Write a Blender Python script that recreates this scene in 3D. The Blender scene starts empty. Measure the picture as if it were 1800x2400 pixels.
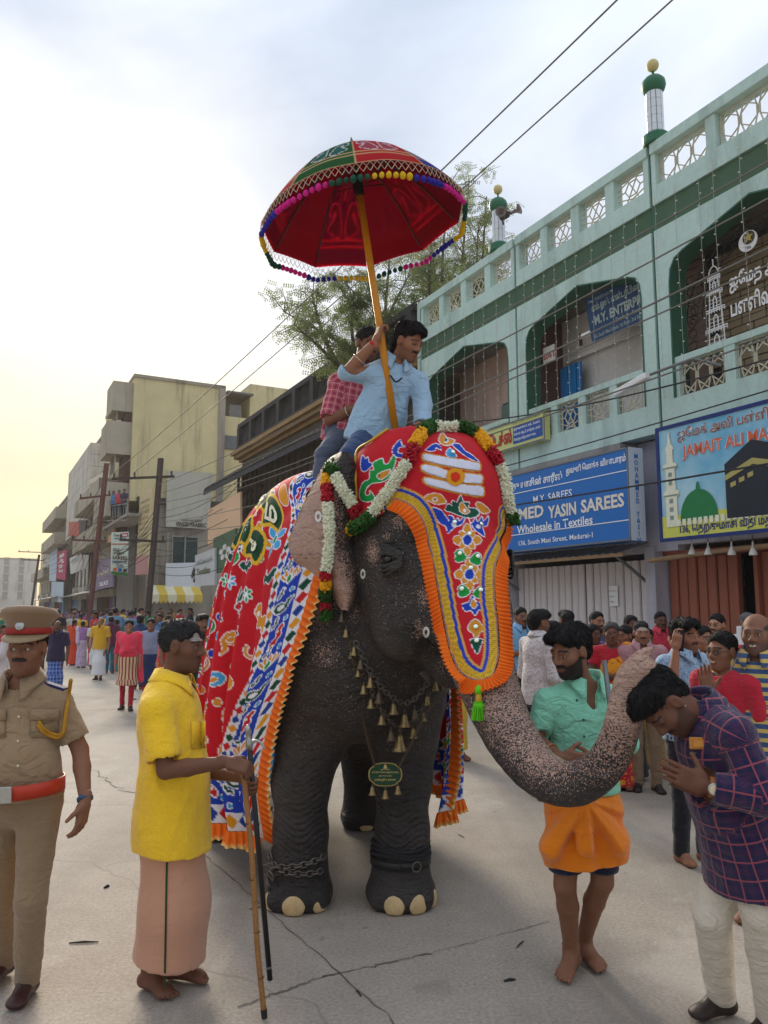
import bpy, math, random
import numpy as np
from mathutils import Vector, Matrix
from mathutils.bvhtree import BVHTree
random.seed(7); rng = np.random.default_rng(7)
SC = bpy.context.scene; COL = SC.collection
PI = math.pi; R = math.radians
# ---------------------------------------------------------------- camera
FPX, PITCH, CAMH, TH = 1803.0, R(7.1), 1.75, R(27.8)
cam = bpy.data.objects.new('camera', bpy.data.cameras.new('camera')); COL.objects.link(cam)
cam.location = (0, 0, CAMH); cam.rotation_euler = (PI/2 + PITCH, 0, 0)
cam.data.sensor_fit = 'VERTICAL'; cam.data.sensor_height = 24.0
cam.data.lens = FPX/2400*24.0; cam.data.clip_start = .05; cam.data.clip_end = 3000
SC.camera = cam
# ---------------------------------------------------------------- world, sun, exposure
SUN_AZ, SUN_EL = R(-19.0), R(24.0)          # azimuth from +Y towards +X
wd = bpy.data.worlds.new('World'); SC.world = wd; wd.use_nodes = True
wn, wl = wd.node_tree.nodes, wd.node_tree.links
bg = wn['Background']; bg.inputs[1].default_value = .1
sky = wn.new('ShaderNodeTexSky'); sky.sky_type = 'NISHITA'; sky.sun_disc = False
sky.sun_elevation = SUN_EL; sky.sun_rotation = SUN_AZ; sky.air_density = 1.3; sky.dust_density = 3.0
def wnode(t, **kw):
    n = wn.new(t)
    for k, v in kw.items(): setattr(n, k, v)
    return n
tc = wnode('ShaderNodeTexCoord')
# cloud deck: noise on the direction flattened towards the zenith
sep = wnode('ShaderNodeSeparateXYZ'); wl.new(tc.outputs['Generated'], sep.inputs[0])
zz = wnode('ShaderNodeMath', operation='ADD'); wl.new(sep.outputs[2], zz.inputs[0]); zz.inputs[1].default_value = .28
dv = wnode('ShaderNodeVectorMath', operation='DIVIDE'); cmb = wnode('ShaderNodeCombineXYZ')
for i in range(3): wl.new(zz.outputs[0], cmb.inputs[i])
wl.new(tc.outputs['Generated'], dv.inputs[0]); wl.new(cmb.outputs[0], dv.inputs[1])
ns = wnode('ShaderNodeTexNoise'); ns.inputs['Scale'].default_value = 1.7; ns.inputs['Detail'].default_value = 6
ns.inputs['Roughness'].default_value = .52; ns.inputs['Distortion'].default_value = .35
shf = wnode('ShaderNodeVectorMath', operation='ADD'); wl.new(dv.outputs[0], shf.inputs[0]); shf.inputs[1].default_value = (5.3, 3.3, 0); wl.new(shf.outputs[0], ns.inputs['Vector'])
rmp = wnode('ShaderNodeValToRGB'); wl.new(ns.outputs[0], rmp.inputs[0])
rmp.color_ramp.elements[0].position = .38; rmp.color_ramp.elements[0].color = (2.35, 2.72, 3.35, 1)
rmp.color_ramp.elements[1].position = .68; rmp.color_ramp.elements[1].color = (4.5, 4.75, 5.1, 1)
# glow of the veiled low sun in the cloud deck
sd = (math.sin(SUN_AZ)*math.cos(SUN_EL), math.cos(SUN_AZ)*math.cos(SUN_EL), math.sin(SUN_EL))
dt = wnode('ShaderNodeVectorMath', operation='DOT_PRODUCT'); wl.new(tc.outputs['Generated'], dt.inputs[0]); dt.inputs[1].default_value = sd
gr = wnode('ShaderNodeValToRGB'); wl.new(dt.outputs['Value'], gr.inputs[0])
e = gr.color_ramp.elements; e[0].position = .962; e[0].color = (0, 0, 0, 1); e[1].position = 1.0; e[1].color = (1, 1, 1, 1)
gr.color_ramp.interpolation = 'LINEAR'; g1_ = gr.color_ramp.elements.new(.985); g1_.color = (.34,)*3+(1,)
# overcast sky brightens towards the zenith: (1 + 2 sin h)
cie = wnode('ShaderNodeMapRange'); wl.new(sep.outputs[2], cie.inputs[0])
for i_, v_ in enumerate((0.0, 1.0, .6, 1.4)): cie.inputs[i_+1].default_value = v_
lum = wnode('ShaderNodeMix', data_type='RGBA', blend_type='MULTIPLY'); lum.inputs[0].default_value = 1; wl.new(rmp.outputs[0], lum.inputs[6]); wl.new(cie.outputs[0], lum.inputs[7])
glow = wnode('ShaderNodeMix', data_type='RGBA'); wl.new(gr.outputs[0], glow.inputs[0]); wl.new(lum.outputs[2], glow.inputs[6])
hz = wnode('ShaderNodeValToRGB'); wl.new(sep.outputs[2], hz.inputs[0])
e = hz.color_ramp.elements; e[0].position = .10; e[0].color = (6.3, 4.7, 1.9, 1); e[1].position = .36; e[1].color = (5.2, 5.15, 5.05, 1)
m_ = hz.color_ramp.elements.new(.24); m_.color = (5.9, 5.2, 3.5, 1)
wl.new(hz.outputs[0], glow.inputs[7])
# warm dust low in the sky towards the sun
wide = wnode('ShaderNodeMapRange'); wl.new(dt.outputs['Value'], wide.inputs[0]); low = wnode('ShaderNodeMapRange'); wl.new(sep.outputs[2], low.inputs[0])
for nd_, vs_ in ((wide, (.78, .99, 0, .85)), (low, (.06, .40, 1, 0))):
    for i_, v_ in enumerate(vs_): nd_.inputs[i_+1].default_value = v_
wm = wnode('ShaderNodeMath', operation='MULTIPLY'); wl.new(wide.outputs[0], wm.inputs[0]); wl.new(low.outputs[0], wm.inputs[1])
warm = wnode('ShaderNodeMix', data_type='RGBA'); wl.new(wm.outputs[0], warm.inputs[0]); wl.new(glow.outputs[2], warm.inputs[6]); wl.new(hz.outputs[0], warm.inputs[7])
mixs = wnode('ShaderNodeMix', data_type='RGBA'); mixs.inputs[0].default_value = .98
wl.new(sky.outputs[0], mixs.inputs[6]); wl.new(warm.outputs[2], mixs.inputs[7]); wl.new(mixs.outputs[2], bg.inputs[0])
sun = bpy.data.objects.new('sun', bpy.data.lights.new('sun', 'SUN')); COL.objects.link(sun)
sun.data.energy = 2.4; sun.data.angle = R(22); sun.data.color = (1, .88, .70)
sun.rotation_euler = Vector(sd).to_track_quat('Z', 'Y').to_euler()
SC.view_settings.view_transform = 'Standard'; SC.view_settings.look = 'None'
SC.view_settings.exposure = 1.24; SC.view_settings.gamma = 1.0
SC.cycles.max_bounces = 6; SC.cycles.diffuse_bounces = 3; SC.cycles.transparent_max_bounces = 8

# ---------------------------------------------------------------- coordinates
def ray(px, py):
    u, v = (px-900)/FPX, (1200-py)/FPX
    return np.array([u, math.cos(PITCH)-v*math.sin(PITCH), math.sin(PITCH)+v*math.cos(PITCH)])
def at(px, py, f):
    d = ray(px, py); t = f/d[1]; return np.array([d[0]*t, f, CAMH+d[2]*t])
def onground(px, py, z=0.0):
    d = ray(px, py); t = (z-CAMH)/d[2]; return np.array([d[0]*t, d[1]*t, z])
cT, sT = math.cos(TH), math.sin(TH)
def toS(p): return np.array([p[0]*cT+p[1]*sT, -p[0]*sT+p[1]*cT, p[2]])
def toW(p): return np.array([p[0]*cT-p[1]*sT, p[0]*sT+p[1]*cT, p[2]])
def planeX(px, py, X):
    d = toS(ray(px, py)); t = X/d[0]; return np.array([X, d[1]*t, CAMH+d[2]*t])
def planeY(px, py, Y):
    d = toS(ray(px, py)); t = Y/d[1]; return np.array([d[0]*t, Y, CAMH+d[2]*t])

# ---------------------------------------------------------------- materials
def srgb(r, g, b):
    f = lambda c: (c/255/12.92) if c/255 <= .04045 else ((c/255+.055)/1.055)**2.4
    return (f(r), f(g), f(b))
class NT:
    def __init__(s, name):
        s.m = bpy.data.materials.new(name); s.m.use_nodes = True
        s.n, s.l = s.m.node_tree.nodes, s.m.node_tree.links
        s.b = s.n['Principled BSDF']; s._co = None
    def new(s, t, **kw):
        n = s.n.new(t)
        for k, v in kw.items(): setattr(n, k, v)
        return n
    def link(s, a, b): s.l.new(a, b)
    def co(s):
        if s._co is None: s._co = s.new('ShaderNodeTexCoord').outputs['Object']
        return s._co
    def attr(s, name, out='Color'): return s.new('ShaderNodeAttribute', attribute_name=name).outputs[out]
    def noise(s, scale, detail=3, rough=.6, vec=None, stretch=None, out=0, dist=0):
        n = s.new('ShaderNodeTexNoise'); n.inputs['Scale'].default_value = scale
        n.inputs['Detail'].default_value = detail; n.inputs['Roughness'].default_value = rough; n.inputs['Distortion'].default_value = dist
        v = vec or s.co()
        if stretch:
            mp = s.new('ShaderNodeMapping'); mp.inputs['Scale'].default_value = stretch; s.link(v, mp.inputs[0]); v = mp.outputs[0]
        s.link(v, n.inputs['Vector']); return n.outputs[out]
    def voro(s, scale, vec=None, feature='F1', stretch=None, rand=1):
        n = s.new('ShaderNodeTexVoronoi', feature=feature); n.inputs['Scale'].default_value = scale; n.inputs['Randomness'].default_value = rand
        v = vec or s.co()
        if stretch:
            mp = s.new('ShaderNodeMapping'); mp.inputs['Scale'].default_value = stretch; s.link(v, mp.inputs[0]); v = mp.outputs[0]
        s.link(v, n.inputs['Vector']); return n.outputs[0]
    def val(s, sock, x):
        if isinstance(x, (int, float)): sock.default_value = x
        elif isinstance(x, (tuple, list)): sock.default_value = tuple(x)+((1,) if len(x) == 3 and sock.type == 'RGBA' else ())
        else: s.link(x, sock)
    def math(s, op, a, b=0.0, clamp=False):
        n = s.new('ShaderNodeMath', operation=op, use_clamp=clamp); s.val(n.inputs[0], a); s.val(n.inputs[1], b); return n.outputs[0]
    def ramp(s, x, a, b, c0=0.0, c1=1.0):
        n = s.new('ShaderNodeMapRange'); s.val(n.inputs[0], x)
        for i, q in enumerate((a, b, c0, c1)): n.inputs[i+1].default_value = q
        return n.outputs[0]
    def mix(s, f, a, b, mode='MIX'):
        n = s.new('ShaderNodeMix', data_type='RGBA', blend_type=mode); s.val(n.inputs[0], f); s.val(n.inputs[6], a); s.val(n.inputs[7], b); return n.outputs[2]
    def sepx(s, v):
        n = s.new('ShaderNodeSeparateXYZ'); s.link(v, n.inputs[0]); return n.outputs
    def bump(s, h, strength=.3, dist=.01):
        n = s.new('ShaderNodeBump'); n.inputs['Strength'].default_value = strength; n.inputs['Distance'].default_value = dist
        s.link(h, n.inputs['Height'])
        if s.b.inputs['Normal'].links: s.link(s.b.inputs['Normal'].links[0].from_socket, n.inputs['Normal'])
        s.link(n.outputs[0], s.b.inputs['Normal'])
    def out(s, col=None, rough=.7, metal=0.0, spec=None):
        if col is not None: s.val(s.b.inputs['Base Color'], col)
        s.val(s.b.inputs['Roughness'], rough); s.val(s.b.inputs['Metallic'], metal)
        if spec is not None: s.b.inputs['Specular IOR Level'].default_value = spec
        return s.m
_mats = {}
def mat(name, col, rough=.7, metal=0.0, var=.12, vs=3.0, bump=.0, bs=40, bd=.004, spec=.35, dirt=0.0, dcol=(.08, .07, .06)):
    """plain painted / plastered / metal surface: colour with soft blotches, optional streaky dirt and relief"""
    if name in _mats: return _mats[name]
    t = NT(name); c = col
    if var:
        n = t.noise(vs, 5, .65); n2 = t.noise(vs*9, 3, .6)
        k = t.math('MULTIPLY', t.math('ADD', n, n2), .5)
        c = t.mix(t.ramp(k, .3, .7), tuple(x*(1-var) for x in col), tuple(min(1, x*(1+var*.8)) for x in col))
    if dirt:
        d = t.noise(.8, 6, .7, stretch=(1.6, 1.6, .28)); c = t.mix(t.ramp(d, .5, .78, 0, dirt), c, dcol)
    if bump: t.bump(t.noise(bs, 4, .6), bump, bd)
    _mats[name] = t.out(c, rough, metal, spec); return _mats[name]
def mat_attr(name, rough=.75, bump=0, bs=60, bd=.003, var=.12, vs=20, spec=.3, stretch=None):
    """colour carried per vertex (woven, printed or natural colour of the thing)"""
    if name in _mats: return _mats[name]
    t = NT(name); c = t.attr('col')
    if var: c = t.mix(t.ramp(t.noise(vs, 4, .6), .3, .7), t.mix(1, c, (1-var,)*3, 'MULTIPLY'), c)
    if bump: t.bump(t.noise(bs, 3, .6, stretch=stretch), bump, bd)
    _mats[name] = t.out(c, rough, 0, spec); return _mats[name]

# ---------------------------------------------------------------- objects
def tag(o, label=None, cat=None, group=None, kind=None):
    if label: o['label'] = label
    if cat: o['category'] = cat
    if group: o['group'] = group
    if kind: o['kind'] = kind
    return o
def empty(name, loc=(0, 0, 0), rz=0.0, parent=None):
    o = bpy.data.objects.new(name, None); COL.objects.link(o); o.location = tuple(loc); o.rotation_euler[2] = rz
    o.empty_display_size = .1
    if parent: o.parent = parent
    return o
def link(name, me, parent=None, m=None):
    o = bpy.data.objects.new(name, me); COL.objects.link(o)
    if m is not None and not me.materials: me.materials.append(m)
    if parent: o.parent = parent
    return o
def np_mesh(name, V, F, smooth=False, attrs=None):
    """V (n,3); F list of (m,k) int arrays"""
    me = bpy.data.meshes.new(name); V = np.asarray(V, np.float32)
    F = [np.asarray(f, np.int32) for f in (F if isinstance(F, (list, tuple)) else [F])]; F = [f for f in F if f.size]
    me.vertices.add(len(V)); me.vertices.foreach_set('co', V.ravel())
    nl = sum(f.size for f in F); npoly = sum(len(f) for f in F)
    me.loops.add(nl); me.polygons.add(npoly)
    me.loops.foreach_set('vertex_index', np.concatenate([f.ravel() for f in F]))
    tot = np.concatenate([np.full(len(f), f.shape[1], np.int32) for f in F])
    st = np.concatenate([[0], np.cumsum(tot)[:-1]]).astype(np.int32)
    me.polygons.foreach_set('loop_start', st); me.polygons.foreach_set('loop_total', tot)
    if smooth: me.polygons.foreach_set('use_smooth', np.ones(npoly, bool))
    me.update(calc_edges=True); me.validate()
    for k, a in (attrs or {}).items():
        a = np.asarray(a, np.float32)
        if a.shape[1] == 4 or k == 'col':
            if a.shape[1] == 3: a = np.hstack([a, np.ones((len(a), 1), np.float32)])
            at_ = me.attributes.new(k, 'FLOAT_COLOR', 'POINT'); at_.data.foreach_set('color', a.ravel())
        else:
            at_ = me.attributes.new(k, 'FLOAT_VECTOR', 'POINT'); at_.data.foreach_set('vector', a.ravel())
    return me
class MB:
    """collects boxes, prisms, tubes and lathes; build() links them as ONE mesh object"""
    def __init__(s, off=(0, 0, 0)): s.v = []; s.f = []; s.off = np.array(off, float)
    def add(s, V, F):
        n = len(s.v); s.v += [tuple(p) for p in V]; s.f += [tuple(i+n for i in f) for f in F]; return s
    def box(s, x0, x1, y0, y1, z0, z1):
        if x0 > x1: x0, x1 = x1, x0
        if y0 > y1: y0, y1 = y1, y0
        if z0 > z1: z0, z1 = z1, z0
        V = [(x, y, z) for x in (x0, x1) for y in (y0, y1) for z in (z0, z1)]
        return s.add(V, [(0, 1, 3, 2), (4, 6, 7, 5), (0, 4, 5, 1), (2, 3, 7, 6), (0, 2, 6, 4), (1, 5, 7, 3)])
    def obox(s, c, ax, ay, az):
        c, ax, ay, az = [np.array(q, float) for q in (c, ax, ay, az)]
        V = [c+i*ax+j*ay+k*az for i in (-1, 1) for j in (-1, 1) for k in (-1, 1)]
        F = [(0, 1, 3, 2), (4, 6, 7, 5), (0, 4, 5, 1), (2, 3, 7, 6), (0, 2, 6, 4), (1, 5, 7, 3)]
        if np.dot(np.cross(ax, ay), az) < 0: F = [f[::-1] for f in F]
        return s.add(V, F)
    def bar(s, a, b, w, h, up=(0, 0, 1)):
        a, b, up = np.array(a, float), np.array(b, float), np.array(up, float)
        d = b-a; L = np.linalg.norm(d); d /= L; sx = np.cross(d, up)
        if np.linalg.norm(sx) < 1e-6: sx = np.cross(d, (1, 0, 0))
        sx /= np.linalg.norm(sx); u = np.cross(sx, d)
        return s.obox((a+b)/2, d*L/2, sx*w/2, u*h/2)
    def prism(s, poly, ex, ey, ez, o, t0, t1):
        """2D poly (CCW) in the ex,ey plane at origin o, extruded along ez from t0 to t1"""
        ex, ey, ez, o = [np.array(q, float) for q in (ex, ey, ez, o)]; n = len(poly)
        V = [o+ex*p[0]+ey*p[1]+ez*t for t in (t0, t1) for p in poly]
        F = [tuple(range(n))[::-1], tuple(range(n, 2*n))]+[(i, (i+1) % n, n+(i+1) % n, n+i) for i in range(n)]
        return s.add(V, F)
    def tube(s, path, r, n=6, caps=True):
        path = [np.array(p, float) for p in path]; rs = r if isinstance(r, (list, tuple, np.ndarray)) else [r]*len(path)
        V, F = [], []; u = None
        for i, p in enumerate(path):
            d = path[min(i+1, len(path)-1)]-path[max(i-1, 0)]; d = d/(np.linalg.norm(d)+1e-9)
            if u is None: u = np.cross(d, (0, 0, 1) if abs(d[2]) < .9 else (1, 0, 0))
            u = u-d*np.dot(u, d); u /= np.linalg.norm(u)+1e-9; w = np.cross(d, u)
            V += [p+rs[i]*(math.cos(2*PI*j/n)*u+math.sin(2*PI*j/n)*w) for j in range(n)]
        for i in range(len(path)-1):
            F += [(i*n+j, i*n+(j+1) % n, (i+1)*n+(j+1) % n, (i+1)*n+j) for j in range(n)]
        if caps: F += [tuple(range(n))[::-1], tuple(range((len(path)-1)*n, len(path)*n))]
        return s.add(V, F)
    def lathe(s, c, prof, n=16, axis=(0, 0, 1)):
        a = np.array(axis, float); a /= np.linalg.norm(a); u = np.cross(a, (0, 1, 0) if abs(a[1]) < .9 else (1, 0, 0)); u /= np.linalg.norm(u); w = np.cross(a, u)
        c = np.array(c, float); m = len(prof)
        V = [c+a*h+r*(math.cos(2*PI*j/n)*u+math.sin(2*PI*j/n)*w) for r, h in prof for j in range(n)]
        F = [(i*n+j, i*n+(j+1) % n, (i+1)*n+(j+1) % n, (i+1)*n+j) for i in range(m-1) for j in range(n)]
        F += [tuple(range(n))[::-1], tuple(range((m-1)*n, m*n))]
        return s.add(V, F)
    def torus(s, c, R_, r, ax=(0, 0, 1), n=12, k=6, sx=1.0, u=None):
        a = np.array(ax, float); a /= np.linalg.norm(a)
        u = np.cross(a, (0, 1, 0) if abs(a[1]) < .9 else (1, 0, 0)) if u is None else np.array(u, float); u /= np.linalg.norm(u); w = np.cross(a, u)
        V = []
        for i in range(n):
            q = 2*PI*i/n; d = math.cos(q)*u*sx+math.sin(q)*w; e = math.cos(q)*u+math.sin(q)*w
            V += [np.array(c)+R_*d+r*(math.cos(2*PI*j/k)*e+math.sin(2*PI*j/k)*a) for j in range(k)]
        F = [(i*k+j, ((i+1) % n)*k+j, ((i+1) % n)*k+(j+1) % k, i*k+(j+1) % k) for i in range(n) for j in range(k)]
        return s.add(V, F)
    def mesh(s, name, smooth=False):
        me = bpy.data.meshes.new(name); V = np.array(s.v)-s.off
        me.from_pydata(V.tolist(), [], s.f)
        if smooth:
            me.polygons.foreach_set('use_smooth', np.ones(len(me.polygons), bool))
        me.update(); return me
    def build(s, name, m, parent=None, smooth=False, bevel=0):
        o = link(name, s.mesh(name, smooth), parent, m)
        if bevel: bev(o, bevel)
        return o
def bev(o, w, seg=2):
    b = o.modifiers.new('bevel', 'BEVEL'); b.width = w; b.segments = seg; b.limit_method = 'ANGLE'; b.angle_limit = R(40); return o
def autosmooth(o, ang=40):
    me = o.data; me.polygons.foreach_set('use_smooth', np.ones(len(me.polygons), bool)); me.set_sharp_from_angle(angle=R(ang)); return o
# Tamil vowel signs that stand before their consonant
_pre = {'\u0bc6': ('\u0bc6', ''), '\u0bc7': ('\u0bc7', ''), '\u0bc8': ('\u0bc8', ''), '\u0bca': ('\u0bc6', '\u0bbe'), '\u0bcb': ('\u0bc7', '\u0bbe'), '\u0bcc': ('\u0bc6', '\u0bd7')}
def tamil(s):
    o = []
    for ch in s:
        if ch in _pre and o:
            c = o.pop(); a, b = _pre[ch]; o += [a, c]+([b] if b else [])
        else: o.append(ch)
    return ''.join(o)
WALLX = (np.array((0, -1, 0.)), np.array((0, 0, 1.)), np.array((-1, 0, 0.)))      # faces the street (-X)
WALLY = (np.array((1, 0, 0.)), np.array((0, 0, 1.)), np.array((0, -1, 0.)))       # faces back down the street (-Y)
def text_mesh(body, bold=0.0, extr=.0, shear=0.0, size=1.0):
    c = bpy.data.curves.new('lettering', 'FONT'); c.body = tamil(body); c.size = size; c.offset = bold; c.extrude = extr; c.shear = shear
    c.resolution_u = 2
    o = bpy.data.objects.new('lettering', c); COL.objects.link(o); bpy.context.view_layer.update()
    me = bpy.data.meshes.new_from_object(o.evaluated_get(bpy.context.evaluated_depsgraph_get()))
    bpy.data.objects.remove(o); bpy.data.curves.remove(c); return me
def text(body, m, parent, org, basis, height=None, width=None, bold=0.0, off=(0, 0, 0), name='lettering', align='l', shear=0.0, warp=None):
    """lettering as flat mesh on a wall: org = lower-left corner (street coords)"""
    me = text_mesh(body, bold, 0, shear); n = len(me.vertices)
    if n == 0: return None
    co = np.empty(n*3, np.float32); me.vertices.foreach_get('co', co); co = co.reshape(-1, 3)
    co[:, :2] -= co[:, :2].min(0); w, h = co[:, 0].max(), co[:, 1].max()
    sy = (height/h) if height else width/w; sx = (width/w) if width else sy
    co[:, 0] *= sx; co[:, 1] *= sy
    if align == 'c': co[:, 0] -= w*sx/2
    if align == 'r': co[:, 0] -= w*sx
    ex, ey, ez = basis
    V = np.array(org)+co[:, :1]*ex+co[:, 1:2]*ey-np.array(off) if warp is None else warp(co)
    me.vertices.foreach_set('co', V.astype(np.float32).ravel()); me.update(); me.materials.clear()
    return link(name, me, parent, m)

# ---------------------------------------------------------------- soft solids: distance fields turned into one skin
class Prim:
    __slots__ = ('f', 'lo', 'hi', 'k', 'op', 'cid', 'pc')
    def __init__(s, f, lo, hi, k, op, cid, pc=None): s.f, s.lo, s.hi, s.k, s.op, s.cid, s.pc = f, np.array(lo, float), np.array(hi, float), k, op, cid, pc
def cone(a, b, ra, rb, k=.03, cid=0, op='+', fl=None):
    """tapered capsule; fl = (direction, factor) squashes the section along direction"""
    a, b = np.array(a, float), np.array(b, float); d = b-a; L2 = float(d @ d)+1e-12; m = max(ra, rb)
    if fl is not None:
        n = np.array(fl[0], float); n = n-d*(n @ d)/L2; n /= np.linalg.norm(n)+1e-9; g = 1/fl[1]-1
        if fl[1] > 1: m *= fl[1]
    def f(X, Y, Z):
        x, y, z = X-a[0], Y-a[1], Z-a[2]
        if fl is not None:
            q = (x*n[0]+y*n[1]+z*n[2])*g; x, y, z = x+q*n[0], y+q*n[1], z+q*n[2]
        t = np.clip((x*d[0]+y*d[1]+z*d[2])/L2, 0, 1); x, y, z = x-t*d[0], y-t*d[1], z-t*d[2]
        r = np.sqrt(x*x+y*y+z*z)-(ra+(rb-ra)*t)
        return r*min(1, fl[1]) if fl is not None else r
    def pc(V):
        dn = d/math.sqrt(L2); w = V-a; t = w @ dn; u = np.cross(dn, (0.13, .99, .05)); u /= np.linalg.norm(u); v = np.cross(dn, u)
        return np.stack([np.arctan2(w @ v, w @ u)*(ra+rb)/2, np.full(len(V), .37), t], 1)
    return Prim(f, np.minimum(a, b)-m, np.maximum(a, b)+m, k, op, cid, pc)
def ell(c, r, Rm=None, k=.03, cid=0, op='+'):
    c, r = np.array(c, float), np.array(r, float)*np.ones(3); Rm = np.eye(3) if Rm is None else np.array(Rm, float)   # columns: axes
    ext = np.sqrt(((Rm*r)**2).sum(1))
    def f(X, Y, Z):
        x, y, z = X-c[0], Y-c[1], Z-c[2]
        p = [(x*Rm[0, i]+y*Rm[1, i]+z*Rm[2, i])/r[i] for i in range(3)]
        k0 = np.sqrt(p[0]**2+p[1]**2+p[2]**2); k1 = np.sqrt((p[0]/r[0])**2+(p[1]/r[1])**2+(p[2]/r[2])**2)+1e-9
        return k0*(k0-1)/k1
    def pc(V): return (V-c) @ Rm
    return Prim(f, c-ext, c+ext, k, op, cid, pc)
def rbox(c, h, Rm=None, rad=.01, k=.02, cid=0, op='+'):
    c, h = np.array(c, float), np.array(h, float); Rm = np.eye(3) if Rm is None else np.array(Rm, float); ext = np.abs(Rm) @ h
    def f(X, Y, Z):
        x, y, z = X-c[0], Y-c[1], Z-c[2]
        q = [np.abs(x*Rm[0, i]+y*Rm[1, i]+z*Rm[2, i])-h[i]+rad for i in range(3)]
        return np.sqrt(sum(np.maximum(a, 0)**2 for a in q))+np.minimum(np.maximum(np.maximum(q[0], q[1]), q[2]), 0)-rad
    def pc(V): return (V-c) @ Rm
    return Prim(f, c-ext, c+ext, k, op, cid, pc)
_CN = np.array([(i, j, k) for i in (0, 1) for j in (0, 1) for k in (0, 1)])
_ED = [(a, b) for a in range(8) for b in range(a+1, 8) if abs(_CN[a]-_CN[b]).sum() == 1]
def sdf(prims, vox, cuts=(), lo=None, hi=None, smooth=1):
    """returns verts, quads, nearest-prim index"""
    add = [p for p in prims if p.op == '+']
    lo = (np.min([p.lo for p in add], 0)-3*vox) if lo is None else np.array(lo, float)
    hi = (np.max([p.hi for p in add], 0)+3*vox) if hi is None else np.array(hi, float)
    n = np.ceil((hi-lo)/vox).astype(int)+1
    ax = [(lo[i]+vox*np.arange(n[i])).astype(np.float32) for i in range(3)]
    D = np.full(n, .5, np.float32)
    for p in prims:
        m = p.k+2*vox
        i0 = np.maximum(np.floor((p.lo-m-lo)/vox).astype(int), 0); i1 = np.minimum(np.ceil((p.hi+m-lo)/vox).astype(int)+1, n)
        if (i1 <= i0).any(): continue
        sl = tuple(slice(a, b) for a, b in zip(i0, i1))
        d = p.f(ax[0][sl[0]][:, None, None], ax[1][sl[1]][None, :, None], ax[2][sl[2]][None, None, :]).astype(np.float32)
        o = D[sl]
        if p.op == '+':
            h = np.maximum(p.k-np.abs(o-d), 0); D[sl] = np.minimum(o, d)-h*h/(4*p.k+1e-9)
        else:
            d = -d; h = np.maximum(p.k-np.abs(o-d), 0); D[sl] = np.maximum(o, d)+h*h/(4*p.k+1e-9)
    for c, nn in cuts:          # keep the side the normal points away from
        nn = np.array(nn, float)/np.linalg.norm(nn)
        D = np.maximum(D, ((ax[0]-c[0])*nn[0])[:, None, None].astype(np.float32)+((ax[1]-c[1])*nn[1])[None, :, None].astype(np.float32)+((ax[2]-c[2])*nn[2])[None, None, :].astype(np.float32))
    S = D < 0
    cnt = np.zeros(n-1, np.int8)
    for i, j, k in _CN: cnt += S[i:n[0]-1+i, j:n[1]-1+j, k:n[2]-1+k]
    act = (cnt > 0) & (cnt < 8); I = np.argwhere(act)
    cv = np.stack([D[I[:, 0]+i, I[:, 1]+j, I[:, 2]+k] for i, j, k in _CN], 1)
    acc = np.zeros((len(I), 3), np.float32); num = np.zeros(len(I), np.float32)
    for a, b in _ED:
        x = (cv[:, a] < 0) != (cv[:, b] < 0); t = np.where(x, cv[:, a]/(cv[:, a]-cv[:, b]+1e-12), 0)
        acc += np.where(x[:, None], _CN[a]+t[:, None]*(_CN[b]-_CN[a]), 0); num += x
    V = lo+vox*(I+acc/num[:, None])
    vid = np.full(n-1, -1, np.int32); vid[act] = np.arange(len(I))
    Q = []
    for axx in range(3):
        o1, o2 = (axx+1) % 3, (axx+2) % 3
        s0 = [slice(None)]*3; s1 = [slice(None)]*3; s0[axx] = slice(0, n[axx]-1); s1[axx] = slice(1, n[axx])
        a, b = S[tuple(s0)], S[tuple(s1)]
        for flip, m in ((False, a & ~b), (True, ~a & b)):
            E = np.argwhere(m); E = E[(E[:, o1] > 0) & (E[:, o2] > 0) & (E[:, o1] < n[o1]-1) & (E[:, o2] < n[o2]-1)]
            q = []
            for d1, d2 in ((-1, -1), (0, -1), (0, 0), (-1, 0)):
                w = E.copy(); w[:, o1] += d1; w[:, o2] += d2; q.append(vid[w[:, 0], w[:, 1], w[:, 2]])
            q = np.stack(q, 1); Q.append(q[:, ::-1] if flip else q)
    Q = np.concatenate(Q); Q = Q[(Q >= 0).all(1)]
    for _ in range(smooth): V = relax(V, Q, .5)
    best = np.full(len(V), 1e9); ids = np.zeros(len(V), np.int32); Vf = V.astype(np.float32)
    for i, p in enumerate(prims):
        if p.op != '+': continue
        d = p.f(Vf[:, 0], Vf[:, 1], Vf[:, 2]); w = d < best; best[w] = d[w]; ids[w] = i
    return V, Q, ids
def relax(V, Q, w=.5):
    acc = np.zeros_like(V); num = np.zeros(len(V))
    for a, b in ((0, 1), (1, 2), (2, 3), (3, 0)):
        for s, t in ((a, b), (b, a)):
            i, j = Q[:, s], Q[:, t]
            for c in range(3): acc[:, c] += np.bincount(i, V[j, c], len(V))
            num += np.bincount(i, minlength=len(V))
    num[num == 0] = 1
    return V+(acc/num[:, None]-V)*w
def normals(V, Q):
    n = np.cross(V[Q[:, 2]]-V[Q[:, 0]], V[Q[:, 3 if Q.shape[1] > 3 else 1]]-V[Q[:, 1 if Q.shape[1] > 3 else 0]])
    if Q.shape[1] == 3: n = -n
    N = np.zeros_like(V)
    for k in range(Q.shape[1]):
        for c in range(3): N[:, c] += np.bincount(Q[:, k], n[:, c], len(V))
    return N/(np.linalg.norm(N, axis=1, keepdims=True)+1e-12)
def lerp(a, b, t): return np.array(a, float)*(1-t)+np.array(b, float)*t
def unit(v): v = np.array(v, float); return v/(np.linalg.norm(v)+1e-12)
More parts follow.
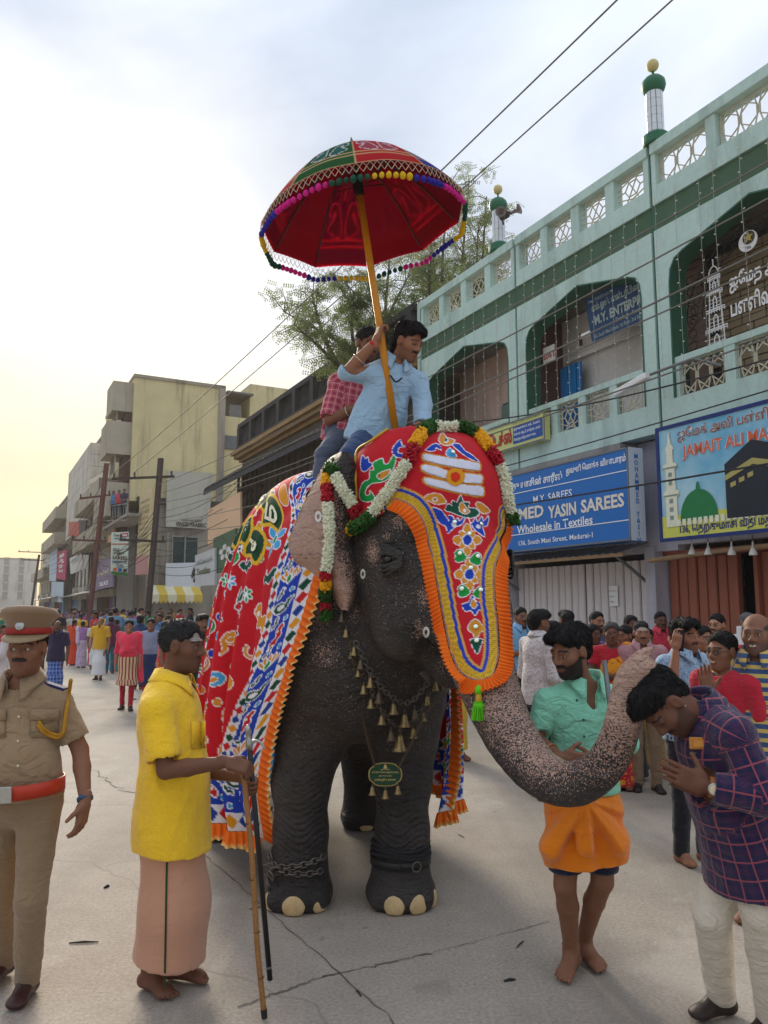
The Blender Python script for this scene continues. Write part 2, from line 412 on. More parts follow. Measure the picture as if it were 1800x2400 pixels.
def frame(fwd, up=(0, 0, 1)):
    """columns x (right), y (forward), z (up)"""
    y = unit(fwd); x = unit(np.cross(y, up)); return np.stack([x, y, np.cross(x, y)], 1)
def spline(P, n):
    """Catmull-Rom through the control points"""
    P = np.array(P, float); Q = np.vstack([2*P[0]-P[1], P, 2*P[-1]-P[-2]]); out = []
    for t in np.linspace(0, len(P)-1-1e-9, n):
        i = int(t); u = t-i; a, b, c, d = Q[i:i+4]
        out.append(.5*((2*b)+(c-a)*u+(2*a-5*b+4*c-d)*u*u+(3*b-a-3*c+d)*u**3))
    return np.array(out)
def inpoly(P, poly):
    x, y = P[:, 0], P[:, 1]; r = np.zeros(len(P), bool); n = len(poly)
    for i in range(n):
        (x1, y1), (x2, y2) = poly[i], poly[(i+1) % n]
        if y1 == y2: continue
        r ^= ((y1 > y) != (y2 > y)) & (x < (x2-x1)*(y-y1)/(y2-y1)+x1)
    return r
# ================================================================ THE STREET
def sroot(name, base, label, cat, group=None):
    o = empty(name, toW(base), TH); tag(o, label, cat, group); return o, tuple(base)
# ---- ground: one sheet to the horizon, worn concrete with slab joints
def ground_mat():
    t = NT('worn_concrete'); w = t.new('ShaderNodeNewGeometry').outputs['Position']
    big = t.noise(.35, 6, .62, vec=w); mid = t.noise(2.3, 6, .7, vec=w); fine = t.noise(55, 4, .7, vec=w); grit = t.voro(130, vec=w)
    c = t.mix(t.ramp(big, .32, .68), (.27, .232, .192), (.48, .42, .355))
    c = t.mix(t.ramp(mid, .35, .75, 0, .55), c, (.52, .465, .40))
    c = t.mix(t.ramp(fine, .35, .7, .0, .55), c, (.13, .115, .098))
    c = t.mix(t.ramp(grit, .02, .32, .45, 0), c, (.47, .44, .40))
    # stains: dark oily spots and pale spilled powder
    st = t.noise(1.1, 3, .5, vec=w, dist=1.2); c = t.mix(t.ramp(st, .66, .74, 0, .35), c, (.12, .10, .085))
    sp = t.noise(7, 2, .5, vec=w); c = t.mix(t.ramp(sp, .73, .78, 0, .4), c, (.07, .06, .05))
    # wheel-worn streaks along the street and dusty patches
    mp = t.new('ShaderNodeMapping'); mp.inputs['Rotation'].default_value = (0, 0, -TH); mp.inputs['Scale'].default_value = (1.3, .10, 1); t.link(w, mp.inputs[0]); tr_ = t.noise(1.0, 5, .65, vec=mp.outputs[0]); c = t.mix(t.ramp(tr_, .5, .72, 0, .4), c, (.19, .165, .14))
    du = t.noise(.8, 6, .7, vec=w, dist=.8); c = t.mix(t.ramp(du, .55, .75, 0, .5), c, (.55, .50, .44)); wp = t.noise(2.6, 4, .75, vec=w, dist=1.5); c = t.mix(t.ramp(wp, .70, .76, 0, .5), c, (.62, .60, .57))
    # hairline cracks
    ck = t.noise(.7, 3, .6, vec=w, out=1)
    va = t.new('ShaderNodeVectorMath', operation='ADD'); t.link(w, va.inputs[0]); t.link(ck, va.inputs[1])
    cr = t.voro(.21, vec=va.outputs[0], feature='DISTANCE_TO_EDGE'); crk = t.ramp(cr, .0, .003, .28, 0)
    c = t.mix(crk, c, (.07, .06, .05))
    t.bump(fine, .5, .006); t.bump(grit, .35, .005); t.bump(mid, .3, .02)
    return t.out(c, .88, 0, .25)
GM = ground_mat()
g = MB(); N = 24
def gz(x, y): return 0.0
xs = [-900, -200, -60, -20, 0, 20, 60, 200, 900]; ys = [-300, -60, -20, 0, 10, 20, 40, 90, 200, 500, 1500]
V = [(x, y, 0) for y in ys for x in xs]; F = [(j*len(xs)+i, j*len(xs)+i+1, (j+1)*len(xs)+i+1, (j+1)*len(xs)+i) for j in range(len(ys)-1) for i in range(len(xs)-1)]
g.add(V, F); tag(g.build('ground', GM), kind='structure')
# slab joints: shallow dark seams lying in the road, along and across the street
seam = mat('seam_dirt', (.15, .13, .11), .95, var=.5, vs=6)
def seam_obj(pts, w):
    P = [np.array(p, float) for p in pts]; V = []; F = []
    for i, p in enumerate(P):
        d = unit(P[min(i+1, len(P)-1)]-P[max(i-1, 0)]); nn = np.array([-d[1], d[0], 0]); k = w*(.2+.8*random.random())
        V += [p+nn*k/2, p-nn*k/2]
    for i in range(len(P)-1): F.append((2*i, 2*i+1, 2*i+3, 2*i+2))
    b = MB(); b.add(V, F); o = b.build('road_seam', seam); tag(o, kind='structure')
def jit(a, b, n=26, j=.006): return [lerp(a, b, t)+np.array([random.gauss(0, j), random.gauss(0, j), 0])+np.array([0, 0, .004]) for t in np.linspace(0, 1, n)]
seam_obj(jit(onground(430, 1960), onground(1010, 2470), 40), .011)
seam_obj(jit(onground(760, 2290), onground(1010, 2235), 26), .014)
seam_obj(jit(onground(560, 2360), onground(760, 2290), 20), .018)
seam_obj(jit(onground(200, 1795), onground(310, 1860), 18, .03), .014)
seam_obj(jit(onground(1010, 2235), onground(1290, 2160), 26), .007)
# ---- materials
MINT = mat('mint_paint', srgb(182, 207, 198), .75, var=.12, vs=1.4, dirt=.7, dcol=srgb(104, 116, 108), bump=.12, bs=60)
GREEN = mat('green_paint', srgb(66, 96, 70), .7, var=.16, vs=2, dirt=.3)
DGREEN = mat('dark_green_paint', srgb(56, 98, 78), .65, var=.2, vs=3)
LATT = mat('cream_lattice', srgb(196, 190, 168), .8, var=.15, vs=8)
LAV = mat('lavender_wall', srgb(188, 186, 196), .85, var=.12, vs=1, dirt=.5, dcol=srgb(110, 106, 104))
PINKW = mat('pinkish_wall', srgb(186, 160, 146), .85, var=.14, vs=1.1, dirt=.55, dcol=srgb(95, 82, 76))
MAROON = mat('maroon_wall', srgb(116, 84, 80), .85, var=.15, vs=1.5, dirt=.4)
WHITEW = mat('whitewash', srgb(216, 212, 206), .85, var=.12, vs=1.3, dirt=.5, dcol=srgb(120, 114, 106))
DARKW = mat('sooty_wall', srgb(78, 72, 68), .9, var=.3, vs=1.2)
BLUEP = mat('blue_shutter_paint', srgb(36, 118, 178), .5, var=.15, vs=3, dirt=.3, dcol=srgb(20, 60, 100))
STEEL = mat('grey_steel', srgb(120, 120, 122), .5, .5, var=.2, vs=6)
TILEW = mat('white_glazed_tile', srgb(214, 220, 226), .25, var=.06, vs=5, spec=.5)
CREAM = mat('cream_paint', srgb(206, 188, 128), .6, var=.1, vs=4)
CONC = mat('raw_concrete', srgb(150, 146, 138), .9, var=.22, vs=1.5, dirt=.6, dcol=srgb(70, 66, 62), bump=.3, bs=30)
BLACK = mat('black_rubber', (.018, .018, .02), .6, var=.2)
RUST = mat('rusty_iron', srgb(88, 58, 50), .85, .2, var=.35, vs=4, bump=.3, bs=50)
WOODD = mat('weathered_wood', srgb(92, 84, 74), .9, var=.35, vs=3, bump=.4, bs=25, dirt=.5)
TIN = mat('corrugated_tin', srgb(120, 118, 116), .6, .4, var=.3, vs=3, dirt=.5)
# ---------------------------------------------------------------- mint-green building
XF = 9.0; JOINT = [1.25, 4.7, 8.1, 11.55, 15.2]
mq, MO = sroot('arcaded_building', (9, 8, 0), 'mint green two-storey arcaded building with lattice parapet and small minarets', 'building')
def B(): return MB(MO)
def lattice(y0, y1, z0, z1, x, parent, kind=0):
    """geometric screen of bars: star of crossing diagonals inside a frame"""
    b = B(); w = .016; cy, cz = (y0+y1)/2, (z0+z1)/2; hy, hz_ = (y1-y0)/2, (z1-z0)/2
    P = lambda u, v: (x, cy+u*hy, cz+v*hz_)
    seg = []
    if kind == 0:
        seg = [((-.5, -1), (.5, 1)), ((.5, -1), (-.5, 1)), ((-1, .33), (.6, .9)), ((1, .33), (-.6, .9)), ((-1, -.33), (.6, -.9)), ((1, -.33), (-.6, -.9)),
               ((-.5, 0), (-.25, .45)), ((.5, 0), (.25, .45)), ((-.5, 0), (-.25, -.45)), ((.5, 0), (.25, -.45)), ((-.25, .45), (.25, .45)), ((-.25, -.45), (.25, -.45)),
               ((-1, -.97), (1, -.97)), ((-1, .97), (1, .97)), ((-.75, -1), (-.75, 1)), ((.75, -1), (.75, 1)), ((-1, 0), (-.5, 0)), ((.5, 0), (1, 0))]
    else:
        for c in (-.62, 0, .62):
            q = [(c+.3*math.cos(PI/3*i+PI/6), .62*math.sin(PI/3*i+PI/6)) for i in range(6)]
            seg += [(q[i], q[(i+1) % 6]) for i in range(6)]
            for i in range(6):
                d = (c+.33*math.cos(PI/3*i), 1.0*math.sin(PI/3*i)); seg.append((q[i], d)); seg.append((q[i-1], d))
        seg += [((-1, -.97), (1, -.97)), ((-1, .97), (1, .97)), ((-.97, -1), (-.97, 1)), ((.97, -1), (.97, 1))]
    for a, c in seg: b.bar(P(*a), P(*c), w, w, up=(1, 0, 0))
    return b.build('lattice_screen', LATT, parent)
# parapet, green band, fascia: one piece of each per bay so that seams show
for bi in range(4):
    y0, y1 = JOINT[bi]+.03, JOINT[bi+1]-.03
    b = B(); b.box(XF, XF+.22, y0, y1, 7.98, 8.28); b.build('parapet_base', MINT, mq)
    b = B(); b.box(XF-.03, XF+.25, y0, y1, 8.82, 9.0); b.build('parapet_rail', MINT, mq, bevel=.012)
    nb = 4 if bi != 1 else 3
    st = (y1-y0)/nb; pw = .2 if bi != 1 else .17
    for k in range(nb+1):
        c = y0+k*st; a0, a1 = max(y0, c-pw/2), min(y1, c+pw/2)
        b = B(); b.box(XF, XF+.2, a0, a1, 8.28, 8.82); b.build('parapet_post', MINT, mq)
    for k in range(nb): lattice(y0+k*st+pw/2, y0+(k+1)*st-pw/2, 8.28, 8.82, XF+.1, mq, 0 if bi != 1 else 1)
    b = B(); b.box(XF+.035, XF+.2, y0, y1, 7.56, 7.98); b.build('green_band', GREEN, mq)
    b = B(); b.box(XF, XF+.28, y0, y1, 4.38, 4.84); b.build('balcony_fascia', MINT, mq)
    # arch panel: piers + spandrel
    ya, yb = JOINT[bi]+.27, JOINT[bi+1]-.27; c = (ya+yb)/2
    s_ = lambda y: -y
    arch = [(ya, 6.62), (ya+.03, 6.84), (ya+.12, 6.98), (ya+.28, 7.05), (c, 7.36), (yb-.28, 7.05), (yb-.12, 6.98), (yb-.03, 6.84), (yb, 6.62)]
    for (p0, p1) in ((y0, ya), (yb, y1)):
        b = B(); b.box(XF, XF+.3, p0, p1, 4.84, 6.62); b.build('pier', MINT, mq)
    poly = [(-y1, 6.62), (-yb, 6.62)]+[(-y, z) for y, z in arch[::-1][1:]]+[(-y0, 6.62), (-y0, 7.56), (-y1, 7.56)]
    b = B(); b.prism(poly, (0, -1, 0), (0, 0, 1), (-1, 0, 0), (XF, 0, 0), -.3, 0); b.build('arch_panel', MINT, mq)
    # dark green reveal lining the arch
    b = B(); pth = [(ya, 4.84)]+arch+[(yb, 4.84)]
    for (ay, az), (by, bz) in zip(pth[:-1], pth[1:]):
        d = unit((0, by-ay, bz-az)); nrm = np.array([0, d[2], -d[1]])*.012
        m_ = np.array([XF+.16, (ay+by)/2, (az+bz)/2])+nrm
        b.obox(m_, (.17, 0, 0), (0, (by-ay)/2+.0, (bz-az)/2), nrm)
    b.build('arch_reveal', DGREEN, mq)
    # balustrade under the arch
    nb = 4 if bi != 1 else 3; st = (yb-ya)/nb
    b = B(); b.box(XF+.02, XF+.2, ya, yb, 5.36, 5.46); b.build('balustrade_rail', MINT, mq, bevel=.01)
    for k in range(nb+1):
        q = ya+k*st; b = B(); b.box(XF+.03, XF+.17, max(ya, q-.085), min(yb, q+.085), 4.84, 5.36); b.build('balustrade_post', MINT, mq)
    for k in range(nb): lattice(ya+k*st+.085, ya+(k+1)*st-.085, 4.84, 5.36, XF+.09, mq, 0 if bi != 1 else 1)
for y in JOINT:
    b = B(); b.box(XF+.04, XF+.3, y-.03, y+.03, 4.38, 8.98); b.build('joint_strip', DGREEN, mq)
b = B(); b.box(XF+.0, XF+.3, 15.23, 15.36, 0, 9.0); b.build('end_pier', MINT, mq)
# structure behind the arcade
b = B(); b.box(XF+.3, 10.6, 1.25, 15.2, 4.42, 4.62); b.build('balcony_floor', CONC, mq)
b = B(); b.box(XF+.3, 16, 1.25, 15.3, 7.6, 7.85); b.build('roof_slab', CONC, mq)
b = B(); b.box(XF+.3, 10.5, 1.25, 15.2, 7.42, 7.58); b.build('balcony_ceiling', mat('grey_ceiling', srgb(128, 122, 114), .9, var=.3, vs=1), mq)
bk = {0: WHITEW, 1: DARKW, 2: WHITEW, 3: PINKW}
for bi in range(4):
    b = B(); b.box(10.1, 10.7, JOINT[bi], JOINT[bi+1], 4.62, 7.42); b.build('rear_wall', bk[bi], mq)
    b = B(); b.box(XF+.3, 10.1, JOINT[bi]-.06, JOINT[bi]+.06, 4.62, 7.42); b.build('cross_wall', (MAROON if bi == 3 else WHITEW if bi != 2 else PINKW), mq)
b = B(); b.box(10.7, 16, 1.25, 1.4, 0, 7.6).box(10.7, 16, 15.05, 15.2, 0, 7.6).box(15.9, 16, 1.4, 15.05, 0, 7.6); b.build('outer_wall', WHITEW, mq)
b = B(); b.box(16, 15.9, 1.3, 15.2, 7.85, 8.6); b.build('rear_parapet', MINT, mq)
# bay with brick wall behind a grille
bw = empty('brick_wall', parent=mq)
BRK = mat('buff_brick', srgb(172, 154, 124), .9, var=.2, vs=3, bump=.3, bs=50)
b = MB(); b.box(-.02, .02, -.195, .195, -.08, .08); bme = b.mesh('brick'); bme.materials.append(BRK)
for r_ in range(14):
    z = 4.84+.18*r_
    for k in range(9):
        y = 4.95+.41*k+(.2 if r_ % 2 else 0)
        if y > 7.95: continue
        o = link('brick', bme, bw); o.location = (10.07-MO[0], y-MO[1], z-MO[2])
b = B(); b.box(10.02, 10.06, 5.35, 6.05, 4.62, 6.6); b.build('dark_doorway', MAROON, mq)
# ornamental grille with lettering in that bay
GRW = mat('white_enamel', srgb(226, 226, 224), .5, var=.05)
gp = empty('ornamental_grille', parent=mq); gx = XF+.34
b = B()
for z in np.arange(5.5, 7.2, .105): b.bar((gx, 4.98, z), (gx, 7.82, z), .008, .008)
b.build('grille_rod', BLACK, gp)
b = B()
for q in np.linspace(0, PI, 22):        # arch of scrolls
    cy, cz = 6.4+1.28*math.cos(q), 6.05+1.0*math.sin(q); b.torus((gx, cy, cz), .07, .009, ax=(1, 0, 0), n=10, k=4)
for rr in (1.14, 1.42):
    b.tube([(gx, 6.4+rr*math.cos(q), 6.05+rr*.8*math.sin(q)) for q in np.linspace(0, PI, 24)], .011, 5)
for z in np.arange(5.5, 6.8, .17): b.torus((gx, 7.72, z), .07, .009, ax=(1, 0, 0), n=10, k=4)
b.build('grille_scroll', BLACK, gp)
def minaret_grille(y, s, z0=5.47):
    b = B(); x = gx-.03
    def seg(a, c, w=.013): b.bar((x, y+a[0]*s, z0+a[1]*s), (x, y+c[0]*s, z0+c[1]*s), w, w, up=(1, 0, 0))
    tiers = [(0, .14, .3), (.32, .12, .28), (.62, .10, .26), (.9, .08, .2)]
    for z, w, h in tiers:
        seg((-w, z), (-w*.9, z+h)); seg((w, z), (w*.9, z+h)); seg((-w*.3, z+.02), (-w*.3, z+h*.6)); seg((w*.3, z+.02), (w*.3, z+h*.6)); seg((-w*.3, z+h*.6), (0, z+h*.8)); seg((w*.3, z+h*.6), (0, z+h*.8))
        for k in range(4): seg((-w*1.1, z+h*.2*k), (w*1.1, z+h*.2*k), .007)
        zz_ = z+h
        seg((-w*1.35, zz_), (w*1.35, zz_)); seg((-w*1.35, zz_+.035), (w*1.35, zz_+.035))
        for k in np.linspace(-1.35, 1.35, 8): seg((w*k, zz_-.03), (w*k, zz_+.035), .009)
    q = [(.085*math.cos(a), 1.14+.15*math.sin(a)) for a in np.linspace(0, PI, 9)]
    for a, c in zip(q[:-1], q[1:]): seg(a, c)
    seg((0, 1.29), (0, 1.40)); b.build('minaret_outline', GRW, gp)
minaret_grille(7.28, .98); minaret_grille(5.78, 1.18)
text('ஜமேத அலி', GRW, gp, (gx-.04, 7.02, 6.20), WALLX, height=.30, width=.92, bold=.028, off=MO)
text('பளளிவாசல்', GRW, gp, (gx-.04, 7.02, 5.86), WALLX, height=.27, width=1.0, bold=.028, off=MO)
b = B(); b.lathe((gx-.035, 6.68, 6.86), [(.001, 0), (.15, 0), (.15, .012), (.001, .012)], 20, axis=(-1, 0, 0)); b.build('emblem_disc', GRW, gp)
b = B(); b.lathe((gx-.05, 6.66, 6.90), [(.001, 0), (.095, 0), (.095, .008), (.001, .008)], 18, axis=(-1, 0, 0)); b.build('emblem_hollow', mat('emblem_olive', srgb(70, 66, 48), .8), gp)
stp = [(((.085, .036)[i % 2])*math.sin(PI*i/5), ((.085, .036)[i % 2])*math.cos(PI*i/5)) for i in range(10)][::-1]
b = B(); b.prism(stp, (0, -1, 0), (0, 0, 1), (-1, 0, 0), (gx-.06, 6.66, 6.90), 0, .006); b.build('emblem_star', mat('emblem_gold', srgb(178, 160, 96), .6), gp)
text('786', BLACK, gp, (gx-.05, 6.735, 6.735), WALLX, height=.05, off=MO)
# middle bay contents
b = B()
for k in range(6): b.box(10.04, 10.08, 8.3+.19*k, 8.3+.19*k+.17, 5.0, 6.5)
b.build('plank_screen', WHITEW, mq)
b = B(); b.box(10.0, 10.04, 8.2, 11.3, 6.52, 6.6); b.build('wall_ledge', WHITEW, mq)
def blue_door(y0, y1, x, z0, z1):
    d = empty('folding_shutter', parent=mq); n = 5; w = (y1-y0)/n
    for k in range(n):
        b = B(); b.box(x-(.02 if k % 2 else 0), x+.03, y0+k*w+.004, y0+(k+1)*w-.004, z0, z1); b.build('slat', BLUEP, d)
blue_door(10.72, 11.3, 9.85, 4.62, 6.38); blue_door(11.66, 12.42, 9.75, 4.62, 6.35)
b = B(); b.box(9.42, 9.45, 10.95, 11.28, 6.42, 6.72); b.build('small_plate', WHITEW, mq)
text('மஸ்', mat('sign_red', srgb(176, 30, 34), .6), mq, (9.415, 11.25, 6.48), WALLX, height=.16, bold=.02, off=MO)
# left bay: shop front with doorway, dark alley
b = B(); b.box(9.95, 10.05, 11.6, 13.5, 4.62, 7.42); b.build('shop_front', PINKW, mq)
b = B(); b.box(9.91, 9.95, 12.42, 13.25, 4.62, 6.15); b.build('shop_doorway', BLACK, mq)  # black slab stands in for the unlit room inside
b = B(); b.box(9.87, 9.91, 12.95, 13.25, 4.62, 6.1); b.build('door_leaf', mat('greenish_glass', srgb(92, 110, 100), .3, var=.2), mq)
for i_, ch in enumerate(('தி', 'ன்')):
    text(ch, mat('sign_red', (1, 0, 0)), mq, (9.865, 13.2, 5.35-.38*i_), WALLX, height=.24, bold=.03, off=MO)
b = B(); b.box(13.9, 10.5, 13.5, 15.2, 4.62, 5.6); b.build('stained_wall', CONC, mq)
def tube_light(y0, y1, x, z):
    o, of = sroot('tube_light', (x, (y0+y1)/2, z), 'white fluorescent tube fitting on a bracket', 'lamp'); b = MB(of)
    b.box(x, x+.04, y0, y1, z+.03, z+.08); b.build('fitting', GRW, o)
    b = MB(of); b.tube([(x-.01, y0, z), (x-.01, y1, z)], .016, 8); b.build('tube', GRW, o)
    b = MB(of); b.box(x-.02, x+.04, y1, y1+.03, z-.12, z+.1); b.build('bracket', RUST, o); return o
o = tube_light(11.72, 12.75, 9.9, 6.62); o['label'] = 'white fluorescent tube on the pink wall above the blue shutter'
o = tube_light(9.0, 10.15, 9.35, 6.55); o['label'] = 'white fluorescent tube hung across the dark blue board'
# ground floor
b = B(); b.box(9.35, 9.6, 8.2, 13.4, 2.62, 4.38).box(9.35, 9.6, 1.25, 8.2, 2.7, 4.38); b.build('shop_lintel_wall', LAV, mq)
b = B(); b.box(9.3, 9.9, 8.62, 8.82, 0, 2.7); b.build('shop_pillar', LAV, mq)
b = B(); b.box(9.3, 9.9, 12.45, 15.2, 0, 4.38); b.build('shop_side_wall', LAV, mq)
b = B(); b.box(8.95, 9.35, 8.9, 13.2, 4.25, 4.36); b.build('sunshade_slab', CONC, mq)
SHW = mat('white_shutter_paint', srgb(206, 198, 196), .6, var=.08, vs=2, dirt=.4, dcol=srgb(128, 112, 102))
SHB = mat('brown_shutter_paint', srgb(150, 88, 68), .6, var=.12, vs=2, dirt=.35, dcol=srgb(84, 50, 42))
def slat_mesh(w, h, m):
    b = MB(); p = [(-w/2, 0), (-w/2+.012, -.028), (-w*.2, -.04), (w*.2, -.04), (w/2-.012, -.028), (w/2, 0)]
    b.prism(p, (0, 1, 0), (1, 0, 0), (0, 0, 1), (0, 0, 0), 0, h); me = b.mesh('slat'); me.materials.append(m); return me
def shutter(y0, y1, x, h, n, m):
    d = empty('folding_shutter', parent=mq); w = (y1-y0)/n; me = slat_mesh(w-.012, h, m)
    for k in range(n):
        o = link('slat', me, d); o.location = (x-MO[0]+(.012 if k % 2 else 0), y0+(k+.5)*w-MO[1], .02-MO[2]); o.rotation_euler[2] = random.uniform(-.05, .05)
    b = B(); b.box(x+.03, x+.08, y0, y1, 0, h); b.build('shutter_backing', BLACK, d)
shutter(10.5, 12.42, 9.6, 2.5, 11, SHW); shutter(8.84, 10.47, 9.6, 2.5, 9, SHW)
shutter(7.36, 8.6, 9.6, 2.5, 7, SHB); shutter(5.3, 7.0, 9.6, 2.5, 9, SHB); shutter(1.3, 5.2, 9.6, 2.5, 20, SHB)
for y in (7.02, 7.34): 
    b = B(); b.box(9.5, 9.6, y-.03, y+.03, 0, 2.55); b.build('door_post', SHB, mq)
b = B(); b.box(9.9, 10.0, 6.9, 7.5, 0, 2.6); b.build('dark_interior', BLACK, mq)  # black panel stands in for the shade inside the open doorway
b = B(); b.box(9.48, 9.62, 4.9, 8.62, 2.53, 2.62); b.build('door_head', SHB, mq)
b = B(); b.lathe((9.52, 10.48, 1.35), [(.02, -.05), (.03, 0), (.02, .05)], 8); b.build('padlock', RUST, mq)
pn, of = sroot('paper_notice', (9.53, 9.75, 1.95), 'small white paper notice pasted on the white folding shutter', 'notice')
b = MB(of); b.box(9.53, 9.535, 9.66, 9.86, 1.78, 2.12); b.build('sheet', GRW, pn)
for i_, l in enumerate(('இங்கு நிறுத்த', 'வேண்டாம்', 'கடை')): text(l, BLACK, pn, (9.526, 9.85, 2.02-.09*i_), WALLX, width=.17-.03*i_, off=of)
# tin awning over the white shutters
aw, of = sroot('tin_awning', (9.2, 10.8, 2.6), 'rusty corrugated tin awning on struts above the white shutters', 'awning')
P = []; F = []; nn = 80
for i in range(nn+1):
    y = 8.75+4.2*i/nn; z = .02*math.sin(i*1.9)
    P += [(8.72, y, 2.60+z), (9.38, y, 2.78+z)]
b = MB(of); b.add(P, [(2*i, 2*i+1, 2*i+3, 2*i+2) for i in range(nn)]); b.build('tin_sheet', TIN, aw)
b = MB(of); b.bar((8.74, 8.7, 2.56), (8.74, 12.9, 2.56), .05, .05); b.build('front_rail', mat('bamboo', srgb(150, 122, 92), .8, var=.3, vs=5), aw)
for y in (8.9, 12.3):
    b = MB(of); b.bar((8.78, y, 2.55), (9.5, y, 2.1), .04, .04); b.build('strut', STEEL, aw)
# minarets on the parapet
def minaret(y, name):
    m_ = empty('minaret', parent=mq); x = 9.12
    b = B(); b.lathe((x, y, 9.0), [(.20, 0), (.21, .03), (.21, .15), (.17, .19)], 20); b.build('base', mat('bottle_green', srgb(42, 104, 74), .5, var=.15), m_, smooth=False)
    b = B(); b.lathe((x, y, 9.18), [(.118, 0), (.118, .72)], 20); b.build('shaft', STEEL, m_)
    tb = MB(); tb.box(-.006, .006, -.034, .034, -.068, .068); tme = tb.mesh('tile'); tme.materials.append(TILEW)
    for k in range(10):
        for r_ in range(5):
            q = 2*PI*k/10; o = link('tile', tme, m_); o.location = (x+.123*math.cos(q)-MO[0], y+.123*math.sin(q)-MO[1], 9.26+.142*r_-MO[2]); o.rotation_euler[2] = q
    b = B(); b.lathe((x, y, 9.90), [(.11, 0), (.17, .06), (.19, .13), (.18, .2), (.13, .26), (.05, .3), (.02, .31), (.02, .42)], 22); b.build('dome', mat('bottle_green', (0, 0, 0)), m_, smooth=True)
    b = B(); b.lathe((x, y, 10.29), [(.01, 0)]+[(.098*math.sin(q), .1-.1*math.cos(q)) for q in np.linspace(.25, PI-.05, 10)], 16); b.build('finial_ball', CREAM, m_, smooth=True)
minaret(8.05, 'a'); minaret(12.22, 'b')
def horn(c, d, label):
    o, of = sroot('horn_speaker', c, label, 'loudspeaker'); b = MB(of)
    b.lathe(c, [(.025, -.08), (.03, 0), (.04, .08), (.075, .15), (.11, .18), (.105, .175), (.06, .12), (.015, .05)], 18, axis=d); b.build('horn', mat('grey_horn', srgb(128, 118, 116), .5, var=.2), o, smooth=True)
    b = MB(of); b.lathe(c, [(.055, -.22), (.06, -.2), (.06, -.1), (.05, -.08)], 12, axis=d); b.build('driver', DARKW, o)
    b = MB(of); b.bar(c, (9.12, 12.05, c[2]), .03, .03); b.build('bracket', RUST, o)
horn((8.85, 11.75, 9.55), (-.6, -.7, -.15), 'grey horn loudspeaker facing the street beside the farther minaret'); horn((9.3, 12.0, 9.82), (.3, -.8, .1), 'grey horn loudspeaker pointing away above the other horn')
# ---------------------------------------------------------------- signs on that building
BLUES = mat('sign_blue', srgb(26, 106, 184), .45, var=.05, vs=1); SWHITE = mat('sign_white', srgb(232, 236, 240), .5, var=.03)
sg, of = sroot('shop_sign', (8.6, 10.6, 2.8), 'large blue lit-box signboard for sarees with white lettering', 'sign')
x0 = 8.55; c0 = planeX(1471, 1047, x0); c1 = planeX(1480, 1266, x0); yR, zT, zB = c0[1], c0[2], c1[2]; yL = yR+4.15
b = MB(of); b.box(x0, x0+.3, yR, yL, zB, zT); b.build('box', BLUES, sg)
b = MB(of); b.box(x0, x0+.3, yR-.006, yR-.002, zB, zT); b.build('side_panel', mat('sign_pale', srgb(196, 208, 220), .5, var=.04), sg)
b = MB(of); d_ = .025; b.box(x0-.012, x0, yR, yL, zT-d_, zT).box(x0-.012, x0, yR, yL, zB, zB+d_).box(x0-.012, x0, yR, yR+d_, zB, zT).box(x0-.012, x0, yL-d_, yL, zB, zT); b.build('trim', STEEL, sg)
b = MB(of)
for z in (zB+.30, zT-.36): b.box(x0-.008, x0-.004, yR+.03, yL-.03, z, z+.014)
b.build('rule', SWHITE, sg)
def stext(s_, px, py, h, w=None, bold=.02, m=SWHITE, al='l', x=x0-.008):
    p = planeX(px, py, x); text(s_, m, sg, p, WALLX, height=h, width=w, bold=bold, off=of, align=al)
pw_ = lambda a, b, x=x0-.008: planeX(a[0], a[1], x)[1]-planeX(b[0], b[1], x)[1]
stext('முகம்மது யாசின் சாரீஸ்', 1318, 1130, .20, 1.95, .03, al='r'); stext('ஜவுளி மொத்த வியாபாரம்', 1327, 1117, .16, 1.33, .03)
def wtext(s_, x0_, y0_, x1_, h, bold, m=SWHITE):
    p, q = planeX(x0_, y0_, x0-.008), planeX(x1_, y0_, x0-.008); text(s_, m, sg, p, WALLX, height=h, width=p[1]-q[1], bold=bold, off=of)
SCR = mat('sign_cream', srgb(226, 220, 206), .5)
wtext('SAREES', 1362, 1203, 1464, .215, .03, SCR); wtext('YASIN', 1285, 1216, 1351, .215, .03, SCR); wtext('MOHAMMED', 1117, 1236, 1275, .215, .03, SCR)
wtext('M.Y. SAREES', 1250, 1180, 1341, .125, .012); wtext('Wholesale in Textiles', 1212, 1252, 1390, .145, .018); wtext('136, South Masi Street, Madurai-1', 1216, 1281, 1390, .10, .012)
for i_, ch in enumerate('MOHAMMED YASIN'):
    if ch != ' ': text(ch, BLUES, sg, (x0+.15, yR-.012, zT-.17-.098*i_), WALLY, height=.075, bold=.02, off=of, align='c')
# mosque billboard with pictures
bb, of = sroot('picture_billboard', (8.7, 6.4, 2.7), 'sky blue picture billboard with green dome, black cube and lettering', 'sign')
x1 = 8.7; c0 = planeX(1537, 1005, x1); c1 = planeX(1560, 1270, x1); yA, zA, zC = c0[1], c0[2], c1[2]; yZ = yA-4.3
def skyprint():
    t = NT('billboard_sky_print'); n = t.noise(1.2, 4, .6); c = t.mix(t.ramp(n, .35, .7), srgb(96, 172, 206), srgb(176, 212, 222)); return t.out(c, .5)
b = MB(of); b.box(x1, x1+.05, yZ, yA, zC, zA); b.build('panel', skyprint(), bb)
b = MB(of); f_ = .05; NV = mat('navy_frame', srgb(24, 44, 110), .5)
b.box(x1-.02, x1, yZ, yA, zA-f_, zA).box(x1-.02, x1, yZ, yA, zC, zC+f_).box(x1-.02, x1, yA-f_, yA, zC+f_, zA-f_).box(x1-.02, x1, yZ, yZ+f_, zC+f_, zA-f_); b.build('border', NV, bb)
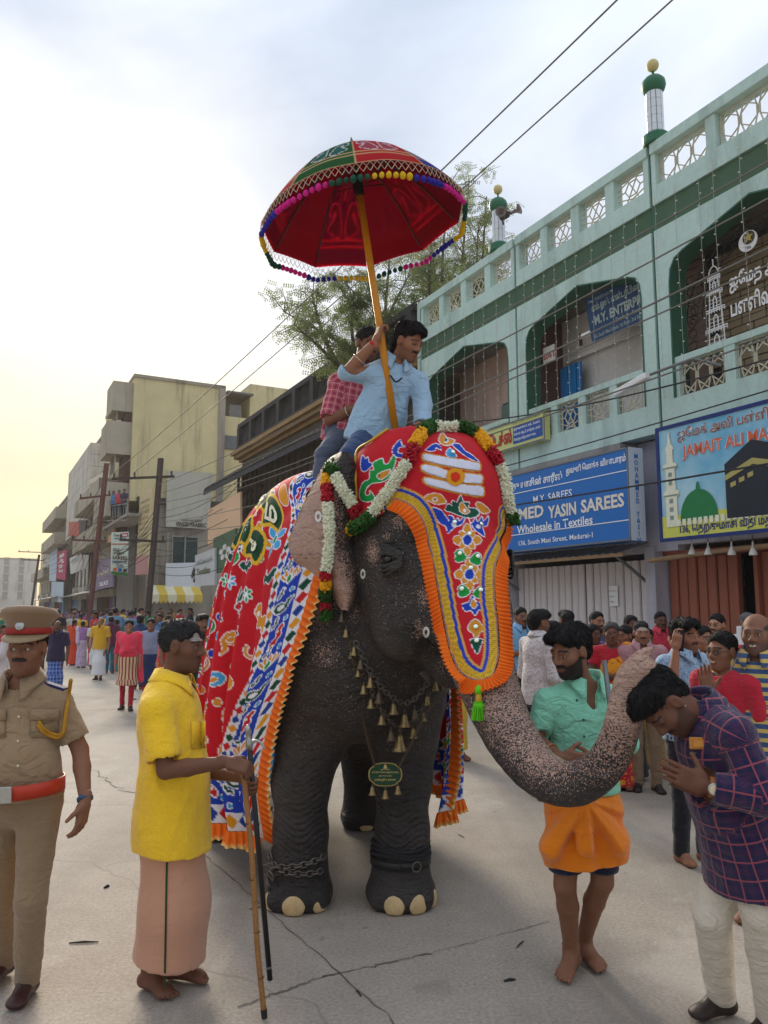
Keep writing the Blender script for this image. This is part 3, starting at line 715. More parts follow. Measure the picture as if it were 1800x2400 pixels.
b = MB(of); b.box(x1-.006, x1-.002, yZ+f_, yA-f_, zC+f_, zC+.36); b.build('caption_strip', mat('yellow_strip', srgb(206, 208, 92), .5, var=.05), bb)
NAVYT = mat('navy_ink', srgb(20, 36, 110), .5); ORT = mat('orange_ink', srgb(214, 100, 66), .5)
def btext(s_, px, py, h, w, bold, m, dx=.012):
    p = planeX(px, py, x1-dx); text(s_, m, bb, p, WALLX, height=h, width=w, bold=bold, off=of)
btext('136, தெற்குமாசி வீதி மதுரை-1', 1594, 1257, .17, 1.75, .028, NAVYT)
btext('ஜமேத் அலி பள்ளிவாசல்', 1588, 1038, .2, 1.95, .04, SWHITE, .008); btext('ஜமேத் அலி பள்ளிவாசல்', 1588, 1038, .2, 1.95, .012, mat('clay_ink', srgb(150, 88, 66), .5))
jw = (planeX(1600, 1081, x1)[1]-planeX(1800, 1040, x1)[1])*17/13.6; btext('JAMAIT ALI MASJID', 1600, 1081, .22, jw, .05, SWHITE, .008); btext('JAMAIT ALI MASJID', 1600, 1081, .22, jw, .018, ORT)
def bpt(px, py, d=.01): return planeX(px, py, x1-d)
# printed minaret, dome, cube
b = MB(of); c = bpt(1577, 1235); sc_ = 1.0
prof = [(.10, 0), (.10, .42), (.14, .44), (.14, .50), (.085, .52), (.08, .82), (.12, .84), (.12, .9), (.06, .92), (.055, 1.1), (.08, 1.12), (.03, 1.2), (.005, 1.38)]
poly = [(-r_, h) for r_, h in prof][::-1]; poly = [(r_, h) for r_, h in prof]+[(-r_, h) for r_, h in prof[::-1]]
b.prism(poly, (0, -1, 0), (0, 0, 1), (-1, 0, 0), c, 0, .006); b.build('printed_tower', mat('tower_print', srgb(226, 226, 202), .6, var=.15, vs=12), bb)
b = MB(of)
for h in (.46, .86): b.box(c[0]-.012, c[0]-.007, c[1]-.13, c[1]+.13, c[2]+h-.02, c[2]+h)
for h in (.1, .22, .34, .6, .72): b.box(c[0]-.012, c[0]-.007, c[1]-.03, c[1]+.03, c[2]+h, c[2]+h+.06)
b.build('tower_detail', mat('tower_shade', srgb(128, 150, 140), .6), bb)
c = bpt(1639, 1217); b = MB(of); poly = [(.31, 0)]+[(.31*math.cos(q), .02+.4*math.sin(q)) for q in np.linspace(.1, PI/2-.12, 7)]+[(.012, .52)]; poly = poly+[(-a, h) for a, h in poly[::-1]]
b.prism(poly, (0, -1, 0), (0, 0, 1), (-1, 0, 0), c, 0, .006); b.build('printed_dome', mat('dome_print', srgb(28, 122, 66), .5, var=.2, vs=5), bb)
b = MB(of)
for i_ in range(18): b.box(c[0]-.008, c[0]-.004, c[1]+.55-.09*i_-.06, c[1]+.55-.09*i_, c[2]-.06, c[2]+.03)
b.build('printed_arcade', mat('tower_print', (1, 1, 1)), bb)
c = bpt(1705, 1215, .016); b = MB(of); b.prism([(0, 0), (1.0, -.02), (1.0, .78), (.42, .98), (0, .72)], (0, -1, 0), (0, 0, 1), (-1, 0, 0), c, 0, .004); b.build('printed_cube', mat('cube_print', srgb(26, 34, 44), .5, var=.2), bb)
b = MB(of); b.prism([(0, .50), (.42, .66), (1.0, .5), (1.0, .58), (.42, .74), (0, .57)], (0, -1, 0), (0, 0, 1), (-1, 0, 0), c, .005, .008)
for k in range(3): b.prism([(.08+.13*k, .40+.045*k), (.16+.13*k, .42+.045*k), (.16+.13*k, .48+.045*k), (.08+.13*k, .46+.045*k)], (0, -1, 0), (0, 0, 1), (-1, 0, 0), c, .005, .008)
b.build('printed_band', mat('gold_print', srgb(178, 166, 96), .5), bb)
# small yellow sign and the tilted dark-blue board upstairs
ys, of = sroot('yellow_sign', (8.8, 12.2, 4.2), 'pale yellow shop sign with red Tamil word and blue panel', 'sign')
x2 = 8.85; a = planeX(1276, 962, x2); c = planeX(1276, 1035, x2); yr = a[1]; z1_, z0_ = planeX(1276, 962, x2)[2], planeX(1276, 1030, x2)[2]
b = MB(of); b.box(x2, x2+.12, yr, yr+1.75, z0_, z1_); b.build('panel', mat('lime_yellow', srgb(198, 204, 130), .5, var=.06), ys)
b = MB(of); b.box(x2-.012, x2, yr, yr+1.75, z1_-.03, z1_).box(x2-.012, x2, yr, yr+1.75, z0_, z0_+.03).box(x2-.012, x2, yr, yr+.03, z0_+.03, z1_-.03); b.build('trim', STEEL, ys)
hgt = z1_-z0_
b = MB(of); b.box(x2-.008, x2-.002, yr+.06, yr+.92, z0_+.08, z0_+hgt*.78); b.build('blue_panel', mat('panel_blue', srgb(30, 78, 156), .5), ys)
for i_, l in enumerate(('நிறுவனங்கள், சர்ட், பேண்ட்', 'லோயர், நைட்டி, சுடிதார், டாப்ஸ்', 'மொத்த விற்பனை கடை')): text(l, SWHITE, ys, (x2-.012, yr+.89, z0_+hgt*(.60-.19*i_)), WALLX, height=.075, width=.78-.12*(i_ == 2), bold=.02, off=of)
text('டெக்ஸ்', mat('sign_red', (1, 0, 0)), ys, (x2-.012, yr+1.70, z0_+.12), WALLX, height=hgt*.58, width=.74, bold=.045, off=of)
text('மெட்டீரியல்ஸ் 98421', mat('olive_ink', srgb(96, 108, 60), .6), ys, (x2-.012, yr+.92, z0_+hgt*.84), WALLX, height=.06, width=.8, off=of)
db, of = sroot('hanging_board', (9.3, 9.4, 5.9), 'dark blue board hung aslant under the arch with pale lettering', 'sign')
x3 = 9.32; A, Bq, Cq, Dq = [planeX(px, py, x3) for px, py in ((1370, 703), (1508, 634), (1512, 748), (1388, 805))]
b = MB(of); V = [A, Bq, Cq, Dq]; b.add([p+np.array([dx, 0, 0]) for dx in (0, .04) for p in V], [(3, 2, 1, 0), (4, 5, 6, 7), (0, 1, 5, 4), (1, 2, 6, 5), (2, 3, 7, 6), (3, 0, 4, 7)]); b.build('panel', mat('deep_blue_board', srgb(18, 58, 96), .5, var=.15), db)
def quadwarp(u0, v0, u1, v1, al=None):
    def w(co):
        u = u0+(u1-u0)*co[:, 0]/co[:, 0].max(); v = v0+(v1-v0)*co[:, 1]/co[:, 1].max()
        P = ((1-u)*(1-v))[:, None]*Dq+(u*(1-v))[:, None]*Cq+(u*v)[:, None]*Bq+((1-u)*v)[:, None]*A
        return P-np.array([.01, 0, 0])-np.array(of)
    return w
PALE = mat('pale_ink', srgb(150, 164, 158), .6)
for l, q, bo in (('Tin : 33655163191', (.05, .86, .5, .93), .01), ('எம்.ஓய். என்டர்பிரை', (.1, .60, .97, .83), .03), ('M.Y. ENTERPRI', (.12, .34, .99, .55), .04), ('Deals in : Sarees', (.5, .2, .98, .3), .015), ('136, South Masi Street, 1st Floor, 2nd Shop', (.06, .04, .97, .15), .012)):
    text(l, PALE, db, (0, 0, 0), WALLX, height=1, bold=bo, off=of, warp=quadwarp(*q))
# pole with hanging bundles over the brown shutters
hp, of = sroot('bamboo_pole', (8.9, 7, 2.55), 'bamboo pole slung below the picture billboard', 'pole'); b = MB(of)
b.tube([(8.9, 8.35, 2.45), (8.9, 7, 2.52), (8.9, 4.6, 2.58)], .035, 8); b.build('cane', mat('bamboo', (1, 1, 1)), hp)
for i_, px in enumerate((1622, 1660, 1715, 1765)):
    p = planeX(px, 1290, 8.88); o, of = sroot('cloth_bundle', p, 'small pale cloth bundle hanging from the bamboo pole, %s from the pillar' % ('first', 'second', 'third', 'fourth')[i_], 'bundle', 'cloth bundles on the bamboo pole')
    b = MB(of); b.lathe(p, [(.01, .12), (.012, .06), (.05, -.03), (.055, -.06), (.03, -.05)], 9); b.build('wrap', WHITEW, o)
    b = MB(of); b.tube([p+np.array([0, 0, .1]), p+np.array([0, 0, .26])], .006, 4); b.build('string', BLACK, o)
# festoon lights: vertical strands down the facade
BULB = mat('clear_bulb', srgb(226, 224, 214), .25, var=.05, spec=.6); WIREW = mat('pale_wire', srgb(168, 168, 156), .6)
wb = MB(); wb.tube([(0, 0, 0), (.01, .015, -.9), (0, -.01, -1.9), (.01, 0, -3.1)], .0036, 4); wme = wb.mesh('wire'); wme.materials.append(WIREW)
bb_ = MB()
for k in range(17):
    z = -.1-.18*k; s_ = (-1)**k; bb_.lathe((0, s_*.02, z), [(.003, -.014), (.008, -.007), (.009, .007), (.003, .017)], 5, axis=(0, s_, .25))
bme_ = bb_.mesh('bulb_row'); bme_.materials.append(BULB)
def nth(i, w='counted from the right'): return '%d%s %s' % (i+1, 'th' if 10 <= i % 100 <= 12 else {1: 'st', 2: 'nd', 3: 'rd'}.get((i+1) % 10, 'th'), w)
yy = 5.2; k = 0
while yy < 15.0:
    o = empty('festoon_strand', toW((8.93, yy, 8.05+random.uniform(-.12, .15))), TH+random.uniform(-.2, .2)); o.scale[2] = random.uniform(.93, 1.06)
    tag(o, 'thin strand of tiny unlit bulbs down the mint facade, %s' % nth(k), 'string light', 'festoon strands on the mint facade')
    link('wire', wme, o); link('bulb_row', bme_, o)['kind'] = 'stuff'; yy += random.uniform(.24, .46); k += 1
# ---------------------------------------------------------------- old dark timber building next door
ob, OO = sroot('timber_house', (9, 22, 0), 'old dark timber-fronted house with balustraded roof and deep eave', 'building')
def O(): return MB(OO)
SOOT = mat('sooty_plaster', srgb(58, 56, 56), .9, var=.3, vs=1.4, dirt=.3); OCH = mat('ochre_cornice', srgb(150, 120, 78), .85, var=.25, vs=1.6, dirt=.5)
b = O(); b.box(9.1, 16, 15.4, 29.4, 0, 7.5); b.build('wall', WOODD, ob)
b = O()
for i_, (dx, z0, z1) in enumerate(((.12, 7.5, 7.62), (.3, 7.62, 7.76), (.42, 7.76, 7.9))): b.box(9.1-dx, 9.4, 15.4, 29.4+dx*.6, z0, z1)
b.build('cornice', OCH, ob)
b = O(); b.box(8.85, 9.35, 15.4, 29.5, 7.9, 8.1); b.build('roof_kerb', SOOT, ob)
b = O(); b.box(8.9, 9.3, 15.4, 29.5, 8.88, 9.04); b.build('balustrade_cap', SOOT, ob)
for k in range(10):
    y = 15.6+1.53*k; b = O(); b.box(8.88, 9.32, y-.14, y+.14, 8.1, 8.88); b.build('pedestal', SOOT, ob)
b = MB(); b.lathe((0, 0, 0), [(.05, 0), (.085, .1), (.09, .28), (.05, .46), (.04, .6), (.07, .7), (.07, .78)], 8); blme = b.mesh('baluster'); blme.materials.append(SOOT)
for k in range(9):
    for j in range(6):
        o = link('baluster', blme, ob); o.location = (9.1-OO[0], 15.6+1.53*k+.26+.2*j-OO[1], 8.1)
# deep lower eave
P = []; F = []; nn = 140
for i in range(nn+1):
    y = 15.4+15.4*i/nn; zo = .025*math.sin(i*1.7); P += [(7.95, y, 6.55+zo), (9.15, y, 7.35+zo), (7.95, y, 6.47+zo), (9.15, y, 7.27+zo)]
for i in range(nn): a = 4*i; F += [(a, a+4, a+5, a+1), (a+2, a+3, a+7, a+6), (a, a+2, a+6, a+4)]
b = O(); b.add(P, F); b.build('eave_sheet', mat('blackened_tin', srgb(52, 50, 50), .95, 0, var=.3, vs=3, spec=.1), ob)
b = O(); b.box(7.93, 7.97, 15.4, 30.8, 6.30, 6.46); b.build('eave_board', mat('tarred_board', srgb(62, 62, 66), .9, var=.3), ob)
for k in range(26):
    y = 15.7+.56*k
    b = O(); b.box(9.02, 9.1, y-.05, y+.05, 3.9, 7.2); b.build('post', WOODD, ob)
    if k < 25:
        pn_ = empty('shutter_panel', parent=ob)
        for j in range(6):
            b = O(); b.obox((9.07, y+.28, 4.6+.36*j), (.012, 0, .03), (0, .2, 0), (.03, 0, .15)); b.build('louvre', WOODD, pn_)
b = O(); b.box(8.6, 9.1, 15.4, 29.6, 3.3, 3.8); b.build('floor_beam', WOODD, ob)
b = O(); b.box(8.85, 9.1, 16.2, 19.4, 6.9, 7.45); b.build('blue_screen', mat('blue_tarpaulin', srgb(96, 110, 122), .8, var=.4, vs=6), ob)
for k in range(7):
    y0 = 15.5+2*k; b = O(); b.box(9.04, 9.09, y0, y0+1.8, 0, 2.7); b.build('shop_shutter', (STEEL, BLUEP, WHITEW)[k % 3], ob)
pl, of = sroot('wall_plant', (8.8, 19.2, 8.2), 'small leafy fig plant rooted in the sooty balustrade', 'plant')
# boards on it
def board(name, px, X, label, m, letters=(), th=.08, trim=None):
    P = [planeX(a, c, X) for a, c in px]; c = sum(P)/4; o, of = sroot(name, c, label, 'sign'); b = MB(of)
    b.add([p+np.array([dx, 0, 0]) for dx in (0, th) for p in P], [(3, 2, 1, 0), (4, 5, 6, 7), (0, 1, 5, 4), (1, 2, 6, 5), (2, 3, 7, 6), (3, 0, 4, 7)]); b.build('panel', m, o)
    for s_, (u0, v0, u1, v1), bo, tm in letters:
        def w(co, u0=u0, v0=v0, u1=u1, v1=v1):
            u = u0+(u1-u0)*co[:, 0]/max(co[:, 0].max(), 1e-6); v = v0+(v1-v0)*co[:, 1]/max(co[:, 1].max(), 1e-6)
            return ((1-u)*(1-v))[:, None]*P[3]+(u*(1-v))[:, None]*P[2]+(u*v)[:, None]*P[1]+((1-u)*v)[:, None]*P[0]-np.array([.02, 0, 0])-np.array(of)
        text(s_, tm, o, (0, 0, 0), WALLX, height=1, bold=bo, off=of, warp=w)
    return o
board('blank_board', [(487, 1196), (563, 1152), (563, 1250), (487, 1280)], 8.2, 'blank peach-coloured hoarding on the old timber house', mat('peach_board', srgb(222, 184, 148), .55, var=.06, vs=.6))
board('green_board', [(500, 1262), (552, 1238), (552, 1330), (500, 1345)], 8.1, 'dark green board below the blank peach hoarding', mat('board_green', srgb(62, 98, 70), .6, var=.2), [('✿', (.3, .3, .8, .7), 0, WHITEW)])
board('shop_board', [(457, 1302), (503, 1284), (503, 1371), (457, 1374)], 8.0, 'pale signboard with purple edge low on the timber house', mat('board_pale', srgb(196, 198, 200), .6, var=.1), [('கணேஷ்', (.1, .6, .9, .82), .02, PALE), ('Textiles', (.1, .34, .8, .54), .02, mat('olive_ink', (0, 0, 0)))])
# ---------------------------------------------------------------- yellow building with the bare side wall
yb_, YO = sroot('yellow_building', (8, 48, 0), 'tall stained yellow building with stacked concrete balconies', 'building')
def Yb(): return MB(YO)
def stained(name, col, dcol):
    t = NT(name); n = t.noise(.5, 6, .65); c = t.mix(t.ramp(n, .3, .7), tuple(x*.78 for x in col), col)
    s1 = t.noise(.9, 6, .7, stretch=(1.3, 1.3, .12)); c = t.mix(t.ramp(s1, .50, .74, 0, .85), c, dcol)
    s2 = t.noise(.35, 5, .7, stretch=(1, 1, .7)); c = t.mix(t.ramp(s2, .62, .72, 0, .5), c, tuple(x*.6 for x in col))
    t.bump(t.noise(6, 5, .7), .3, .03); return t.out(c, .92, 0, .2)
YEL = stained('stained_yellow_plaster', srgb(214, 200, 154), srgb(98, 90, 72)); GRY = stained('stained_grey_plaster', srgb(160, 152, 138), srgb(66, 62, 56)); PALEW = stained('stained_white_plaster', srgb(200, 196, 186), srgb(120, 114, 104))
b = Yb(); b.box(7.9, 13.5, 48, 60, 8.2, 16.0); b.build('upper_wall', YEL, yb_)
b = Yb(); b.box(13.5, 18.5, 48.3, 60, 8.2, 14.2); b.build('side_block', YEL, yb_)
b = Yb(); b.box(15.6, 20, 49, 58, 14.2, 16.8); b.build('stair_room', YEL, yb_)
b = Yb(); b.box(13.9, 15.7, 48.5, 55, 15.9, 16.0).box(14.2, 15.0, 49, 51, 14.2, 15.2); b.build('tin_lean_to', TIN, yb_)
b = Yb(); b.box(13.2, 13.62, 47.9, 48, 8.2, 16.1).box(7.85, 13.6, 47.9, 60, 15.9, 16.1); b.build('coping', GRY, yb_)
b = Yb(); b.box(9.0, 20, 48.05, 60, 0, 8.2); b.build('lower_wall', GRY, yb_)
b = Yb(); b.box(8.3, 20, 47.8, 48.2, 8.1, 8.45); b.build('ledge', mat('mossy_ledge', srgb(70, 68, 58), .95, var=.4, vs=2), yb_)
b = Yb(); b.box(13.4, 15.6, 48.2, 48.29, 12.0, 12.9); b.build('patch', mat('cement_patch', srgb(104, 106, 106), .95, var=.2), yb_)
b = Yb(); b.box(9.9, 13.2, 47.92, 48.05, 3.9, 4.0).box(10.2, 10.3, 47.95, 48.05, 3.9, 6.5); b.build('window_ledge', CONC, yb_)
w_ = empty('window', parent=yb_)
b = Yb(); b.box(10.55, 12.1, 48.0, 48.06, 4.1, 6.1); b.build('pane', mat('dark_teal_glass', srgb(40, 58, 58), .25, var=.3), w_)
b = Yb(); b.box(10.5, 12.15, 47.94, 48.0, 6.1, 6.2).box(10.5, 12.15, 47.94, 48.0, 4.0, 4.1).box(11.28, 11.36, 47.96, 48.0, 4.1, 6.1).box(10.5, 10.57, 47.94, 48, 4.1, 6.1).box(12.08, 12.15, 47.94, 48, 4.1, 6.1); b.build('frame', CONC, w_)
# balconies on the street front
BALC = stained('stained_balcony', srgb(176, 168, 150), srgb(96, 88, 78))
for (z0, z1, x, y1) in ((13.9, 15.6, 6.7, 50.8), (11.2, 13.1, 6.5, 51.2), (7.4, 9.3, 6.6, 54)):
    bc = empty('balcony', parent=yb_)
    b = Yb(); b.box(x, x+.15, 48.3, y1, z0, z1).box(x+.15, 7.9, 48.3, 48.45, z0, z1).box(x, 7.9, 48.3, y1, z0-.15, z0); b.build('parapet', BALC, bc)
    b = Yb(); b.box(7.5, 7.9, 48.4, 50, z0-2.2, z0-.15); b.build('opening', mat('dark_brown_grill', srgb(84, 60, 52), .8, var=.3), bc)
    b = Yb()
    for k in range(5): b.box(7.0, 7.06, 48.5+.4*k, 48.6+.4*k, z0-1.2, z0-.15)
    b.build('rail', GRY, bc)
def yboard(name, q, Y, label, m, letters=()):
    P = [planeY(a, c, Y) for a, c in q]; c = sum(P)/4; o, of = sroot(name, c, label, 'sign'); b = MB(of)
    b.add([p+np.array([0, dy, 0]) for dy in (0, .1) for p in P], [(3, 2, 1, 0), (4, 5, 6, 7), (0, 1, 5, 4), (1, 2, 6, 5), (2, 3, 7, 6), (3, 0, 4, 7)]); b.build('panel', m, o)
    for s_, (u0, v0, u1, v1), bo, tm in letters:
        def w(co, u0=u0, v0=v0, u1=u1, v1=v1):
            u = u0+(u1-u0)*co[:, 0]/max(co[:, 0].max(), 1e-6); v = v0+(v1-v0)*co[:, 1]/max(co[:, 1].max(), 1e-6)
            return ((1-u)*(1-v))[:, None]*P[3]+(u*(1-v))[:, None]*P[2]+(u*v)[:, None]*P[1]+((1-u)*v)[:, None]*P[0]-np.array([0, .03, 0])-np.array(of)
        text(s_, tm, o, (0, 0, 0), WALLY, height=1, bold=bo, off=of, warp=w)
    return o
yboard('fabric_hoarding', [(392, 1103), (502, 1109), (487, 1240), (389, 1234)], 47.6, 'tall faded grey-white hoarding of a fabric dealer', mat('faded_hoarding', srgb(176, 174, 160), .8, var=.1, vs=.5, dirt=.3), [('VINOD FAABRIC', (.22, .02, .95, .10), .03, DARKW), ('Authorised Dealer', (.35, .115, .85, .16), .01, DARKW)])
yboard('white_hoarding', [(389, 1320), (470, 1318), (470, 1390), (388, 1388)], 47.5, 'plain white hoarding above the yellow striped awning', mat('white_hoarding', srgb(206, 210, 216), .7, var=.06), [('♞', (.72, .35, .95, .85), 0, BLACK)])
sa, of = sroot('striped_awning', (11, 46.6, 2.4), 'yellow and cream striped shop awning with scalloped edge', 'awning')
pL, pR = planeY(352, 1400, 46.5), planeY(475, 1400, 46.5); n_ = 12; YST, CST = mat('awning_yellow', srgb(206, 178, 76), .8), mat('awning_cream', srgb(216, 210, 180), .8)
for k in range(n_):
    a, c = lerp(pL, pR, k/n_), lerp(pL, pR, (k+1)/n_); m_ = (a+c)/2
    V = [a+np.array([0, 1.2, .75]), c+np.array([0, 1.2, .75]), c+np.array([0, 0, .15]), c+np.array([0, 0, -.2]), m_+np.array([0, 0, -.36]), a+np.array([0, 0, -.2]), a+np.array([0, 0, .15])]
    V2 = [v+np.array([0, .03, -.02]) for v in V]
    b = MB(of); b.add(V+V2, [(0, 6, 2, 1), (6, 5, 4, 3, 2), (7, 8, 9, 13), (13, 9, 10, 11, 12)]); b.build('stripe', YST if (k//2) % 2 else CST, sa)
sp_, of = sroot('shop_panel_sign', (8, 40, 4), 'tall cream panel sign with rows of print and pink foot', 'sign')
P = [planeX(a, c, 7.6) for a, c in ((328, 1152), (354, 1140), (345, 1350), (318, 1347))]; P = [planeX(328, 1155, 7.6), planeX(356, 1140, 7.6), planeX(346, 1345, 7.6), planeX(318, 1348, 7.6)]
b = MB(of); b.add([p+np.array([dx, 0, 0]) for dx in (0, .3) for p in P], [(3, 2, 1, 0), (4, 5, 6, 7), (0, 1, 5, 4), (1, 2, 6, 5), (2, 3, 7, 6), (3, 0, 4, 7)]); b.build('panel', mat('panel_cream', srgb(196, 180, 136), .7, var=.08), sp_)
b = MB(of); Q = [lerp(P[0], P[3], .78), lerp(P[1], P[2], .78), P[2], P[3]]; b.add([p+np.array([dx, 0, 0]) for dx in (-.03, 0) for p in Q], [(3, 2, 1, 0), (4, 5, 6, 7), (0, 1, 5, 4), (1, 2, 6, 5), (2, 3, 7, 6), (3, 0, 4, 7)]); b.build('pink_foot', mat('panel_pink', srgb(186, 134, 134), .7), sp_)
for k in range(9):
    v = .16+.065*k
    for s_ in range(2):
        pass
    a, c = lerp(lerp(P[0], P[3], v), lerp(P[1], P[2], v), .12), lerp(lerp(P[0], P[3], v), lerp(P[1], P[2], v), .88)
    text(('டிசைனர் சேலைகள்', 'பட்டுப்புடவை', 'SILK SAREES', 'காட்டன் சேலை', 'மொத்தம்')[k % 5], mat('brown_ink', srgb(140, 122, 86), .8), sp_, (0, 0, 0), WALLX, height=1, bold=.01, off=of,
         warp=lambda co, a=a, c=c: lerp(a, c, .0)+(c-a)*(co[:, :1]/co[:, 0].max())+np.array([0, 0, .22])*(co[:, 1:2]/co[:, 1].max())-np.array([.02, 0, 0])-np.array(of))
yt, of = sroot('saree_sign', (6.9, 42, 4), 'upright pale green sign reading sarees, nightys, tops', 'sign')
P = [planeY(a, c, 40) for a, c in ((262, 1248), (302, 1246), (299, 1350), (260, 1346))]
def yq(P, v0, v1, m, nm):
    Q = [lerp(P[0], P[3], v0), lerp(P[1], P[2], v0), lerp(P[1], P[2], v1), lerp(P[0], P[3], v1)]; b = MB(of)
    dy = -.0 if nm == 'panel' else -.02
    b.add([p+np.array([0, d, 0]) for d in (dy, dy+.12 if nm == 'panel' else dy+.015) for p in Q], [(3, 2, 1, 0), (4, 5, 6, 7), (0, 1, 5, 4), (1, 2, 6, 5), (2, 3, 7, 6), (3, 0, 4, 7)]); b.build(nm, m, yt)
yq(P, 0, 1, mat('mint_panel', srgb(196, 208, 190), .6), 'panel'); yq(P, .93, 1.0, mat('panel_green', srgb(52, 110, 52), .6), 'green_foot'); yq(P, .27, .29, mat('sign_red', (1, 0, 0)), 'red_rule')
for s_, u0, v0, u1, v1, m_ in (('You', .1, .10, .42, .04, BLACK), ('Tube', .5, .10, .9, .04, SWHITE), ('94432 50760', .15, .17, .85, .13, NAVYT), ('SILK', .1, .45, .5, .38, BLACK), ('JOINT', .1, .53, .8, .46, RUST), ('SAREES', .06, .64, .95, .56, RUST), ('NIGHTYS', .08, .73, .92, .67, NAVYT), ('TOPS', .3, .81, .72, .755, NAVYT)):
    if s_ == 'Tube':
        b = MB(of); Q = [lerp(lerp(P[0], P[3], v), lerp(P[1], P[2], v), u) for u, v in ((.47, .03), (.95, .03), (.95, .115), (.47, .115))]; b.add([q+np.array([0, -.025, 0]) for q in Q], [(3, 2, 1, 0)]); b.build('red_badge', mat('sign_red', (1, 0, 0)), yt)
    a, c, d = [lerp(lerp(P[0], P[3], v), lerp(P[1], P[2], v), u) for u, v in ((u0, v0), (u1, v0), (u0, v1))]
    text(s_, m_, yt, (0, 0, 0), WALLY, height=1, bold=.03, off=of, warp=lambda co, a=a, c=c, d=d: a+(c-a)*(co[:, :1]/co[:, 0].max())+(d-a)*(co[:, 1:2]/co[:, 1].max())-np.array([0, .04, 0])-np.array(of))
for k, m_ in enumerate(('orange_ink', 'panel_blue', 'black_rubber')):
    a, c = [lerp(lerp(P[0], P[3], v), lerp(P[1], P[2], v), u) for u, v in ((.12+.3*k, .92), (.34+.3*k, .84))]
    b = MB(of); b.box(a[0], c[0], a[1]-.03, a[1]-.02, a[2], c[2]); b.build('printed_garment', _mats[m_], yt)
# ---------------------------------------------------------------- row of buildings down the street
def row_building(name, x, y0, y1, h, m, label, floors, winm=None, balc=None, depth=8, clad=None):
    o, of = sroot(name, (x, (y0+y1)/2, 0), label, 'building'); b = MB(of); b.box(x, x+depth, y0, y1, 0, h); b.build('wall', m, o)
    b = MB(of); b.box(x-.1, x+depth+.1, y0-.1, y1+.1, h, h+.25); b.build('roof_kerb', GRY, o)
    fh = (h-3.0)/max(floors, 1); n = max(2, int((y1-y0)/2.6)); st = (y1-y0)/n; wm = winm or mat('dark_window', srgb(58, 62, 66), .3, var=.4, vs=2)
    for f in range(floors):
        z = 3.2+fh*f
        for k in range(n):
            y = y0+(k+.5)*st
            w_ = empty('window', parent=o); b = MB(of); b.box(x-.03, x+.02, y-.5, y+.5, z+.6, z+1.9); b.build('pane', wm, w_)
            if (k+f) % 3 == 1: b = MB(of); b.box(x-.4, x-.14, y-.4, y+.3, z-.1, z+.42); b.build('air_conditioner', PALEW, o)
            b = MB(of); b.box(x-.08, x, y-.58, y+.58, z+1.9, z+2.0).box(x-.14, x, y-.62, y+.62, z+.5, z+.6).box(x-.05, x-.03, y-.03, y+.03, z+.6, z+1.9); b.build('frame', CONC, w_)
        for sx in range(int(depth//3)):       # windows on the end wall
            xx = x+1.6+3*sx; w_ = empty('window', parent=o); b = MB(of); b.box(xx-.5, xx+.5, y0-.03, y0+.02, z+.6, z+1.9); b.build('pane', wm, w_)
            b = MB(of); b.box(xx-.6, xx+.6, y0-.14, y0, z+1.95, z+2.05).box(xx-.6, xx+.6, y0-.1, y0, z+.5, z+.6); b.build('frame', CONC, w_)
        if balc and f in balc:
            bc = empty('balcony', parent=o); b = MB(of); b.box(x-1.4, x, y0, y1, z-.15, z).box(x-1.4, x-1.28, y0, y1, z, z+1.05).box(x-1.28, x, y0, y0+.12, z, z+1.05); b.build('parapet', BALC, bc)
    sh = [STEEL, BLUEP, mat('purple_shutter', srgb(72, 56, 124), .6, var=.2), RUST, DARKW]
    for k in range(n):
        y = y0+k*st; b = MB(of); b.box(x-.06, x-.01, y+.15, y+st-.15, 0, 2.5); b.build('shop_shutter', sh[(k+int(y0)) % 5], o)
    b = MB(of); V = [(x-1.5, y0+.2, 2.75), (x-1.5, y1-.2, 2.75), (x, y1-.2, 3.15), (x, y0+.2, 3.15)]; b.add(V+[(a, c, z-.05) for a, c, z in V], [(0, 1, 2, 3), (7, 6, 5, 4), (0, 4, 5, 1)]); b.build('awning', TIN, o)
    for y in (y0+.3, y1-.4): b = MB(of); b.tube([(x-.12, y, 0), (x-.12, y, h)], .07, 6); b.build('drain_pipe', GRY, o)
    if clad:
        for k in range(clad):
            z0 = h-.4-(k+1)*(h*.44/clad); b = MB(of); b.box(x-.9, x+depth*.35, y0-.12, y0, z0+.03, z0+h*.44/clad); b.build('cladding_board', PALEW, o)
            b = MB(of); b.box(x-.9, x-.8, y0, y1, z0+.03, z0+h*.44/clad); b.build('cladding_board', PALEW, o)
    return o
HZW = mat('hazed_window', srgb(140, 142, 140), .5, var=.3)  # far panes greyed: distance haze put into their colour
row_building('sign_fronted_building', 8.0, 52, 66, 11.8, PALEW, 'pale building with long lettered fascia and people on its balcony', 3, balc=(1, 2))
row_building('clad_building', 8.6, 67, 84, 15.8, PALEW, 'building with white horizontal cladding boards and a red panel', 4, clad=7, depth=9)
row_building('corner_building', 8.2, 86, 104, 13.6, GRY, 'grey building with box balconies and magenta vertical banner', 4, balc=(2, 3))
row_building('narrow_building', 8.6, 105, 128, 10.5, PALEW, 'narrow pale building farther down behind the magenta banner', 3, balc=(1,))
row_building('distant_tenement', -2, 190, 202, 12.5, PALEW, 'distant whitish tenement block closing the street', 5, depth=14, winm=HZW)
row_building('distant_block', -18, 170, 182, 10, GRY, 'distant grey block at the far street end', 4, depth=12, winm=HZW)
row_building('distant_low_block', -34, 160, 175, 11, PALEW, 'low distant pale block at the far street end', 3, depth=14, winm=HZW)
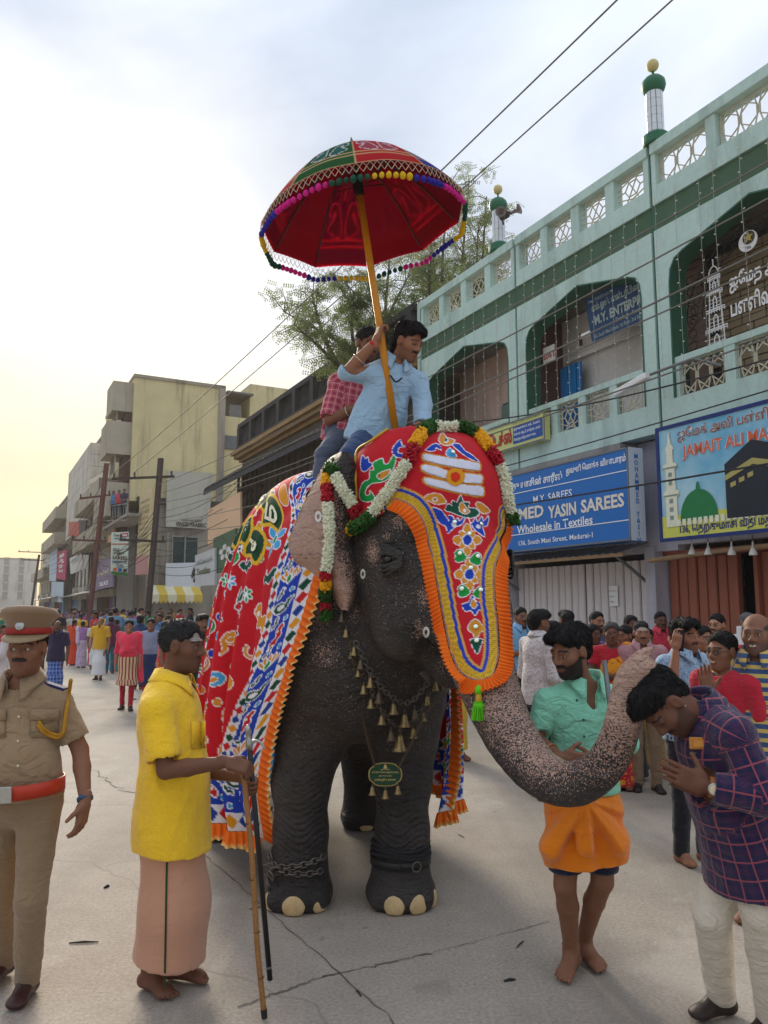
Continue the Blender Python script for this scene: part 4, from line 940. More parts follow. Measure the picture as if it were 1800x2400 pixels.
for i_, (y0_, y1_, h_) in enumerate(((38, 56, 9), (58, 80, 12), (84, 120, 10))): row_building('opposite_building', -24, y0_, y1_, h_, (GRY, YEL, PALEW)[i_], 'building on the opposite side of the street, '+('nearest', 'middle', 'farthest')[i_], 3, depth=10)
o_ = board('fascia_sign', [(210, 1125), (255, 1098), (255, 1160), (208, 1178)], 7.2, 'long pale fascia board with faded brown letters', mat('fascia_pale', srgb(200, 192, 176), .7, var=.1), [('SAREES HOUSE', (.05, .5, .95, .8), .04, mat('brown_ink', (0, 0, 0))), ('பட்டு மாளிகை', (.1, .15, .9, .4), .03, PALE)])
board('magenta_banner', [(136, 1292), (157, 1288), (153, 1360), (131, 1356)], 7.6, 'magenta vertical banner with white Tamil letters', mat('magenta_cloth', srgb(170, 44, 92), .7), [('ஜி', (.25, .74, .75, .9), .03, SWHITE), ('க', (.25, .56, .75, .7), .03, SWHITE), ('ர்', (.25, .38, .75, .52), .03, SWHITE), ('தை', (.25, .2, .75, .34), .03, SWHITE)])
board('blue_white_board', [(118, 1268), (135, 1262), (131, 1362), (115, 1362)], 7.6, 'plain pale blue board beside the magenta banner', mat('paleblue_board', srgb(176, 194, 212), .7))
board('lower_blue_board', [(121, 1364), (148, 1364), (147, 1412), (120, 1410)], 7.5, 'pale lavender-blue hoarding below the magenta banner', mat('paleblue_board', (0, 0, 0)))
board('red_panel', [(161, 1224), (185, 1222), (185, 1257), (160, 1257)], 7.6, 'brick red panel on the clad building', mat('brickred_panel', srgb(168, 70, 54), .7))
board('dark_panel', [(185, 1219), (203, 1219), (192, 1290), (186, 1296)], 7.5, 'tall dark slate panel beside the brick red one', DARKW)
board('tilted_hoarding', [(163, 1308), (191, 1296), (195, 1334), (165, 1346)], 7.0, 'tilted whitish shop hoarding over the stalls', mat('board_pale', (0, 0, 0)), [('Silks', (.2, .55, .8, .85), .02, PALE)])
board('purple_hoarding', [(225, 1320), (263, 1300), (263, 1375), (222, 1384)], 7.0, 'faded purple and cream shop hoarding behind the rusty pole', mat('faded_purple', srgb(128, 116, 142), .7, var=.35, vs=.8), [('துணிகள்', (.15, .4, .85, .62), .04, mat('awning_cream', (0, 0, 0))), ('SILKS', (.3, .1, .8, .24), .03, SWHITE)])
board('tan_hoarding', [(240, 1216), (269, 1210), (269, 1270), (245, 1272)], 7.3, 'shiny tan hoarding behind the tangle of wires', mat('peach_board', (0, 0, 0)))
# ---------------------------------------------------------------- poles and wires
def power_pole(base, top, label, m, arms, name='utility_pole', w=.13):
    base, top = np.array(base, float), np.array(top, float); o = empty(name, base); tag(o, label, 'pole'); b = MB(base)
    b.bar(base, top, w*1.5, w, up=(sT, cT, 0)); b.build('post', m, o, bevel=.01)
    ends = []
    for (h, L, tilt) in arms:
        c = lerp(base, top, h/np.linalg.norm(top-base)); d = np.array([cT, sT, tilt])
        b = MB(base); b.bar(c-d*L*.75, c+d*L*.25, .1, .1); b.build('crossarm', m, o)
        for s_ in (-.72, -.4, .2):
            p = c+d*L*s_+np.array([0, 0, .05]); b = MB(base); b.lathe(p, [(.02, 0), (.05, .03), (.03, .08), (.055, .12), (.03, .2)], 8); b.build('insulator', DARKW, o); ends.append(p+np.array([0, 0, .2]))
    return o, ends
p2b = at(343, 1440, 33); p2b[2] = 0; p2t = at(377, 1074, 33); WOODP = mat('weathered_post', srgb(74, 62, 58), .9, var=.3, vs=3, bump=.4)
pole2, e2 = power_pole(p2b, p2t, 'weathered wooden utility pole with crossarms and tangled cables', WOODP, ((7.4, 2.6, .12), (4.6, 1.9, .0)), w=.15)
p1b = at(206, 1440, 42); p1b[2] = 0; p1t = at(250, 1086, 42)
pole1, e1 = power_pole(p1b, p1t, 'leaning rusty steel utility pole with tangled cables', mat('rust_pole', srgb(104, 66, 58), .8, .2, var=.25, vs=2), ((7.9, 1.6, .2), (5.4, 1.8, .0)), w=.165)
p3b = at(70, 1432, 95); p3b[2] = 0; p3t = at(98, 1300, 95); p3t[0] = at(92, 1300, 95)[0]
pole3, e3 = power_pole(p3b, p3t, 'distant utility pole with two short crossarms at the street end', WOODP, ((8.6, 3.2, 0), (7.6, 2.6, 0)), w=.17)
p4b = at(205, 1432, 90); p4b[0] = at(198, 1432, 90)[0]; p4b[2] = 0; p4t = at(203, 1335, 90)
power_pole(p4b, p4t, 'thin distant utility pole right of the twin-armed one', WOODP, (), w=.12)
CABLE = mat('black_cable', (.03, .03, .032), .6, var=.1); CABG = mat('grey_cable', srgb(116, 112, 104), .6, var=.1)
nw = [0]
def cable(a, c, sag, r, label, m=CABLE, n=22, name='overhead_cable', group='overhead cables'):
    a, c = np.array(a, float), np.array(c, float); pts = [lerp(a, c, t)-np.array([0, 0, sag*4*t*(1-t)]) for t in np.linspace(0, 1, n)]
    b = MB(); b.tube(pts, r, 5); o = b.build(name, m); tag(o, label, 'cable', group); return o
# two thick conductors sweeping up over the parapet
cable(e2[0], at(1545, -10, 8.5)+np.array([1.6, -2.0, 1.1]), .25, .014, 'thick conductor crossing the sky just left of the tall minaret', CABG)
cable(e2[1], at(1690, -15, 9.0)+np.array([1.6, -2.0, 1.1]), .2, .014, 'thick conductor crossing the sky, the one nearest the parapet', CABG)
# bundle along the facade
fb = [((7.8, 2.6, 6.9), .012), ((7.8, 2.6, 6.5), .012), ((7.9, 2.6, 6.0), .014), ((7.9, 2.6, 5.75), .012), ((7.9, 2.6, 4.9), .012), ((8.0, 2.6, 4.35), .010), ((8.1, 2.4, 3.4), .014)]
for i_, (p, r) in enumerate(fb):
    cable(toW(p), lerp(p2b, p2t, .86-.05*i_)+np.array([.05*i_, 0, 0]), .35+.1*(i_ % 3), r, 'grey service cable strung along the mint facade, number %s from the top' % ('one', 'two', 'three', 'four', 'five', 'six', 'seven')[i_], CABG if i_ < 5 else CABLE)
for i_ in range(9):
    a = lerp(p2b, p2t, .5+.03*i_); c = lerp(p1b, p1t, .42+.05*random.random())+np.array([0, 0, random.uniform(-.5, .8)])
    cable(a, c, .3+.7*random.random(), .014, 'drooping cable between the two nearer poles, '+nth(i_, 'from the bottom on the wooden pole'), CABLE, group='cables between the two poles')
for i_ in range(8):
    a = lerp(p2b, p2t, .4+.04*i_); c = toW((8.9, 27+random.uniform(-2, 3), 4+.45*i_))
    cable(a, c, .2+.5*random.random(), .012, 'service cable fanning to the timber house, '+nth(i_, 'from the bottom on the wooden pole'), CABLE, group='cables to the timber house')
for i_ in range(6):
    cable(lerp(p1b, p1t, .6+.06*i_), lerp(p3b, p3t, .75+.04*i_), 1.0+.5*random.random(), .016, 'long cable from the rusty pole down the street, '+nth(i_, 'from the bottom'), CABLE, group='cables down the street')
for i_ in range(7):
    cable(lerp(p1b, p1t, .45+.05*i_), toW((7.4, 50+4*i_, 4+.5*random.random())), .5*random.random(), .014, 'cable from the rusty pole to the shop fronts, '+nth(i_, 'from the bottom'), CABLE, group='cables to the shop fronts')
cable(toW((8.86, 14.8, 5.9)), toW((8.86, 3, 4.95)), .35, .014, 'black cable sagging across the balcony fronts of the mint building')
# street lamp arm on the facade
sl, of = sroot('street_lamp', (8.7, 7.8, 5.0), 'long pale street lamp head on a bracket by the balustrade', 'lamp'); b = MB(of)
b.bar((8.55, 8.55, 5.02), (8.55, 7.9, 5.14), .12, .1); b.build('lamp_head', GRW, sl, bevel=.02); b = MB(of); b.tube([(8.6, 7.95, 5.16), (8.8, 7.3, 5.26), (9.0, 7.0, 5.1)], .022, 6); b.build('arm', STEEL, sl)
# ---------------------------------------------------------------- tree behind the building
BARK = mat('grey_bark', srgb(104, 92, 80), .9, var=.3, vs=4, bump=.5); 
def leafmat(n, c):
    t = NT(n); i = t.new('ShaderNodeObjectInfo'); nz = t.noise(1.5, 3); col = t.mix(t.ramp(nz, .3, .7), tuple(x*.6 for x in c), tuple(x*1.35 for x in c))
    m = t.out(col, .6, 0, .25)
    tr = t.new('ShaderNodeBsdfTranslucent'); t.link(col, tr.inputs[0]); mx = t.new('ShaderNodeMixShader'); mx.inputs[0].default_value = .4
    ou = [n_ for n_ in t.n if n_.type == 'OUTPUT_MATERIAL'][0]; t.link(t.b.outputs[0], mx.inputs[1]); t.link(tr.outputs[0], mx.inputs[2]); t.link(mx.outputs[0], ou.inputs[0]); return m
LEAF = leafmat('feathery_leaf', srgb(122, 134, 84))
def tree(base, tips, label, leaf_n, spread, seed, size=(.10, .035)):
    rs = random.Random(seed); base = np.array(base, float); o = empty('feathery_tree', base); tag(o, label, 'tree'); wood = MB(base); LP = []
    fork = base+np.array([0, 0, 6.0]); wood.tube([base, base+np.array([.1, 0, 3]), fork], [.24, .2, .16], 8)
    for tp in tips:
        tp = np.array(tp, float); d = tp-fork; mid = fork+d*.5+np.array([rs.gauss(0, .3), rs.gauss(0, .3), .5]); pa = spline([fork, mid, tp], 12)
        wood.tube(pa, list(np.linspace(.10, .016, 12)), 6)
        for j in range(22):
            t = rs.uniform(.38, 1.0); i = min(int(t*11), 10); p = lerp(pa[i], pa[i+1], t*11-i); a = rs.uniform(0, 2*PI); L = rs.uniform(.45, 1.2)*spread
            e_ = p+L*np.array([math.cos(a)*.9, math.sin(a)*.9, rs.uniform(-.45, .55)])+unit(d)*.25; tw = spline([p, lerp(p, e_, .5)+np.array([0, 0, .1]), e_+np.array([0, 0, -.08])], 5); wood.tube(tw, list(np.linspace(.016, .005, 5)), 4)
            for q in range(leaf_n):
                u = rs.uniform(.25, 1.05); k = min(int(u*4), 3); LP.append(lerp(tw[k], tw[k+1], min(u*4-k, 1.2))+np.array([rs.gauss(0, .09), rs.gauss(0, .09), rs.gauss(0, .08)]))
    wood.build('trunk', BARK, o)
    # fronds: each a stem with paired leaflets, as small quads
    LP = np.array(LP); n = len(LP); r2 = np.random.default_rng(seed); V = []; F = []
    dirs = r2.normal(size=(n, 3)); dirs[:, 2] = dirs[:, 2]*.4-.35; dirs /= np.linalg.norm(dirs, axis=1)[:, None]
    side = np.cross(dirs, r2.normal(size=(n, 3))); side /= np.linalg.norm(side, axis=1)[:, None]
    VV = []; L, W = size
    for k in range(5):
        for s_ in (-1, 1):
            c = LP+dirs*(L*(.3+.62*k))-base; dd = side*s_*L*.62+dirs*L*.25; ww = dirs*W*.55
            VV.append(np.stack([c, c+dd*.5+ww, c+dd, c+dd*.5-ww], 1))
    VV = np.concatenate(VV).reshape(-1, 3); FF = np.arange(len(VV)).reshape(-1, 4)
    me = np_mesh('crown', VV, FF); c = link('crown', me, o, LEAF); return o
f_ = 15.0
tree(toW((13.5, 13.5, 0)) if False else at(900, 1400, 20)*np.array([1, 1, 0]), [at(x, y, 19+dz) for x, y, dz in ((690, 760, -1), (730, 690, 0), (780, 640, 1), (665, 730, 1), (860, 620, 0), (920, 540, 1), (960, 640, 0), (1010, 600, -1), (830, 680, 1), (980, 690, 0))], 'airy feathery-leaved tree with thin branches behind the umbrella and riders', 14, .85, 3)
tree(at(1080, 1400, 22)*np.array([1, 1, 0]), [at(x, y, 21+dz) for x, y, dz in ((1050, 440, 0), (1100, 420, 1), (1140, 460, 0), (1010, 560, 0), (1080, 560, 1), (1120, 540, -1), (1150, 580, 0), (1060, 640, 1), (1120, 640, 0), (1000, 460, 1))], 'taller feathery-leaved tree rising behind the mint parapet', 15, .9, 5)
# fill the wall plant
r2 = np.random.default_rng(2); VV = []
for k in range(160):
    c = np.array([-.1, 0, .15])+r2.normal(size=3)*np.array([.16, .22, .16]); a = unit(r2.normal(size=3))*.07; c2 = unit(np.cross(a, r2.normal(size=3)))*.03; VV += [c-a, c+c2, c+a, c-c2]
link('leaves', np_mesh('leaves', np.array(VV), np.arange(len(VV)).reshape(-1, 4)), pl, LEAF)
b = MB(); b.tube([(.15, 0, -.12), (-.05, 0, .0), (-.12, .05, .25)], [.02, .015, .006], 5); b.build('stem', BARK, pl)
# ================================================================ THE ELEPHANT
EB = np.array([-.15, 4.85, 0.]); SB = np.array([-.327, .945, 0.]); LB = np.array([-.945, -.327, 0.])     # body origin, axis to the rear, axis to its right flank
def bp(s, l, z): return EB+SB*s+LB*l+np.array([0, 0, z])
RB = np.stack([LB, SB, np.array([0, 0, 1.])], 1)
FH = unit((math.sin(R(27)), -math.cos(R(27)), 0)); HC = np.array([.265, 4.5, 2.15]); RH = np.stack([np.array([FH[1], -FH[0], 0]), FH, np.array([0, 0, 1.])], 1)   # head frame: x its right, y forward, z up
def hp(x, y, z): return HC+RH @ np.array([x, y, z], float)
ep = []
def chain(pts, k=.08):
    for (a, ra), (b_, rb) in zip(pts[:-1], pts[1:]): ep.append(cone(a, b_, ra, rb, k))
# trunk of the body
ep += [ell(bp(.95, 0, 1.72), (.64, 1.15, .80), RB, .2), ell(bp(.15, 0, 1.75), (.55, .55, .82), RB, .2), ell(bp(1.65, 0, 1.72), (.57, .6, .78), RB, .2)]
ep += [ell(bp(.9, 0, 2.42), (.2, .9, .2), RB, .2)]
# neck and chest
ep += [cone(bp(.1, 0, 2.0), hp(0, -.15, .05), .42, .38, .2), cone(bp(.02, 0, 1.35), hp(0, -.2, -.35), .34, .22, .2), ell(bp(-.10, 0, 1.42), (.42, .24, .42), RB, .15)]
# legs
FL = [(at(752, 1520, 4.92), .29), (at(742, 1640, 4.90), .245), (at(730, 1730, 4.88), .205), (at(706, 1830, 4.86), .168), (at(705, 1950, 4.86), .152), (at(702, 2060, 4.85), .160)]
FR = [(at(945, 1520, 4.95), .27), (at(955, 1640, 4.92), .225), (at(950, 1730, 4.89), .190), (at(944, 1830, 4.87), .162), (at(943, 1950, 4.87), .150), (at(939, 2060, 4.86), .160)]
chain(FL); chain(FR)
def foot(c, rx, ry):
    ep.append(cone((c[0], c[1], .20), (c[0], c[1]-.01, .085), rx*.86, rx*1.0, .06)); ep.append(ell((c[0], c[1]-.02, .075), (rx*1.06, ry*1.08, .085), None, .05)); ep.append(rbox((c[0], c[1], .05), (rx*.95, ry*.95, .05), None, .045, .04))
cFL, cFR = at(702, 2110, 4.85), at(939, 2110, 4.86); foot(cFL, .182, .182); foot(cFR, .192, .182)
RL_, RR_ = np.array([-1.22, 6.22, 0]), np.array([-.155, 6.52, 0])
for c, up in ((RL_, bp(1.72, .36, 1.35)), (RR_, bp(1.72, -.36, 1.35))):
    kn = lerp(up, c, .5)+np.array([0, 0, .08])-SB*.1; kn[2] = .82
    chain([(up, .33), (kn, .21), (np.array([c[0], c[1]+.06, .42]), .165), (np.array([c[0], c[1], .16]), .17)], .1); foot(c, .18, .19)
# head
for s in (-1, 1):
    ep += [ell(hp(s*.17, -.04, .36), (.26, .33, .29), RH, .12), ell(hp(s*.27, .02, -.10), (.17, .27, .36), RH, .12), ell(hp(s*.26, .20, .05), (.09, .12, .09), RH, .06)]
    ep += [cone(hp(s*.20, .30, -.22), hp(s*.155, .40, -.52), .115, .085, .07), ell(hp(s*.235, .08, -.42), (.165, .25, .27), RH, .08)]
ep += [ell(hp(0, .10, .10), (.36, .30, .46), RH, .12), ell(hp(0, .24, .20), (.27, .17, .3), RH, .12), cone(hp(0, -.02, -.45), hp(0, .22, -.74), .22, .10, .1)]
# trunk
TR = [(hp(0, .24, .0), .232), (at(1105, 1420, 4.10), .208), (at(1120, 1520, 3.98), .172), (at(1150, 1620, 3.84), .142), (at(1196, 1724, 3.66), .121), (at(1262, 1808, 3.45), .101), (at(1337, 1838, 3.26), .087), (at(1406, 1805, 3.15), .076), (at(1447, 1738, 3.08), .068), (at(1466, 1662, 3.04), .064), (at(1482, 1595, 3.02), .062), (at(1508, 1562, 3.0), .056)]
TPN = 40; TP = spline([p for p, r in TR], TPN); TRr = np.interp(np.linspace(0, len(TR)-1, TPN), range(len(TR)), [r for p, r in TR])
for i in range(TPN-1):
    wob = 1+.022*math.sin(i*2.4)
    ep.append(cone(TP[i], TP[i+1], TRr[i]*wob, TRr[i+1]*wob, .012))
ep.append(ell(TP[-1]+unit(TP[-1]-TP[-2])*.055, (.022, .03, .022), None, .02, op='-'))
ep.append(cone(TP[-1]+np.array([0, 0, .045]), TP[-1]+np.array([.035, -.02, .075]), .022, .012, .03))
EYE = {}
for s in (-1, 1):
    e_ = hp(s*.375, .235, -.135); EYE[s] = e_
    ep += [ell(hp(s*.42, .25, -.125), (.06, .075, .055), RH, .06, op='-'), ell(hp(s*.362, .225, -.13), (.035, .05, .036), RH, .012), cone(hp(s*.388, .17, -.115), hp(s*.375, .285, -.118), .012, .012, .02), cone(hp(s*.385, .175, -.155), hp(s*.37, .28, -.16), .011, .011, .02)]
EV, EQ, EI = sdf(ep, .0155, smooth=1)
EV[:, 2] = np.maximum(EV[:, 2], .002)
# ears: fans of skin, folded at the top, added to the same skin
def ear(flip):
    L = [(800, 1060), (768, 1078), (742, 1122), (716, 1172), (694, 1222), (676, 1276), (690, 1312), (706, 1334), (722, 1356), (744, 1372), (764, 1386), (782, 1408), (800, 1428)]
    Rr = [(812, 1062), (840, 1090), (852, 1125), (856, 1165), (856, 1210), (856, 1255), (856, 1290), (856, 1315), (852, 1340), (848, 1362), (842, 1385), (832, 1408), (815, 1432)]
    nr, nc = 36, 24; Ls = spline([(a, b_, 0) for a, b_ in L], nr); Rs = spline([(a, b_, 0) for a, b_ in Rr], nr); G = np.zeros((nr, nc, 3))
    for i in range(nr):
        for j in range(nc):
            u = j/(nc-1); px = Rs[i, 0]*(1-u)+Ls[i, 0]*u; py = Rs[i, 1]*(1-u)+Ls[i, 1]*u
            dep = 4.25+.15*u+.10*u*u-.05*math.sin(u*PI)+.016*math.sin(i*.75+u*5)*u+.32*(1-u)**5
            G[i, j] = at(px, py, dep)
    V = G.reshape(-1, 3); 
    if flip:
        d = (V-HC) @ RH; d[:, 0] *= -1; V = HC+d @ RH.T
    Q = np.array([(i*nc+j, i*nc+j+1, (i+1)*nc+j+1, (i+1)*nc+j) for i in range(nr-1) for j in range(nc-1)])
    if flip: Q = Q[:, ::-1]
    N = normals(V, Q); th = (.014*(1-.75*np.tile(np.linspace(0, 1, nc), nr)**3))[:, None]
    # front face and back face joined along the rim
    n = len(V); rim = [i*nc+nc-1 for i in range(nr)]; rim = [j for j in range(nc)]+[i*nc+nc-1 for i in range(1, nr)]+[(nr-1)*nc+j for j in range(nc-2, -1, -1)]
    V2 = np.vstack([V+N*th, V-N*th]); F = [Q, Q[:, ::-1]+n]; R4 = [(a, a+n, b_+n, b_) for a, b_ in zip(rim[:-1], rim[1:])]; R4 = np.array(R4)
    if not flip: R4 = R4[:, ::-1]
    u = np.tile(np.linspace(0, 1, nc), nr); v = np.repeat(np.linspace(0, 1, nr), nc)
    return V2, np.vstack(F+[R4]), np.concatenate([u, u]), np.concatenate([v, v])
E1 = ear(False); E2 = ear(True); n0 = len(EV); n1 = len(E1[0])
EVA = np.vstack([EV, E1[0], E2[0]]); EQA = np.vstack([EQ, E1[1]+n0, E2[1]+n0+n1])
# pink (depigmented) amount per vertex and stretch coordinates for wrinkles
def blob(V, c, r): return np.exp(-(((V-np.array(c))/np.array(r))**2).sum(1))
dep = np.zeros(len(EV)); hl = (EV-HC) @ RH; ah = np.abs(hl[:, 0])
tr_d = np.min([np.linalg.norm(EV-p, axis=1)-r for p, r in zip(TP, TRr)], 0); tr_i = np.argmin([np.linalg.norm(EV-p, axis=1)-r for p, r in zip(TP, TRr)], 0)/(TPN-1)
ontr = (tr_d < .03) & (tr_i > .06)
top = np.clip(normals(EV, EQ)[:, 2]*.35+.1, -.25, .3)
dep = np.where(ontr, np.interp(tr_i, [0, .1, .25, .45, .62, .74, .82, 1], [.0, .40, .52, .40, .40, .62, .78, .92])+top*np.interp(tr_i, [0, .3, .5, .7], [.2, .5, .7, .2]), dep)
_bv = BVHTree.FromPolygons([Vector(v) for v in EV], [tuple(int(i) for i in q) for q in EQ])
def bpx(px, py, r, amt, sy=1.0):
    loc, n_, i_, d_ = _bv.ray_cast(Vector((0, 0, CAMH)), Vector(unit(ray(px, py))))
    if loc is None: return 0
    c = np.array(loc); w = EV-c; e = np.array([1, 1, sy]); g = amt*np.exp(-((w/e)**2).sum(1)/r**2)
    m = c-HC; m = HC+RH @ (np.array([-1, 1, 1])*(RH.T @ m)) if c[1] < 4.75 and c[2] > 1.5 else None
    if m is not None: g = np.maximum(g, amt*np.exp(-(((EV-m)/e)**2).sum(1)/r**2))
    return g
hd = np.zeros(len(EV))
for q in ((872, 1290, .10, .62, 1.3), (935, 1222, .075, .60), (905, 1255, .06, .5), (990, 1400, .06, .58, 1.7), (985, 1480, .075, .60, 1.8), (1035, 1560, .07, .5), (828, 1440, .07, .48, 1.6), (740, 1420, .19, .66), (765, 1530, .18, .5), (850, 1420, .10, .40), (900, 1470, .09, .38), (700, 1560, .12, .3), (860, 1600, .10, .3), (960, 1640, .08, .28)): hd = np.maximum(hd, bpx(*q))
hd = np.maximum(hd-bpx(940, 1320, .07, .5), 0)
dep = np.maximum(np.where(ontr, dep, 0), hd)
dep = np.clip(np.maximum(dep, np.where(EV[:, 2] > .9, .33, .17)), 0, 1)
def eard(e): return np.clip(.30+.75*np.clip((e[2]-.22+.45*(e[3]-.35))*1.7, 0, 1), 0, 1)*np.clip(e[3]*5, .4, 1)
DEP = np.concatenate([dep, eard(E1), eard(E2)])
def elephant_skin():
    t = NT('elephant_skin'); a = t.sepx(t.attr('dep', 'Vector')); w = t.co()
    wv = t.noise(9, 2, .5, out=1); va = t.new('ShaderNodeVectorMath', operation='MULTIPLY_ADD'); t.link(wv, va.inputs[0]); va.inputs[1].default_value = (.02,)*3; t.link(w, va.inputs[2])
    f1 = t.noise(125, 2, .5, vec=va.outputs[0]); f2 = t.noise(230, 2, .5); f3 = t.noise(5, 4, .6)
    fr = t.math('ADD', t.math('MULTIPLY', f1, .75), t.math('MULTIPLY', f2, .25))
    amt = t.math('ADD', a[0], t.math('MULTIPLY', t.math('SUBTRACT', f3, .5), .22))
    thr = t.ramp(amt, 0, 1, .78, .24)
    k = t.math('MULTIPLY', t.math('SUBTRACT', fr, thr), 15, True)
    pat = t.noise(2.2, 5, .65); dark = t.mix(t.ramp(pat, .3, .7), (.022, .0195, .0185), (.058, .050, .046))
    dust = t.noise(13, 4, .7); dark = t.mix(t.ramp(dust, .58, .8, 0, .3), dark, (.085, .075, .068))
    pink = t.mix(t.ramp(t.noise(4, 3), .3, .7), (.40, .235, .175), (.52, .335, .255))
    c = t.mix(k, dark, pink)
    wr = t.noise(20, 5, .6, stretch=(1, 1, 1.7), dist=.9); vo = t.voro(38, feature='DISTANCE_TO_EDGE', stretch=(1, 1, 1.9)); big = t.noise(5, 3, .55, stretch=(.7, .7, 2.0), dist=1.6)
    # ring creases along the trunk
    s_ = t.new('ShaderNodeMath', operation='SINE'); ph = t.math('ADD', t.math('MULTIPLY', a[1], 520), t.math('MULTIPLY', t.noise(7, 3), 8)); t.link(ph, s_.inputs[0]); ring = t.math('MULTIPLY', s_.outputs[0], a[2])
    t.bump(big, .9, .06); t.bump(wr, .8, .02); t.bump(t.ramp(vo, 0, .12), .6, .006); t.bump(ring, .45, .010)
    return t.out(c, t.ramp(wr, .3, .7, .5, .72), 0, .4)
dv3 = np.zeros((len(EVA), 3)); dv3[:, 0] = DEP; dv3[:n0, 1] = tr_i; dv3[:n0, 2] = np.where(ontr, 1, 0)
lg_ = (~ontr) & (EV[:, 2] < .95); zl = EV[:, 2]; dv3[:n0, 1] = np.where(lg_, zl*.33+.012*np.sin(EV[:, 0]*22), dv3[:n0, 1]); dv3[:n0, 2] = np.where(lg_, 1.5*np.exp(-((zl-.45)/.11)**2)+.6*np.exp(-((zl-.72)/.16)**2), dv3[:n0, 2])
elephant = empty('elephant', (EB[0], EB[1], 0)); tag(elephant, 'tall painted elephant in festival dress raising its speckled trunk', 'elephant')
eoff = np.array([EB[0], EB[1], 0])
EM = np_mesh('body', EVA-eoff, EQA, True, {'dep': dv3}); ebody = link('body', EM, elephant, elephant_skin())
EBVH = BVHTree.FromPolygons([Vector(v) for v in EVA], [tuple(int(i) for i in q) for q in EQA])
CAMP = np.array([0, 0, CAMH])
def hit(px, py, lift=0.0):
    d = ray(px, py); loc, nrm, i, dist = EBVH.ray_cast(Vector(CAMP), Vector(unit(d)))
    if loc is None: return None, None
    n = np.array(nrm); n = n if n @ d < 0 else -n
    return np.array(loc)+n*lift, n
# eyes: dark ball between heavy lids
for s in (-1, 1):
    er = empty('eye', parent=elephant); Q_ = lambda x, y, z: hp(s*x, y, z)
    b = MB(eoff); V, Q, I = sdf([ell(Q_(.392, .238, -.142), (.024, .03, .024), RH, .004)], .005); link('eyeball', np_mesh('eyeball', V-eoff, Q, True), er, mat('wet_dark_eye', (.012, .008, .006), .12, spec=.6, var=0))
    L = []
    for k, (z, r, bow) in enumerate(((-.118, .011, .016), (-.098, .008, .02), (-.08, .007, .024), (-.170, .010, -.014), (-.192, .008, -.02), (-.214, .007, -.026))):
        P = spline([Q_(.395, .17, z-bow*.6), Q_(.412, .205, z+bow*.4), Q_(.408, .245, z+bow*.5), Q_(.385, .29, z-bow*.4), Q_(.36, .32, z-bow*1.3)], 12)
        L += [cone(P[i], P[i+1], r, r, .006) for i in range(11)]
    V, Q, I = sdf(L, .0055, smooth=2); link('eyelid', np_mesh('eyelid', V-eoff, Q, True, {'dep': np.tile((.0, 0, 0), (len(V), 1))}), er, ebody.data.materials[0])
# ---------------------------------------------------------------- forehead cloth
def z3(p): return (p[0]/2.765+660, p[1]/2.765+960)
RED, GOLD, BLUE, GRN, DGR, WHT, LBL, ORG = [np.array(srgb(*c)) for c in ((196, 18, 34), (214, 142, 34), (24, 62, 176), (18, 150, 62), (10, 78, 58), (232, 232, 238), (66, 160, 214), (240, 112, 18))]
TAN, VIO, YEL = [np.array(srgb(*c)) for c in ((214, 158, 74), (92, 86, 160), (222, 176, 44))]
EBVH0 = _bv
class Paint:
    """paints flat appliqué colours on the vertices of a dense cloth; P = 2-D design coordinates of the vertices"""
    def __init__(s, P, base): s.P = P; s.c = np.tile(base, (len(P), 1)).astype(float)
    def poly(s, pts, col, ow=0.0, ocol=None, smooth=True):
        pts = np.array(pts, float)
        if smooth and len(pts) > 3:
            Q = np.vstack([pts[-1], pts, pts[:2]]); out = []
            for i in range(len(pts)):
                a, b_, c, d = Q[i:i+4]
                for u in (0, .33, .67): out.append(.5*((2*b_)+(c-a)*u+(2*a-5*b_+4*c-d)*u*u+(3*b_-a-3*c+d)*u**3))
            pts = np.array(out)
        lo, hi = pts.min(0)-ow, pts.max(0)+ow; m = np.where((s.P >= lo).all(1) & (s.P <= hi).all(1))[0]
        if not len(m): return
        X = s.P[m]; ins = inpoly(X, pts)
        if ow > 0:
            d = np.full(len(X), 1e9)
            for i in range(len(pts)):
                a, b_ = pts[i], pts[(i+1) % len(pts)]; ab = b_-a; t = np.clip(((X-a) @ ab)/(ab @ ab+1e-9), 0, 1); d = np.minimum(d, np.linalg.norm(X-a-t[:, None]*ab, axis=1))
            s.c[m[d < ow]] = WHT if ocol is None else ocol
            s.c[m[ins & (d >= ow*.35)]] = col
        else: s.c[m[ins]] = col
    def disc(s, c, rx, ry, col): m = (((s.P-np.array(c))/np.array([rx, ry]))**2).sum(1) < 1; s.c[m] = col
    def flower(s, c, rx, ry, n, col, ow, rot=0.0):
        pts = [(c[0]+rx*(.72+.28*math.cos(n*q))*math.cos(q+rot), c[1]+ry*(.72+.28*math.cos(n*q))*math.sin(q+rot)) for q in np.linspace(0, 2*PI, 8*n, endpoint=False)]; s.poly(pts, col, ow, smooth=False)
DL = unit((0, math.cos(R(28)), math.sin(R(28)))); BL = np.array([0, -math.sin(R(28)), math.cos(R(28))])
RC = .46
def pxab(px, py):
    for k in range(60):
        q, n = hit(px, py)
        if q is not None and q[1] < 5.0:
            l = (q-HC) @ RH; return np.array([math.atan2(l[0], l @ DL+.12)*RC, l @ BL])
        px += (1020-px)*.04; py += (1250-py)*.04
Uo = [(929, 1177), (960, 1191), (985, 1224), (1000, 1267), (1014, 1322), (1029, 1394), (1043, 1466), (1058, 1531), (1076, 1575), (1101, 1597), (1127, 1602)]
cen = [pxab(*p) for p in ((1060, 1030), (1078, 1080), (1086, 1125), (1096, 1200), (1108, 1330), (1118, 1440), (1127, 1540), (1130, 1602))]
